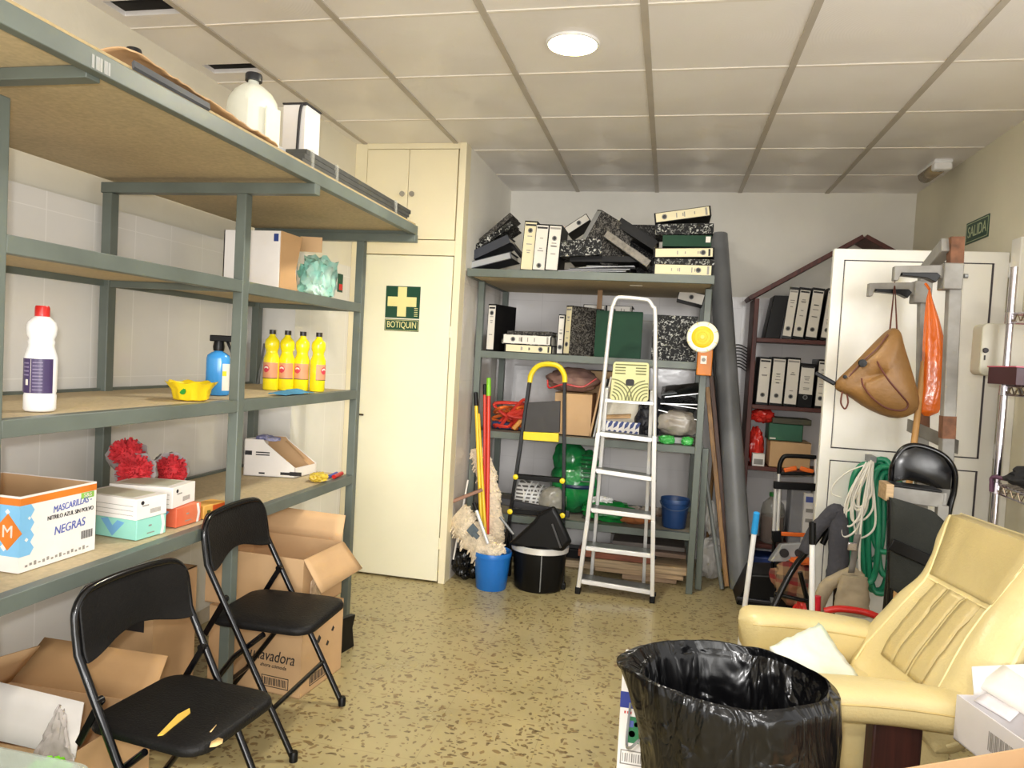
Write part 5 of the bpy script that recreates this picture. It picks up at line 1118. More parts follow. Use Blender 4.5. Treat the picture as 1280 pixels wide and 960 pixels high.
tag(MB().bar(hp_(565, 627, 4.42), hp_(603, 612, 4.5), .03, .02).build('mop_bar', mat('mop_bar_brown', (150, 112, 92), rough=.6), bevel=.006), 'dull brown mop bar across the handles above the leaning mop', 'bar')
handle('grey_mop', 'grey metal mop handle with dark collar leaning into the blue bucket', hp_(610, 680, 4.24), hp_(592, 628, 4.34), .011, ALU, BLACK, .055)
bucket('blue_bucket', 'bright blue bucket on the floor holding a cream mop', -1.005, 4.36, 0, .095, .116, .235, BLUE, bail=False)
tag(MB().blob((-1.20, 4.50, .095), (.10, .10, .1), .35, 2.2, 31, flat=.93).build('black_bag', BAG), 'black plastic bag on the floor between the cupboard and the blue bucket', 'bag')
t = thing('pedal_bin', 'black oval bin with silver rim beside the blue bucket', 'bin', (-.73, 4.46, 0))
bx, by = -.725, 4.47
MB().lathe([(0, .0), (.125, 0), (.135, .01), (.155, .262), (.15, .266), (.13, .02), (0, .015)], (bx, by, 0), 40, sx=1.12, sy=.95).build('body', BLACK, t)
MB().lathe([(.152, .247), (.162, .247), (.164, .280), (.154, .284), (.148, .262)], (bx, by, 0), 40, sx=1.12, sy=.95).build('silver_rim', ALU, t)
MB().box(bx+.035, bx+.04, by-.148, by-.13, .02, .247).build('seam_strip', STEEL, t)
lidc = V((bx+.0, by-.02, .43))
t2 = thing('loose_bin_lid', 'black tapered plastic hopper lying tipped on top of the oval bin', 'bin lid', (bx, by, .32))
la, lb_ = hp_(683, 650, 4.42), hp_(640, 668, 4.42)
def hop(s0, s1, c0, c1, r0, r1):
    u = (c1-c0).normalized(); sx = u.cross(V((0, 1, 0))).normalized(); return [(c0, r0), (c1, r1)], sx
P = [[hp_(x, y, Y_) for x, y in ((667, 651), (674, 641), (693, 632), (699, 642), (715, 677), (704, 689), (655, 686), (635, 680))] for Y_ in (4.36, 4.56)]
n = 8
b = MB(); b.add(P[0]+P[1]+[lerp(P[0][i], sum(P[0], V())/n, .1)+V((0, -.02, 0)) for i in range(n)], [tuple(range(n, 2*n))]+[(i, (i+1) % n, n+(i+1) % n, n+i) for i in range(n)]+[(2*n+i, 2*n+(i+1) % n, (i+1) % n, i) for i in range(n)]+[tuple(range(2*n, 3*n))])
b.build('hopper', BLACK, t2, bevel=.012)
a, b_ = hp_(690, 655, 4.325), hp_(701, 685, 4.325); MB().bar(a, b_, .012, .006, up=(0, 1, 0)).build('ridge', mat('ridge_grey', (70, 70, 72), rough=.3), t2, bevel=.002)
handle('grey_stick', 'short grey stick poking out behind the bin hopper', hp_(642, 668, 4.44), hp_(625, 646, 4.46), .009, STEEL)
tag(MB().prism([(-.02, 0), (.06, 0), (.05, .32), (-.02, .28)], hp_(639, 700, 4.62)+V((-.06, 0, -.12)), (1, 0, 0), (0, 0, 1), (0, .04, 0)).build('dustpan', BLACK, bevel=.006), 'black dustpan standing between the blue bucket and the bin', 'dustpan')
# ------------------------------------------------------------------ warning lamp
t = thing('warning_lamp', 'round yellow warning lamp with white rim on an orange battery case at the shelf corner', 'lamp', (.2, 4.42, 1.41))
c = at(878.5, 421.5, Y=4.62); Mf = frame(c, (1, 0, 0), (0, 0, 1), (-.1, -1, 0))
Mf = frame(c, V((1, -.1, 0)), V((0, 0, 1)), V((-.1, -1, 0)))
R_ = .096
MB().lathe([(R_*.74, -.03), (R_, -.02), (R_, .02), (R_*.92, .028), (R_*.76, .024)], M=Mf, n=48).build('rim', mat('reflective_white', (248, 246, 225), rough=.4, var=.02), t)
MB().m(0).lathe([(0, .04), (R_*.1, .04), (R_*.12, .036), (R_*.3, .035), (R_*.32, .032), (R_*.5, .031), (R_*.52, .028), (R_*.68, .026), (R_*.76, .018), (R_*.7, -.03), (0, -.035)], M=Mf, n=48).build('lens', mat('amber_lens', (232, 200, 20), rough=.45, var=.06), t)
b = MB()
for i in range(8):
    a = PI/8+PI/4*i; b.obx(Mf @ V((R_*.8*math.cos(a), R_*.8*math.sin(a), .022)), (Mf.to_3x3() @ V((math.cos(a), math.sin(a), 0)))*R_*.2, (Mf.to_3x3() @ V((-math.sin(a), math.cos(a), 0)))*.003, Mf.to_3x3() @ V((0, 0, .006)))
b.build('rim_notch', YELLOW, t)
MB().lathe([(0, .042), (.012, .042), (.012, .046), (0, .046)], M=Mf, n=16).build('centre_dot', mat('amber_pale', (244, 222, 90), rough=.3), t)
a, b_ = at(872, 440, Y=4.62), at(889, 470, Y=4.62)
OC = mat('orange_case', (206, 120, 34), rough=.45)
MB().box(a.x, b_.x, 4.60, 4.67, b_.z, a.z+.02).build('battery_case', OC, t, bevel=.006)
MB().box(lerp(a.x, b_.x, .22), lerp(a.x, b_.x, .62), 4.598, 4.60, lerp(b_.z, a.z, .5), lerp(b_.z, a.z, .85)).m(1).lathe([(0, 0), (.012, 0), (.012, .001), (0, .001)], M=frame((lerp(a.x, b_.x, .42), 4.598, lerp(b_.z, a.z, .68)), (1, 0, 0), (0, 0, 1), (0, -1, 0)), n=14).build('sticker', [LABELW, INKG], t)
MB().box(b_.x-.05, b_.x-.01, 4.62, 4.70, b_.z+.06, b_.z+.08).build('hook', STEEL, t)
# ------------------------------------------------------------------ leaning rolls, pipes and battens right of the shelving
GR = mat('grey_roll', (122, 124, 126), rough=.4, var=.12, vs=3); GR2 = mat('grey_pipe', (122, 126, 124), rough=.4, var=.1)
t = thing('grey_roll', 'thick dark grey roll leaning from the floor up to the wall right of the shelving', 'roll', (.52, 5.15, 0))
top, bot = at(897, 294, Y=5.40), V((.62, 5.15, .012)); p1 = at(946, 640, Y=5.2)
bot = at(927, 738, Y=4.95); bot.z = .0
pth = [lerp(bot, top, i/20)+V((-.03*math.sin(PI*i/20)*0, 0, 0)) for i in range(21)]
for i in range(21): pth[i].x = at(0, 0, Y=5).x*0+[lerp(bot.x, top.x, i/20)][0]
MB().tube(pth, [lerp(.076, .070, i/20) for i in range(21)], 24).build('roll', GR, t)
MB().tube([pth[-1], pth[-1]+V((0, 0, .004))], .05, 20).build('roll_core', INK, t)
def lean(name, label, p0, y0, p1, y1, r, m, cat, flat=None):
    a = at(*p0, Y=y0); a = V((a.x, y0, r)) if a.z < .06 else a; b = at(*p1, Y=y1)
    o = (MB().bar(a, b, flat[0], flat[1], up=(0, 1, 0)) if flat else MB().tube([a, b], r, 12)).build(name, m, bevel=.003 if flat else 0); return tag(o, label, cat, 'leaning pipes and battens')
lean('grey_pipe', 'grey metal pipe leaning against the shelving post, foot nearest the white bag', (902, 741), 4.86, (876, 552), 5.00, .014, GR2, 'pipe')
lean('wooden_batten', 'brown wooden batten leaning just right of the grey pipe', (908, 738), 4.93, (884, 484), 5.12, .012, PINEV, 'batten', (.03, .02))
lean('wooden_batten', 'dark brown batten leaning against the thick roll', (912, 737), 5.02, (889, 470), 5.22, .012, wood('dark_batten', (104, 70, 52), (74, 50, 38)), 'batten', (.03, .02))
lean('grey_pipe', 'long dark pipe leaning between the battens and the thick roll', (917, 736), 5.10, (890, 420), 5.34, .016, mat('dark_pipe', (78, 76, 74), rough=.5), 'pipe')
lean('grey_angle', 'grey metal angle standing against the shelving post', (872, 741), 4.80, (882, 560), 4.80, .012, RACK, 'angle', (.04, .03))
t = thing('white_bag', 'crumpled white plastic bag on the floor behind the grey pipe', 'bag', (.36, 5.1, 0))
MB().blob((.37, 5.13, .14), (.085, .07, .15), .25, 2.4, 41, flat=.93).build('bag', foil('white_film', (206, 204, 200), (184, 184, 182)), t)
tag(MB().blob((.355, 5.12, .42), (.045, .04, .115), .2, 2.6, 42).build('white_sack', foil('white_sack', (212, 210, 206), (196, 194, 190))), 'white cloth sack hanging beside the shelving post above the white bag', 'sack')
# fan rake behind the roll
t = thing('fan_rake', 'black fan rake with curved tines sticking out behind the thick roll', 'rake', (.52, 5.5, 1.5)); b = MB()
hub = at(902, 452, Y=5.50)
for i in range(8):
    y0_ = 432+i*3.6; a = at(912, y0_+2, Y=5.50); m_ = at(924, y0_-1+i*.3, Y=5.50); e_ = at(934, y0_+3.5+i*.6, Y=5.50); b.tube(bez([hub, a, m_, e_], 5), .0045, 6)
b.build('tines', INK, t)
MB().tube([hub, V((hub.x-.02, 5.48, 0.012))], .012).build('handle', PINEV, t)
# ------------------------------------------------------------------ dark red bookcase
t = thing('bookcase', 'dark red wooden bookcase with gabled top behind the white door', 'bookcase', (1.05, 5.35, 0))
KY0, KY1 = 5.28, 5.56; kx0, kx1 = .555, 1.50; ke = at(944, 373, Y=KY0).z
for x in (kx0, kx1-.03): MB().box(x, x+.032, KY0, KY1, 0, ke).build('side_panel', MAHOG, t, bevel=.003)
KS = [at(1000, 427, Y=KY0).z, at(985, 511, Y=KY0).z, at(965, 587, Y=KY0).z, at(950, 683, Y=KY0).z, .03]
for z in KS: MB().box(kx0+.032, kx1-.03, KY0+.005, KY1, z-.014, z+.014).build('shelf', wood('mahogany_shelf', (96, 46, 38), (70, 32, 28), axis=0), t, bevel=.002)
ap = V((1.235, 0, at(1078, 298, Y=KY0).z))
for (a, b_) in ((V((kx0-.03, KY0-.01, ke-.015)), V((ap.x, KY0-.01, ap.z))), (V((kx1+.19, KY0-.01, at(1098, 312, Y=KY0).z-.17)), V((ap.x, KY0-.01, ap.z)))):
    d = b_-a; n_ = V((-d.z, 0, d.x)).normalized()*.03; n_ = n_ if n_.z > 0 else -n_
    MB().obx(a, d, (0, KY1-KY0, 0), n_).build('roof_board', MAHOG, t, bevel=.003)
def kb(label, pxl, pxr, pyb, pyt, zs, g, yw=0, spine=LABELW, lean=.0, ring=.07, cov=BLACK, Y=KY0+.02, d=.24, lab=(.05, .95)):
    a = at(pxl, pyb, Y=Y); b_ = at(pxr, pyb, Y=Y); h = at(pxl, pyt, Y=Y).z-(KS[zs]+.014)
    R = Matrix.Rotation(lean, 3, 'Y') @ Matrix.Rotation(yw, 3, 'Z'); th = b_.x-a.x
    return binder(label, V((a.x, Y, KS[zs]+.0145+max(0, th*math.sin(lean)))), R @ XX, R @ YY, R @ UP, th, h, d, cov=cov, spine=spine, ring=ring, group=g, lab=lab)
for i, (l, r_, nm) in enumerate(((977, 989, 'leftmost binder on the top bookcase shelf, its black side in view'), (990, 1004, 'second binder from the left on the top bookcase shelf'), (1006, 1021, 'third binder from the left on the top bookcase shelf'), (1025, 1038, 'binder half behind the door edge on the top bookcase shelf'))):
    kb('white-labelled black '+nm, l, r_, 421, 359+i*.5, 0, G3, lean=.09, yw=-.18 if i == 0 else 0)
tag(MB().obx((at(956, 420, Y=KY0+.03).x, KY0+.03, KS[0]+.0145), (.10, 0, 0), (0, .22, 0), (.045, 0, .30)).build('black_folder', BLACK, bevel=.003), 'plain black folder at the left end of the top bookcase shelf', 'folder')
for i, (l, r_, yt_, nm) in enumerate(((944, 959, 446, 'leftmost black binder on the second bookcase shelf'), (960.5, 977, 446, 'second black binder on the second bookcase shelf'), (978.5, 995, 446.5, 'third black binder on the second bookcase shelf'), (996, 1014, 454, 'shorter black binder with small label on the second bookcase shelf'), (1017.5, 1030, 449, 'black binder by the door edge on the second bookcase shelf'))):
    kb('white-labelled '+nm, l, r_, 510, yt_, 1, G4, lean=.03, lab=(.3, .92) if i == 3 else (.05, .96))
tag(MB().bar(at(1008, 458, Y=5.15), at(1050, 478, Y=5.15), .03, .02).build('black_strap_bar', BLACK, bevel=.004), 'black bar lying across from the bookcase behind the door edge', 'bar') if 0 else None
# shelf 3: red bags, green case, carton, white box
RB = mat('red_film', (216, 52, 44), rough=.25, var=.15, bump=.6, bs=18)
z = KS[2]+.0145
a, b_ = at(961, 580, Y=KY0+.04), at(1012, 580, Y=KY0+.04)
zc_ = at(985, 552, Y=KY0+.04).z
carton(thing('shelf_carton', 'brown carton on the third bookcase shelf under the green case', 'box', ((a.x+b_.x)/2, KY0+.1, z)), (a.x, KY0+.03, z), (b_.x-a.x, 0, 0), (0, .23, 0), zc_-z, top=True)
t = thing('green_case', 'dark green case with thin folders on top, standing on the brown carton', 'case', ((a.x+b_.x)/2, KY0+.1, zc_))
a, b_ = at(960, 550, Y=KY0+.05), at(1003, 550, Y=KY0+.05); zg = at(980, 530, Y=KY0+.05).z
MB().box(a.x, b_.x, KY0+.05, KY0+.24, zc_+.001, zg).build('case', mat('case_green', (40, 96, 72), rough=.45), t, bevel=.006)
MB().box(a.x+.01, a.x+.05, KY0+.0485, KY0+.05, zc_+.01, zc_+.02).build('print', LABELW, t)
tag(MB().box(a.x+.02, b_.x+.05, KY0+.04, KY0+.24, zg+.001, zg+.04).build('folder_pack', mat('olive_folder', (76, 74, 58), rough=.6), bevel=.003), 'olive folder pack lying on the green case', 'folder')
c = at(951, 527, Y=KY0+.09)
tag(MB().blob((c.x+.01, KY0+.10, KS[1]-.014-.052), (.08, .06, .05), .3, 2.6, 51).build('red_bag', RB), 'red plastic bag stuffed under the second bookcase shelf', 'bag', 'red bags in the bookcase')
c = at(945, 555, Y=KY0+.07)
tag(MB().blob((c.x+.008, KY0+.16, z+.13), (.055, .06, .13), .25, 2.6, 52, flat=.97).build('red_bag', RB), 'red plastic bag standing behind the small white box', 'bag', 'red bags in the bookcase')
a, b_ = at(938, 583, Y=KY0+.02), at(955, 583, Y=KY0+.02)
t = thing('small_white_box', 'small white box with grey print on the third bookcase shelf', 'box', ((a.x+b_.x)/2, KY0+.05, z))
zt_ = at(945, 567, Y=KY0+.02).z
MB().box(a.x+.01, b_.x, KY0+.015, KY0+.08, z, zt_).build('carton', WHITE, t, bevel=.002)
MB().box(a.x+.02, b_.x-.01, KY0+.0142, KY0+.015, z+.012, z+.05).build('print', INKG, t)
# shelf 4: jug of dark liquid, grey bin, white carton
z = KS[3]+.0145
t = thing('liquid_jug', 'clear jug with green cap and reddish liquid on the low bookcase shelf', 'jug', (.78, 5.4, z))
a, b_ = at(949, 670, Y=5.38), at(980, 670, Y=5.38); cx = (a.x+b_.x)/2; r_ = (b_.x-a.x)/2; ht = at(960, 617, Y=5.38).z-z
MB().lathe([(0, .001), (r_*.9, 0), (r_, .02), (r_, ht*.62), (r_*.85, ht*.8), (r_*.35, ht*.92), (r_*.3, ht*.96)], (cx, 5.40, z), 28).build('body', mat('jug_clear', (150, 150, 140), rough=.15, alpha=.45, var=.05), t, ang=60)
MB().lathe([(0, .006), (r_*.86, .006), (r_*.95, .025), (r_*.95, ht*.55), (0, ht*.55)], (cx, 5.40, z), 28).build('liquid', mat('red_brown_liquid', (110, 44, 40), rough=.2), t)
MB().lathe([(0, ht*.95), (r_*.38, ht*.95), (r_*.38, ht*1.02), (0, ht*1.02)], (cx-.02*0, 5.40, z), 20).build('cap', mat('cap_green', (50, 130, 60), rough=.4), t)
a, b_ = at(985, 672, Y=5.36), at(1003, 672, Y=5.36)
tag(MB().box(a.x, b_.x+.04, 5.36, 5.54, z, at(990, 608, Y=5.36).z).build('grey_bin', mat('bin_grey', (136, 136, 140), rough=.4, var=.1), bevel=.012), 'grey box-shaped bin on the low bookcase shelf', 'bin')
a, b_ = at(1002, 672, Y=5.32), at(1014, 672, Y=5.32); t = thing('white_carton', 'upright white carton with blue band on the low bookcase shelf by the door', 'box', (a.x, 5.4, z)); zt_ = at(1008, 617, Y=5.32).z
MB().box(a.x, b_.x+.06, 5.32, 5.50, z, zt_).build('carton', WHITE, t, bevel=.003)
MB().box(a.x+.01, b_.x+.04, 5.3185, 5.32, zt_-.06, zt_-.02).build('blue_band', INKB, t)
for z_ in (.13, .2): MB().box(a.x+.015, b_.x, 5.3185, 5.32, zt_-z_, zt_-z_+.025).build('print', INKG, t)
tag(MB().box(.64, .92, 5.30, 5.5, KS[4]+.0145, KS[4]+.11).build('blue_crate', mat('blue_crate', (44, 66, 128), rough=.5), bevel=.01), 'dark blue crate at the bottom of the bookcase', 'crate')
# ------------------------------------------------------------------ clamp stand (old grey metal frame) in front of the door
t = thing('clamp_stand', 'rusty grey metal stand with two square uprights and hooked sliding arms before the white door', 'stand', (1.17, 3.5, 0))
ya, yb_ = 3.46, 3.80
A0, A1 = at(1195, 297, Y=ya), at(1183, 560, Y=ya); B0, B1 = at(1156, 333, Y=yb_), at(1152, 560, Y=yb_)
GM = mat('grey_worn_steel', (150, 148, 142), rough=.55, metal=.1, var=.12, vs=10, rgb2=(120, 116, 110))
def ln(p, q, z): return p+(q-p)*((z-p.z)/(q.z-p.z))
for p, q, w in ((A0, A1, .05), (B0, B1, .05)): MB().bar(ln(p, q, 0), p, w, w, up=(0, 1, 0)).build('upright', GM, t, bevel=.004)
for (p, q, w, z0, z1) in ((A0, A1, .052, A0.z-.115, A0.z+.001), (B0, B1, .052, B0.z-.05, B0.z+.001), (A0, A1, .052, at(1185, 548, Y=ya).z, at(1186, 520, Y=ya).z), (B0, B1, .052, 1.19, 1.31)): MB().bar(ln(p, q, z0), ln(p, q, z1), w, w, up=(0, 1, 0)).build('rust_patch', RUST, t)
MB().bar(V((A0.x-.03, ya, A0.z-.03)), V((B0.x, yb_, B0.z-.035)), .05, .06).build('top_bar', GM, t, bevel=.004)
for (p, q, Y_, tip, pyt, pyb, w) in ((A0, A1, ya, (1117, 333), 330, 362, .075), (B0, B1, yb_, (1085, 358), 353, 378, .067)):
    c_ = at(1188 if Y_ == ya else 1151, (pyt+pyb)/2, Y=Y_); k_ = .05 if Y_ == ya else .047
    MB().box(c_.x-.038, c_.x+.038, Y_-.04, Y_+.04, c_.z-k_*1.15, c_.z+k_*1.1).build('slide_collar', GM, t, bevel=.005)
    e_ = at(*tip, Y=Y_); zt_ = c_.z+k_*1.0; 
    MB().prism([(0, 0), (-(c_.x-e_.x)+.0, -.012), (-(c_.x-e_.x), -.075), (-(c_.x-e_.x)+.018, -.075), (-(c_.x-e_.x)+.028, -.04), (-.05, -.052), (0, -.095)], (c_.x-.0, Y_-.02, zt_), (1, 0, 0), (0, 0, 1), (0, .04, 0)).build('hook_arm', GM, t, bevel=.003)
    MB().prism([(-(c_.x-e_.x)+.03, -.040), (-.06, -.036), (-.045, -.05), (-.062, -.078), (-.1, -.06), (-(c_.x-e_.x)+.03, -.052)], (c_.x, Y_-.024, zt_), (1, 0, 0), (0, 0, 1), (0, .048, 0)).build('black_pad', BLACK, t, bevel=.002)
MB().lathe([(0, 0), (.01, 0), (.01, .014), (0, .014)], M=frame((at(1205, 345, Y=ya).x, ya, at(1205, 345, Y=ya).z), (0, 1, 0), (0, 0, 1), (1, 0, 0)), n=12).build('bolt', STEEL, t)
cz = at(1165, 553, Y=3.5).z
MB().obx((B0.x-.015, yb_, cz+.02), V((A0.x-B0.x+.09, ya-yb_, -.06)), (.0, .03, .0), (0, 0, .06)).build('cross_plate', GM, t)
# lower channel seat with wooden end, carried by a bracket
p, q = at(1110, 610, Y=3.22), at(1172, 615, Y=3.22)
MB().bar(V((p.x, 3.22, p.z-.02)), V((q.x+.02, 3.22, p.z-.03)), .03, .06).build('channel', GM, t, bevel=.003)
MB().bar(V((q.x+.02, 3.22, p.z-.03)), V((A1.x-.02, ya-.03, p.z-.06)), .03, .06).build('channel', GM, t, bevel=.003)
MB().bar(V((q.x+.02, 3.22, p.z-.05)), V((q.x+.03, 3.24, 0)), .04, .04, up=(0, 1, 0)).build('lower_leg', GM, t, bevel=.003)
MB().obx((p.x-.015, 3.19, p.z-.05), (.03, 0, 0), (0, .11, 0), (0, 0, .07)).build('wooden_end', PINE, t, bevel=.003)
MB().obx((p.x+.01, 3.2, p.z+.012), (q.x-p.x, 0, -.01), (0, .10, 0), (0, 0, .01)).build('black_plate', BLACK, t, bevel=.003)
handle('wooden_pole', 'raw wooden pole leaning against the far upright of the clamp stand', V((1.02, 3.44, .012)), at(1155, 452, Y=3.64), .014, mat('raw_pole', (200, 152, 92), rough=.6, var=.1), cat='pole', group=None)
# brown shoulder bag hanging from the far hook
BR = mat('tan_leather', (134, 97, 52), rough=.5, var=.1, vs=9, bump=.2, bs=60)
t = thing('tan_bag', 'tan bag with dark piping hanging by its cord from the far hook arm', 'bag', (.92, 3.6, 1.27)); YG = 3.60
out = [(1041, 478), (1056, 466), (1085, 436), (1104, 417), (1110, 412), (1114, 410), (1122, 410), (1125, 418), (1128, 432), (1136, 455), (1146, 490), (1149, 507), (1143, 518), (1122, 525), (1100, 519), (1075, 507), (1058, 492), (1044, 489)]
pg = [at(x, y, Y=YG) for x, y in out]; ctr = sum(pg, V())/len(pg)
b = MB(); rings = [(1.0, 0), (.97, .045), (.8, .085), (.45, .105), (.02, .11)]; n = len(pg); vs = []
for s in (-1, 1):
    for k_, dy in rings:
        for p in pg:
            q = ctr+(p-ctr)*k_; q = V((q.x, YG+s*dy*(.62 if p.x < .8 else 1), q.z)); q.y += .012*noise.noise(q*14); vs.append(q)
R5 = len(rings); fs = []
for h_ in (0, 1):
    for i in range(R5-1):
        for j in range(n): fs.append(((h_*R5+i)*n+j, (h_*R5+i)*n+(j+1) % n, (h_*R5+i+1)*n+(j+1) % n, (h_*R5+i+1)*n+j))
    fs.append(tuple((h_*R5+R5-1)*n+j for j in range(n)))
b.add(vs, fs).build('body', BR, t, sub=1, ang=180)
def on(px, py, dy=.108): return at(px, py, Y=YG-dy)
PIP = mat('dark_piping', (92, 46, 34), rough=.5)
MB().tube(bez([on(1096, 446, .07), on(1098, 455, .09), on(1110, 474, .108), on(1125, 492, .105), on(1135, 505, .09), on(1128, 513, .085), on(1108, 510, .095), on(1090, 497, .1), on(1079, 482, .095), on(1077, 473, .085)], 6), .0045, 6).build('piping', PIP, t)
MB().tube(bez([on(1061, 471, .045), on(1078, 452, .06), on(1096, 436, .075), on(1110, 418, .06)], 6), .004, 6).build('piping', PIP, t)
fm = lambda p: frame(p, (1, 0, 0), (0, 0, 1), (0, -1, 0))
MB().lathe([(0, 0), (.019, 0), (.017, .012), (0, .014)], M=fm(on(1078, 454, .07)), n=18).build('button', BLACK, t)
MB().lathe([(0, 0), (.009, 0), (.008, .01), (0, .011)], M=fm(on(1056, 471, .04)), n=14).build('button', BLACK, t)
MB().bar(at(1044, 480, Y=YG), at(1019, 466, Y=YG+.02), .034, .02).build('black_stick', BLACK, t, bevel=.005)
MB().tube(bez([at(1053, 489, Y=YG-.02), at(1051, 503, Y=YG-.03), at(1056, 511, Y=YG-.03), at(1060, 503, Y=YG-.03), at(1058, 490, Y=YG-.02)], 6), .004, 6).build('loop', PIP, t)
h_ = at(1119, 366, Y=3.78)
MB().tube([at(1112, 416, Y=YG), h_+V((0, .02, .055)), at(1121, 412, Y=YG)], .004, 6).build('cord', PIP, t)
# orange plastic bag
t = thing('orange_bag', 'translucent orange plastic bag hanging between the two uprights', 'bag', (1.18, 3.62, 1.3)); YO = 3.63
OB = glassy('orange_film', (236, 112, 30), .93, .2)
cp = [(at((l+r_)/2, y, Y=YO), (at(r_, y, Y=YO)-at(l, y, Y=YO)).length/2) for l, r_, y in ((1161, 1163, 362), (1158, 1166, 375), (1156, 1174, 400), (1154, 1181, 430), (1153, 1183, 460), (1152, 1182, 485), (1149, 1178, 502), (1149, 1172, 515), (1155, 1162, 520))]
def of(u, v):
    f_ = u*(len(cp)-1); i = min(int(f_), len(cp)-2); w = f_-i; c_ = lerp(cp[i][0], cp[i+1][0], w); r_ = lerp(cp[i][1], cp[i+1][1], w); a = 2*PI*v
    s = 1+.1*math.sin(5*a+u*3)*(1-u*.5); return V((c_.x+r_*math.cos(a)*s, c_.y+r_*.75*math.sin(a)*s, c_.z))
MB().surf(of, 40, 36, cv=True).build('bag', OB, t)
MB().tube([cp[0][0], V((cp[0][0].x-.01, 3.66, cp[0][0].z+.03))], .006, 6).build('tied_neck', OB, t)
# hoses and cables hung on the door
HG = mat('green_hose', (28, 128, 92), rough=.4, var=.06); YH_ = YD-.05
t = thing('green_hose', 'green garden hose coil hanging on the white door', 'hose', (1.08, YH_, .5))
hk = at(1100, 575, Y=YH_)
for i, (xl_, xr_, yt_, yb2, dy) in enumerate(((1066, 1104, 580, 700, 0), (1078, 1112, 577, 738, .0), (1085, 1118, 574, 742, -.026), (1090, 1126, 583, 690, -.05), (1097, 1122, 590, 720, -.026), (1062, 1098, 585, 730, -.05))):
    c_ = []
    for j in range(40):
        a = 2*PI*j/40; rx = (xr_-xl_)/2; ry = (yb2-yt_)/2
        sx = math.copysign(abs(math.cos(a))**.6, math.cos(a)); sy = math.copysign(abs(math.sin(a))**.8, math.sin(a))
        c_.append(at((xl_+xr_)/2+rx*sx, (yt_+yb2)/2-ry*sy, Y=YH_+dy+.012*math.sin(3*a+i)))
    MB().tube(c_, .0145, 10, closed=True).build('hose_loop', HG, t)
t = thing('white_cable', 'coil of white cable hanging on the white door left of the green hose', 'cable', (.99, YH_-.07, .5))
WC = mat('white_cable', (222, 218, 206), rough=.4, var=.05); rng = random.Random(11)
kx, ky = 1086, 577
for i in range(9):
    yb2 = rng.uniform(630, 672); w = rng.uniform(5, 15); sk = rng.uniform(-26, -4)
    pts = [at(kx+rng.uniform(-3, 5), ky+rng.uniform(-2, 3), Y=YH_-.085), at(kx+sk*.5-w, lerp(ky, yb2, .5), Y=YH_-.09-.006*(i % 4)), at(kx+sk-w*.6, yb2-6, Y=YH_-.09-.006*(i % 3)), at(kx+sk, yb2, Y=YH_-.1), at(kx+sk+w, yb2-14, Y=YH_-.095-.005*(i % 4)), at(kx+sk*.5+w*.7, lerp(ky, yb2, .45), Y=YH_-.1), at(kx+rng.uniform(0, 6), ky, Y=YH_-.085)]
    MB().tube(bez(pts, 8), .0052, 6).build('cable_loop', WC, t)
MB().tube(bez([at(1084, 580, Y=YH_-.08), at(1060, 590, Y=YH_-.06), at(1043, 605, Y=YH_-.05), at(1040, 617, Y=YH_-.05), at(1052, 622, Y=YH_-.07)], 8), .004, 6).build('loose_end', WC, t)
MB().tube(bez([at(1088, 580, Y=YH_-.09), at(1078, 640, Y=YH_-.11), at(1074, 700, Y=YH_-.12), at(1078, 745, Y=YH_-.11), at(1084, 758, Y=YH_-.1)], 8), .006, 6).build('loose_end', WC, t)
MB().box(hk.x-.06, hk.x-.03, YD-.1, YD-.004, hk.z-.01, hk.z+.02).build('hook', STEEL, t)
t = thing('grey_strap', 'grey strap with shiny buckle hanging among the white cable', 'strap', (1.0, 3.8, .5))
MB().surf(lambda u, v: at(lerp(1072, 1064, u)+8*(v-.5), lerp(668, 716, u), Y=3.80), 8, 3).build('webbing', mat('strap_grey', (120, 116, 110), rough=.8), t, solid=.004)
c = at(1065, 683, Y=3.785); MB().box(c.x-.022, c.x+.022, 3.775, 3.79, c.z-.02, c.z+.02).build('buckle', CHROME, t, bevel=.004)
# ------------------------------------------------------------------ chrome wire rack at right edge
t = thing('wire_rack', 'chrome wire shelving at the right edge of the view', 'rack', (1.45, 3.0, 0))
wx, wy = 1.335, 3.28
for y in (wy, 2.25):
    for x in (wx, 1.60): 
        MB().tube([(x, y, .0), (x, y, 1.93)], .0135, 14).build('post', CHROME, t)
WZ = [at(1262, 390, Y=wy).z-.01, at(1248, 482, Y=wy).z, at(1243, 605, Y=wy).z]
for z in WZ:
    b = MB()
    for zz in (z, z-.035):
        for x in (wx, 1.60): b.tube([(x, wy, zz), (x, 2.25, zz)], .0038, 6)
        for y in (wy, 2.25): b.tube([(wx, y, zz), (1.60, y, zz)], .0038, 6)
    b.build('shelf_frame', CHROME, t)
    b = MB()
    for y in (wy-.004, ):
        n = 10; b.tube([(lerp(wx, 1.6, i/n), y, z-.035*(i % 2)) for i in range(n+1)], .0025, 5)
    n = 34; b.tube([(wx, lerp(wy, 2.25, i/n), z-.035*(i % 2)) for i in range(n+1)], .0025, 5)
    b.build('truss_wire', k('wire_dull', (128, 112, 96), rough=.4, metal=.6), t)
    b = MB()
    for i in range(33): b.tube([(wx, lerp(wy, 2.25, (i+.5)/33), z+.003), (1.6, lerp(wy, 2.25, (i+.5)/33), z+.003)], .0022, 5)
    b.build('shelf_wire', CHROME, t)
    MB().lathe([(.0137, z-.04), (.02, z-.038), (.0185, z+.008), (.0137, z+.01)], (wx, wy, 0), 16).build('collar', CHROME, t)
t = thing('grey_metal_box', 'grey metal lock box with round lock standing behind the chrome post', 'box', (1.45, 3.4, WZ[1]))
a, b_ = at(1226, 440, Y=3.34), at(1300, 440, Y=3.34); z0, z1 = at(1240, 470, Y=3.34).z, at(1240, 404, Y=3.34).z
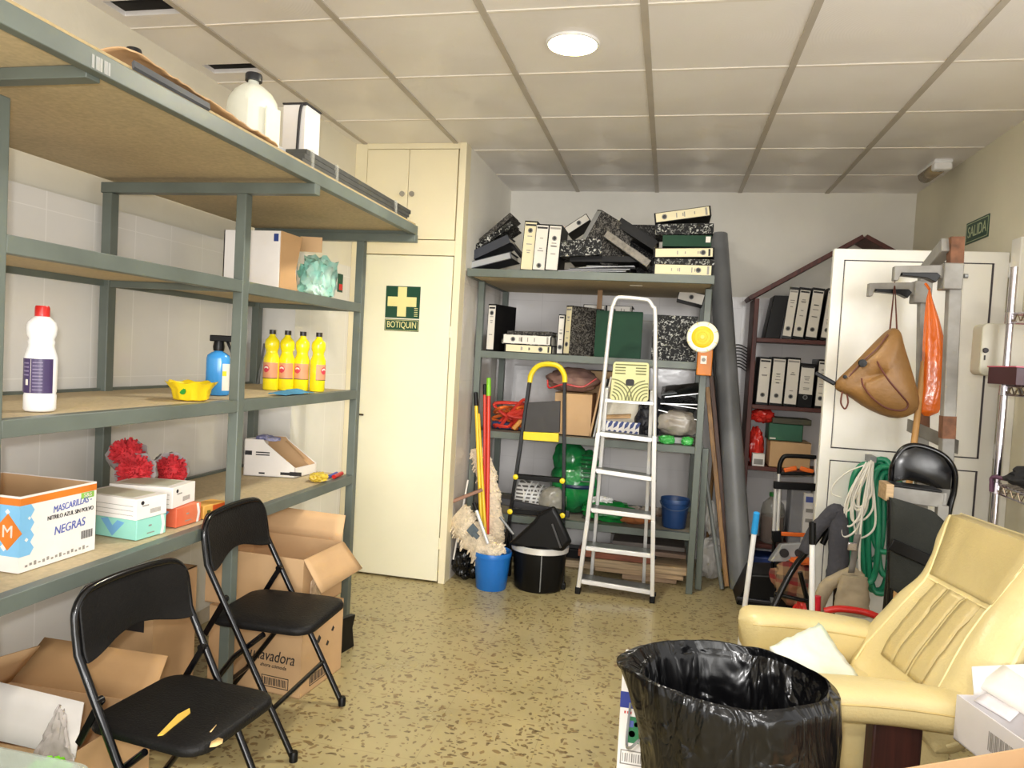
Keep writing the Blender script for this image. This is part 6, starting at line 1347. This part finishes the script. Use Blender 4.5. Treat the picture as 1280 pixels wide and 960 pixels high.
GBX = mat('putty_grey', (178, 174, 156), rough=.4, var=.04)
MB().prism([(x+(a.x+b_.x)/2, y+(z0+z1)/2) for x, y in rrect(b_.x-a.x, z1-z0, .025)], (0, 3.34, 0), (1, 0, 0), (0, 0, 1), (0, .10, 0)).build('case', GBX, t, bevel=.004)
c = at(1232, 438, Y=3.335); MB().lathe([(0, 0), (.011, 0), (.010, .006), (0, .007)], M=fm(c), n=14).m(0).box(c.x-.002, c.x+.002, 3.335, 3.34, c.z-.04, c.z-.02).build('lock', INK, t)
MB().bar((1.40, 3.36, z0+.001), (1.40, wy, WZ[1]-.03), .02, .008, up=(1, 0, 0)).build('bracket', STEEL, t)
t = thing('folder_stack', 'dark red and blue box file lying on the middle wire shelf', 'folder', (1.4, 3.2, WZ[1]))
a = at(1236, 474, Y=3.25); zt_ = at(1240, 459, Y=3.25).z; zb_ = WZ[1]+.006
MB().box(a.x, a.x+.085, 3.02, 3.262, zb_, zt_).build('red_file', mat('file_maroon', (58, 22, 34), rough=.4), t, bevel=.002)
MB().box(a.x+.086, a.x+.26, 3.02, 3.262, zb_, zt_).build('blue_file', mat('file_blue', (36, 44, 110), rough=.4), t, bevel=.002)
MB().box(a.x-.004, a.x+.262, 3.015, 3.266, zt_, zt_+.005).build('pink_edge', mat('file_pink', (190, 90, 110), rough=.4), t)
t = thing('black_bag', 'black soft bag lying on the lower wire shelf', 'bag', (1.4, 3.1, WZ[2]))
MB().blob((1.46, 3.10, WZ[2]+.052), (.15, .15, .052), .2, 2.2, 61, flat=.9).blob((1.53, 3.0, WZ[2]+.10), (.09, .16, .05), .2, 2.2, 62).build('bag', mat('black_fabric', (22, 22, 24), rough=.8, var=.2), t)
MB().tube(bez([(1.36, 3.2, WZ[2]+.03), (1.315, 3.262, WZ[2]+.03), (1.31, 3.265, WZ[2]+.005), (1.312, 3.265, WZ[2]-.03)], 6), .008).build('strap', mat('strap_purple', (92, 56, 80), rough=.6), t)
# ------------------------------------------------------------------ clutter before the door: trolley, scooter frame, jacket, rags
t = thing('folding_trolley', 'folding luggage trolley with silver tubes, black handle and orange grips by the bookcase', 'trolley', (.86, 4.7, 0)); YT_ = 4.72
T = lambda x, y, dy=0: at(x, y, Y=YT_+dy)
xl_, xr_ = 971, 1020
MB().tube(bez([T(974, 592), T(975, 580), T(980, 571), T(990, 570), T(1010, 571), T(1020, 572)], 6), .014, 10).build('push_handle', BLACK, t)
MB().tube([T(974, 592), T(973, 608)], .010, 10).build('upper_tube', ALU, t)
for dx in (0, 5): MB().tube([T(970+dx, 603), T(967+dx, 668)], .011, 10).build('silver_tube', ALU, t)
MB().tube([T(1020, 572), T(1018, 668)], .011, 10).build('silver_tube', ALU, t)
MB().bar(T(967, 606, -.01), T(1020, 609, -.01), .035, .045).build('upper_bracket', BLACK, t, bevel=.004)
for a, b_ in (((980, 588), (996, 585)), ((1000, 585), (1017, 590))): MB().bar(T(*a, -.01), T(*b_, -.01), .02, .028).build('orange_grip', ORANGE, t, bevel=.006)
MB().bar(T(976, 592, -.01), T(1018, 592, -.01), .02, .02).build('handle_bar', BLACK, t, bevel=.004)
MB().bar(T(972, 667, -.01), T(1012, 669, -.01), .02, .024).build('orange_bar', ORANGE, t, bevel=.004)
MB().bar(T(965, 670, -.0), T(976, 670, -.0), .05, .07).build('lower_bracket', BLACK, t, bevel=.004)
p0, p1 = T(968, 675), T(1016, 675)
for p in (p0, p1): MB().tube([p, V((p.x, YT_+.02, .07))], .011).build('lower_tube', BLACK, t)
for p in (p0, p1): MB().lathe([(0, -.018), (.06, -.018), (.07, -.01), (.07, .01), (.06, .018), (0, .018)], M=frame((p.x+(-.03 if p is p0 else .03), YT_+.04, .07), (0, 1, 0), (0, 0, 1), (1, 0, 0)), n=28).build('wheel', BLACK, t)
MB().obx((p0.x-.02, YT_-.18, .06), (p1.x-p0.x+.04, 0, 0), (0, .2, 0), (0, 0, .015)).build('toe_plate', STEEL, t)
t = thing('grey_plastic_part', 'grey plastic tray with two dark openings in front of the trolley', 'tray', (.87, 4.5, .2)); a = [at(x, y, Y=4.45) for x, y in ((962, 702), (977, 680), (1008, 678), (1020, 704))]
MB().add(a+[p+V((0, .10, -.02)) for p in a], [(0, 1, 2, 3), (7, 6, 5, 4), (0, 4, 5, 1), (1, 5, 6, 2), (2, 6, 7, 3), (3, 7, 4, 0)]).build('tray', mat('tray_grey', (158, 160, 162), rough=.5), t, bevel=.008)
for x in (980, 999): MB().lathe([(0, -.002), (.026, -.002), (.026, .012), (0, .012)], M=frame(at(x, 691, Y=4.452), (1, 0, 0), (0, 0, 1), (0, -1, 0)), n=20).build('opening', INK, t)
MB().obx((a[0].x+.06, 4.50, 0), (.24, 0, 0), (0, .14, 0), (0, 0, .31)).build('base_box', BLACK, t, bevel=.01)
t = thing('black_tray', 'black plastic tray on the floor beside the grey roll', 'tray', (.7, 4.6, 0))
a = [at(x, y, Y=4.66) for x, y in ((920, 738), (938, 715), (1000, 717), (1005, 742))]; a[0].z = a[3].z = .002
MB().add([V((p.x, 4.60, p.z)) for p in a]+[V((p.x, 4.9, p.z*1.0)) for p in a], [(0, 1, 2, 3), (7, 6, 5, 4), (0, 4, 5, 1), (1, 5, 6, 2), (2, 6, 7, 3), (3, 7, 4, 0)]).build('tray', BLACK, t, bevel=.01)
MB().bar(V((a[0].x, 4.595, .045)), V((a[3].x+.1, 4.595, .04)), .02, .02).build('rim', mat('tray_rim', (40, 40, 44), rough=.3), t, bevel=.004)
tag(MB().blob((.86, 4.44, .235), (.175, .10, .13), .25, 2.2, 71, pw=.9).blob((.93, 4.38, .17), (.13, .08, .15), .25, 2.4, 72).build('plaid_rag', plaid('plaid_rag')), 'red and beige plaid cloth bundle heaped between the mop handles', 'cloth')
tag(MB().blob((.86, 4.36, .10), (.07, .05, .09), .3, 2.6, 73, flat=.95).build('red_film_bag', RB), 'red plastic bag end hanging below the plaid cloth', 'bag')
tag(MB().blob((.83, 4.42, .362), (.07, .05, .02), .3, 2.6, 74).build('orange_cloth', OT), 'orange cloth scrap on top of the plaid bundle', 'cloth')
# folded black frame (pushchair-like) with grey jacket
t = thing('folded_frame', 'folded black tubular cart frame leaning behind the armchair', 'cart', (.95, 4.0, 0)); YS_ = 3.95
S = lambda x, y, dy=0: at(x, y, Y=YS_+dy)
f0 = S(938, 772); f0.z = .012
MB().tube(bez([V((f0.x, YS_-.15, .015)), S(985, 722), S(1010, 688), S(1025, 668), S(1036, 655)], 6), .016, 10).build('long_tube', BLKTUBE, t)
MB().tube([S(1000, 715, .02), S(1012, 762, .02), V((S(1014, 772).x, YS_+.02, .015))], .013, 10).build('stay_tube', BLKTUBE, t)
MB().tube([S(968, 742, -.02), S(1010, 752, -.02)], .011, 10).build('cross_tube', BLKTUBE, t)
MB().tube(bez([S(1036, 655), S(1044, 640), S(1040, 655), S(1028, 680)], 5), .015, 10).build('hand_grip', BLACK, t)
MB().tube([S(1036, 655), S(1046, 700, .05), V((S(1046, 760).x, YS_+.06, .015))], .014, 10).build('rear_tube', BLKTUBE, t)
GJ = mat('grey_felt', (70, 70, 76), rough=.95, var=.12, vs=14, bump=.4, bs=60)
def ribbon(name, pts, wid, thick, m, label, cat, Y0):
    P = bez([at(x, y, Y=Y0+dy) for x, y, dy in pts], 7); W_ = bez([(w, 0, 0) for w in wid], 7); L = len(P); b = MB()
    def fn(u, v):
        i = min(L-1, int(u*(L-1)+.5)); a = 2*PI*v; tng = (P[min(i+1, L-1)]-P[max(i-1, 0)]).normalized(); s = tng.cross(V((0, 1, 0))).normalized(); r_ = W_[i].x
        k_ = 1+.12*noise.noise(V((i*.5, math.cos(a)*2, math.sin(a)*2)))
        return P[i]+s*r_*math.cos(a)*k_+V((0, 1, 0))*thick*math.sin(a)*k_
    b.surf(fn, L, 16, cv=True); b.f += [tuple(range(16)), tuple((L-1)*16+j for j in range(16))]; b.mi += [0, 0]
    return tag(b.build(name, m, ang=80), label, cat)
ribbon('grey_jacket', [(1005, 690, .0), (1018, 665, -.02), (1036, 645, -.03), (1046, 640, -.03), (1048, 665, -.03), (1048, 700, -.03), (1042, 728, -.02)], [.03, .035, .035, .042, .048, .05, .042], .028, GJ, 'dark grey jacket draped over the folded cart frame', 'jacket', 3.90)
BG = mat('beige_canvas', (164, 150, 124), rough=.9, var=.12, vs=14)
ribbon('beige_cloth', [(1020, 765, .0), (1032, 735, 0), (1050, 722, 0), (1066, 716, 0), (1078, 722, 0)], [.03, .035, .03, .03, .02], .025, BG, 'beige canvas strap curving below the grey jacket', 'strap', 3.84)
ribbon('beige_cloth', [(1068, 720, 0), (1066, 740, 0), (1064, 768, 0)], [.06, .075, .085], .03, BG, 'beige canvas bag hanging below the strap buckle', 'bag', 3.80)
t = thing('red_hand_truck', 'red tubular hand truck lying behind the armchair', 'hand truck', (1.05, 3.6, 0)); 
R0 = lambda x, y, Y=3.62: at(x, y, Y=Y)
MB().tube(bez([R0(1024, 800, 3.75), R0(1022, 772, 3.75), R0(1022, 745, 3.75)], 5), .016, 10).build('upright_tube', mat('crimson_tube', (190, 30, 48), rough=.3), t)
MB().tube(bez([R0(1030, 764), R0(1050, 761), R0(1080, 765), R0(1100, 772)], 6), .016, 10).build('rail', RED, t)
MB().tube(bez([R0(1112, 738), R0(1118, 748), R0(1122, 768)], 5), .018, 10).build('grip', RED, t)
a = R0(1035, 764); b_ = R0(1112, 770)
for p in (a, b_): MB().tube([p, V((p.x, 3.66, .012))], .014, 10).build('leg', RED, t)
handle('mop', 'white mop handle with blue tip leaning beyond the armchair arm', V((.44, 3.80, .012)), at(946, 640, Y=3.62), .0125, WPLAST, mat('tip_blue', (40, 150, 216), rough=.4), .11)
handle('mop', 'white mop handle with black tip standing behind the armchair', V((.72, 3.42, .012)), at(1015.5, 652, Y=3.44), .0125, WPLAST, BLACK, .10)
# folded black chairs stored before the door
t = thing('stored_chair', 'glossy black folding chair stored upright behind the armchair', 'chair', (1.1, 3.1, 0)); YQ = 3.31
Q = lambda x, y, dy=0: at(x, y, Y=YQ+dy)
MB().tube(bez([Q(1112, 700, .06), Q(1114, 600, .06), Q(1118, 578, .05), Q(1128, 562, .05), Q(1142, 557, .05), Q(1162, 561, .05), Q(1182, 572, .05), Q(1193, 590, .05), Q(1192, 615, .06), Q(1186, 640, .06), Q(1178, 700, .06)], 7), .0125, 10).build('frame', BLKTUBE, t)
o_ = [(1117, 602), (1119, 578), (1129, 564), (1144, 559), (1164, 563), (1180, 573), (1190, 589), (1188, 612), (1170, 610), (1152, 604), (1135, 600)]
pg = [Q(x, y, .035) for x, y in o_]
b = MB(); n = len(pg); c_ = sum(pg, V())/n
b.add(pg+[lerp(p, c_, .25)+V((0, -.012, 0)) for p in pg]+[p+V((0, .03, 0)) for p in pg], [(i, (i+1) % n, n+(i+1) % n, n+i) for i in range(n)]+[tuple(n+i for i in range(n))]+[(2*n+i, 2*n+(i+1) % n, (i+1) % n, i) for i in range(n)]+[tuple(2*n+i for i in range(n))])
b.build('backrest', mat('glossy_vinyl', (20, 20, 21), rough=.22, var=.1), t, ang=50)
MESH = mat('dark_mesh_fabric', (38, 40, 36), rough=.9, var=.1, bump=.3, bs=200)
o_ = [(1113, 622), (1140, 630), (1168, 640), (1181, 652), (1178, 690), (1166, 722), (1150, 745), (1132, 748), (1112, 735)]
pg = [at(x, y, Y=3.17) for x, y in o_]; n = len(pg); c_ = sum(pg, V())/n
MB().add(pg+[lerp(p, c_, .15)+V((0, -.015, 0)) for p in pg]+[p+V((0, .035, 0)) for p in pg], [(i, (i+1) % n, n+(i+1) % n, n+i) for i in range(n)]+[tuple(n+i for i in range(n))]+[(2*n+i, 2*n+(i+1) % n, (i+1) % n, i) for i in range(n)]+[tuple(2*n+i for i in range(n))]).build('seat', MESH, t, ang=50)
MB().bar(at(1113, 680, Y=3.145), at(1170, 705, Y=3.145), .012, .05).build('seat_band', BLACK, t, bevel=.004)
for x in (1113, 1176): p = Q(x, 700, .06); MB().tube([p, V((p.x, YQ+.1, .012))], .0125, 10).build('leg', BLKTUBE, t)
p = at(1113, 735, Y=3.18); MB().tube([at(1113, 625, Y=3.18), p, V((p.x, 3.18, .012))], .012, 10).build('leg', BLKTUBE, t)
# ------------------------------------------------------------------ cream leather recliner
fw = V((-.97, -.22, 0)).normalized(); nv_ = V((.22, -.97, 0)).normalized(); O = V((.67, 2.55, 0))
def A(b, v, z): return O-fw*b+nv_*v+V((0, 0, z))
t = thing('recliner_armchair', 'cream leather recliner armchair with dark wooden arm supports', 'armchair', O)
prof = bez([V((.115, 0, .36)), V((.165, 0, .42)), V((.225, 0, .52)), (.30, 0, .64), (.375, 0, .74), (.425, 0, .84), (.465, 0, .93), (.485, 0, .975)], 6)
def hw(z): # half width along height
    P = [(.36, .26), (.42, .30), (.52, .315), (.62, .295), (.72, .262), (.80, .268), (.88, .295), (.94, .295), (.975, .265)]
    for (a, x), (b, y) in zip(P, P[1:]):
        if z <= b: k_ = max(0, (z-a)/(b-a)); k_ = k_*k_*(3-2*k_); return lerp(x, y, k_)
    return P[-1][1]
def bnorm(i):
    d = (prof[min(i+1, len(prof)-1)]-prof[max(i-1, 0)]).normalized(); return V((-d.z, 0, d.x))   # towards the front
L = len(prof); ND = 28
def back_pt(i, a, puff=1.0):
    p = prof[i]; n = bnorm(i); w = hw(p.z); ca, sa = math.cos(a), math.sin(a)
    e = .55; x = w*math.copysign(abs(ca)**e, ca); th = (.062 if sa > 0 else .085); y = th*math.copysign(abs(sa)**.8, sa)
    if sa > 0:   # padded front: side bolsters and a softer middle panel with creases
        q = abs(x)/w; y += .016*math.exp(-((q-.74)/.16)**2)-.006*math.exp(-((q-.46)/.035)**2)
        y += .005*noise.noise(V((x*9, p.z*5, 1)))+.006*math.sin(p.z*26)*math.exp(-((p.z-.46)/.12)**2)*(q < .5)
    f_ = 1
    k_ = min(1, (L-1-i)/5+.25); k0 = min(1, i/4+.45); y *= min(k_, k0)
    return A(p.x-n.x*0, x, p.z)+(-fw*n.x*1+V((0, 0, n.z)))*y
b = MB(); b.surf(lambda u, v: back_pt(min(L-1, int(u*(L-1)+.5)), 2*PI*v), L, ND*2, cv=True)
b.f += [tuple(range(ND*2)), tuple((L-1)*ND*2+j for j in range(ND*2))]; b.mi += [0, 0]
b.build('backrest', LEATHER, t, ang=75)
def on_back(z, x, lift=.002):
    i = min(range(L), key=lambda j: abs(prof[j].z-z)); f_ = x/hw(prof[i].z); best = None
    for j in range(200):
        a = PI*j/199; ca = math.cos(a); xx = math.copysign(abs(ca)**.55, ca)
        if best is None or abs(xx-f_) < best[0]: best = (abs(xx-f_), a)
    n = bnorm(i); return back_pt(i, best[1])+(-fw*n.x+V((0, 0, n.z)))*lift
# darker centre panel, slit panels, piping
def patch(name, x0, x1, z0, z1, m, par, lift=.003, nu=8, nv=10, wav=lambda v: (0, 0)):
    return MB().surf(lambda u, v: on_back(lerp(z0, z1, v), lerp(x0+wav(v)[0], x1+wav(v)[1], u), lift), nu, nv).build(name, m, par, solid=.002)
zs = [p.z for p in prof]
patch('headrest_panel', -.16, .17, .735, .965, LEATHERD, t, .0035, 9, 14, lambda v: (-.05*v, .05*v))
for i in range(3): patch('back_panel', -.115+i*.082, -.043+i*.082, .47, .72, LEATHERD, t, .003, 5, 14, lambda v: (0, 0))
pp = MB()
for s in (-1, 1):
    pp.tube([on_back(z, s*x, .001) for z, x in ((.40, .19), (.46, .2), (.52, .19), (.58, .175), (.64, .165), (.70, .16), (.735, .165), (.78, .175), (.84, .19), (.9, .205), (.95, .215))], .0035, 6)
pp.tube([on_back(.73, x, .001) for x in (-.16, -.1, -.05, 0, .05, .1, .16)], .003, 6)
pp.tube([back_pt(i, PI, 1) for i in range(3, L)], .006, 6).tube([back_pt(i, 0, 1) for i in range(3, L)], .006, 6)
pp.build('piping', mat('leather_seam', (238, 222, 168), rough=.5), t)
# seat cushion
sc_ = MB(); 
def seat_pt(u, v):
    a = 2*PI*v; h_ = u
    ca, sa = math.cos(a), math.sin(a); x = math.copysign(abs(ca)**.5, ca); y = math.copysign(abs(sa)**.5, sa)
    z_, s_ = [(.24, .9), (.25, .97), (.30, 1), (.36, 1), (.405, .96), (.425, .85), (.43, .5), (.425, .02)][min(7, int(u*7+.5))]
    bb = -.05+.29*y*s_; vv = .235*x*s_
    return A(bb, vv, z_+.006*noise.noise(V((bb*8, vv*8, 2)))-(.02*max(0, bb+.0) if z_ > .3 else 0))
sc_.surf(seat_pt, 8, 48, cv=True); sc_.f.append(tuple(range(48))); sc_.mi.append(0)
sc_.build('seat_cushion', LEATHER, t, ang=70)
b = MB()
def base_pt(u, v):
    a = 2*PI*v; ca, sa = math.cos(a), math.sin(a); x = math.copysign(abs(ca)**.45, ca); y = math.copysign(abs(sa)**.45, sa)
    z_, s_ = [(.13, .9), (.14, .97), (.19, 1), (.235, .98), (.25, .9), (.25, .02)][min(5, int(u*5+.5))]
    return A(-.02+.30*y*s_, .225*x*s_, z_+.05*(.3-abs(y))*0)
b.surf(base_pt, 6, 48, cv=True); b.f.append(tuple(range(48))); b.mi.append(0)
b.build('seat_base', LEATHER, t, ang=70)
# padded arms
def arm(v0, nm):
    b = MB()
    def fn(u, v):
        a = 2*PI*v; k_ = u; bb = lerp(-.30, .235, k_); z0 = lerp(.528, .49, k_)+.012*math.sin(PI*k_)
        e_ = min(1, math.sqrt(max(0, 1-(1-min(1, k_/.12))**2))+.02, math.sqrt(max(0, 1-(1-min(1, (1-k_)/.08))**2))+.02)
        ca, sa = math.cos(a), math.sin(a); x = math.copysign(abs(ca)**.7, ca); z = math.copysign(abs(sa)**.75, sa)
        return A(bb, v0+.08*x*(.55+.45*e_)*e_, z0+(.045 if z > 0 else (.062 if v0 > 0 else .13))*z*e_-(.0 if z > 0 else .0))
    b.surf(fn, 30, 24, cv=True); b.build('armrest', LEATHER, t, ang=80)
    MB().tube([fn(u, .02)+nv_*0 for u in [.06+.88*i/16 for i in range(17)]], .003, 6).build('arm_piping', mat('leather_seam2', (206, 182, 120), rough=.5), t)
arm(.285, 'near'); arm(-.30, 'far')
for v0 in (.285, -.30):
    MB().obx(A(-.095, v0-.03, .055), A(.05, v0-.03, .055)-A(-.095, v0-.03, .055), nv_*.05, V((0, 0, .42))).build('arm_support', DKWOOD, t, bevel=.006)
MB().tube([A(-.02+.30*math.cos(a), .33*math.sin(a), .03) for a in [2*PI*i/40 for i in range(40)]], .022, 10, closed=True).build('base_ring', BLKTUBE, t)
MB().lathe([(.035, .03), (.035, .14), (.10, .145), (.1, .15)], A(-.02, 0, 0), 20).bar(A(-.32, 0, .03), A(.28, 0, .03), .05, .03).bar(A(-.02, -.33, .04), A(-.02, .33, .04), .06, .03).build('pedestal', BLACK, t)
# white paper bag on the seat
PW = mat('white_bag_print', (236, 234, 226), rough=.5, rgb2=(206, 222, 200), vs=5, bump=.3, bs=20)
pts = [at(1025, 781, Y=2.66), at(1072, 850, Y=2.52), at(1008, 862, Y=2.36), at(962, 812, Y=2.46)]
b = MB(); b.surf(lambda u, v: (lambda p: p+V((.004*noise.noise(V((u*6, v*6, 3))), -.03*math.sin(PI*u)*math.sin(PI*v), .012*noise.noise(V((u*5, v*5, 0))))))(lerp(lerp(pts[3], pts[2], u), lerp(pts[0]+V((-.004, 0, 0)), pts[1], u), v)), 14, 14)
o = b.build('paper_bag', PW, solid=.02); tag(o, 'crumpled white paper bag with green print lying on the armchair seat', 'bag')
# ------------------------------------------------------------------ rubbish bin with black bag
tc_ = at(910, 838, Z=.748); tc_.z = 0; SY = .84; RT = .235
t = thing('rubbish_bin', 'large dark rubbish bin lined with a black bag in the foreground', 'bin', tc_)
MB().lathe([(0, 0), (.112, 0), (.120, .01), (.206, .70), (.213, .712), (.211, .718), (.203, .7), (.116, .03), (0, .02)], tc_+V((.014, 0, 0)), 48, sy=SY).build('body', mat('dark_bin_plastic', (24, 24, 25), rough=.55, var=.12, vs=3, spec=.25), t)
t2 = t
lipa = math.radians(176)
def bagpt(u, v):
    a = 2*PI*v
    K_ = [(.02, .26), (.09, .25), (.140, .28), (.158, .42), (.176, .56), (.192, .66), (.212, .728), (.219, .749), (.226, .746), (.229, .730), (.222, .67), (.205, .60), (.192, .54), (.183, .49)]
    f_ = u*(len(K_)-1); i = min(int(f_), len(K_)-2); w = f_-i; r = lerp(K_[i][0], K_[i+1][0], w); z = lerp(K_[i][1], K_[i+1][1], w)
    ca, sa = math.cos(a), math.sin(a)
    if f_ < 6:     # hanging inner wall: long vertical pleats, always inside the bin wall
        fold = .5+.5*math.sin(a*17+3*noise.noise(V((ca*2, sa*2, z*2))))*math.cos(a*5+1)
        r -= .020*fold*min(1, (6-f_)/2)*min(1, r/.15)+.008*(.5+.5*noise.noise(V((ca*9, sa*9, z*5))))
    else:          # outer skirt: diagonal drape wrinkles
        k_ = min(1, (f_-8)/4) if f_ > 8 else 0
        fold = noise.noise(V((ca*5, sa*5, z*4+a*2)))*.6+noise.noise(V((ca*13, sa*13, z*9+a*5)))*.4
        r += k_*(.010+.020*fold)
    z += .010*noise.noise(V((ca*1.8, sa*1.8, 4)))*(1 if f_ > 4 else 0)+.002*noise.noise(V((ca*6, sa*6, 2)))*(1 if 5 < f_ < 9 else 0)
    d = abs((a-lipa+PI) % (2*PI)-PI); lip = math.exp(-(d/.33)**2)
    if f_ > 6: r += .036*lip*min(1, (f_-6)/2)*max(0, 1-max(0, f_-8.5)/1.8); z -= .012*lip
    if f_ > 8: r += (.012+.014*ca)*min(1, (f_-8)/3)*(1-.5*lip)
    if f_ > 9: z -= (f_-9)/4*(.02+.10*(.5+.5*ca)+.05*max(0, -sa)+.05*noise.noise(V((ca*3, sa*3, 3))))
    return tc_+V((r*ca+(.014*min(1, max(0, f_-8)/3) if f_ > 7 else .014*min(1, (7-f_))), r*sa*SY, z))
MB().surf(bagpt, 92, 220, cv=True).build('bin_liner', BAG, t, ang=180)
MB().tube(bez([tc_+V((-.222, .03, .62)), tc_+V((-.225, -.005, .54)), tc_+V((-.215, -.05, .55)), tc_+V((-.195, -.065, .58))], 6), .0035, 6).build('wire_handle', STEEL, t)
# white detergent carton behind the bin
t = thing('white_carton', 'tall white carton with blue band and green bottle print beside the rubbish bin', 'box', (.06, 2.05, 0))
x0, x1, yy = -.072, .18, 1.97
zt_ = at(783, 840, Y=yy).z; MB().box(x0, x1, yy, yy+.16, 0, zt_).build('carton', WHITE, t, bevel=.003)
Zp = lambda py: at(792, py, Y=yy).z
MB().box(x0-.0006, x1, yy-.001, yy, Zp(886), Zp(866)).build('blue_band', mat('band_blue', (44, 62, 150), rough=.5), t)
BGN = mat('bottle_print_green', (46, 124, 84), rough=.5)
for i in range(2):
    xo = x0+.022+.042*i; zb_, zt2 = Zp(929), Zp(896)
    hh_ = zt2-zb_
    MB().m(0).prism([(0, 0), (.034, 0), (.034, hh_*.75), (.022, hh_), (.0, hh_)], (xo, yy-.0012, zb_), (1, 0, 0), (0, 0, 1), (0, .001, 0)).m(1).lathe([(0, 0), (.009, 0)], M=frame((xo+.014, yy-.0016, zb_+hh_*.35), (1, 0, 0), (0, 0, 1), (0, -1, 0)), n=16).m(2).box(xo+.003, xo+.017, yy-.0016, yy-.0012, zb_+hh_*.6, zb_+hh_*.85).m(1).lathe([(.004, 0), (.0065, 0)], M=frame((xo+.025, yy-.0016, zb_+hh_*.72), (1, 0, 0), (0, 0, 1), (0, -1, 0)), n=14).build('bottle_print', [BGN, LABELW, INKB], t)
pr_ = MB(); barc(pr_, V((x0+.008, yy-.001, Zp(957))), XX, 12, 1, Zp(940)-Zp(957), .006, V((0, .0008, 0)))
pr_.build('bar_code', INKG, t); pr_ = MB()
for i in range(3): pr_.box(x0+.012+.008*i, x0+.016+.008*i, yy-.001, yy, Zp(893), Zp(890))
pr_.build('print_mark', RED, t)
# ------------------------------------------------------------------ cartons lower right
a, b_ = at(1062, 972, Z=.62), at(1300, 931, Z=.62); d = (b_-a); nn = V((d.y, -d.x, 0)).normalized()
t = thing('front_carton', 'open brown carton whose rim shows at the lower right edge', 'box', ((a.x+b_.x)/2+.1, (a.y+b_.y)/2-.1, 0))
carton(t, (a.x, a.y, 0), V((d.x, d.y, 0)), nn*.30, .62)
t = thing('white_flap_box', 'white box with barcode and open lid flaps at the right edge beside the armchair', 'box', (1.0, 2.1, 0))
zt_ = .585
P0, P1 = at(1196, 868, Z=zt_), at(1300, 941, Z=zt_); P1 = P0+(P1-P0)*1.15; dd = P1-P0; dd.z = 0; n2 = V((-dd.y, dd.x, 0)).normalized()
if n2.x < 0: n2 = -n2
GW = mat('grey_white_card', (214, 210, 210), rough=.55, var=.03)
carton(t, V((P0.x, P0.y, zt_-.125)), dd, n2*.22, .125, m=GW, inner=CARTON)
tag(MB().obx(V((P0.x, P0.y, .0005))+n2*.075+dd*.12, dd*.8, n2*.14, V((0, 0, zt_-.127))).build('dark_crate', BLACK, bevel=.008), 'dark crate under the white box with barcode at the right edge', 'crate')
ou = -n2*.001
pr_ = MB(); u_ = dd.normalized()
for i in range(24): pr_.obx(V((P0.x, P0.y, zt_-.085))+u_*(.13+i*.0058)+ou, u_*(.0022, .0038, .003)[i % 3], -ou, V((0, 0, .05)))
pr_.build('bar_code', INKG, t)
# flaps
zf = V((0, 0, zt_))
c00 = V((P0.x, P0.y, zt_))
sheet('flap', c00+n2*.05, c00+n2*.26, c00+n2*.25+V((0, .06, .07))+u_*.0, c00+n2*.06+V((0, .05, .06)), WHITE, t)
q = [at(1221, 857, Z=.60), at(1255, 831, Z=.66), at(1310, 868, Z=.66), at(1310, 912, Z=.60)]
MB().surf(lambda u, v: lerp(lerp(q[0], q[3], u), lerp(q[1], q[2], u), v), 6, 5).build('flap', WHITE, t, solid=.004)
q = [at(1218, 876, Z=.585), at(1232, 866, Z=.60), at(1275, 890, Z=.60), at(1262, 902, Z=.585)]
MB().surf(lambda u, v: lerp(lerp(q[0], q[3], u), lerp(q[1], q[2], u), v), 6, 5).build('flap', mat('lilac_white', (226, 220, 226), rough=.5), t, solid=.004)
# dark clutter on the floor under the chair's near side
tag(MB().blob((1.12, 2.28, .05), (.14, .10, .055), .3, 2.4, 81, flat=.9).build('grey_cloth', GJ), 'dark grey cloth on the floor between the armchair and the white box', 'cloth')
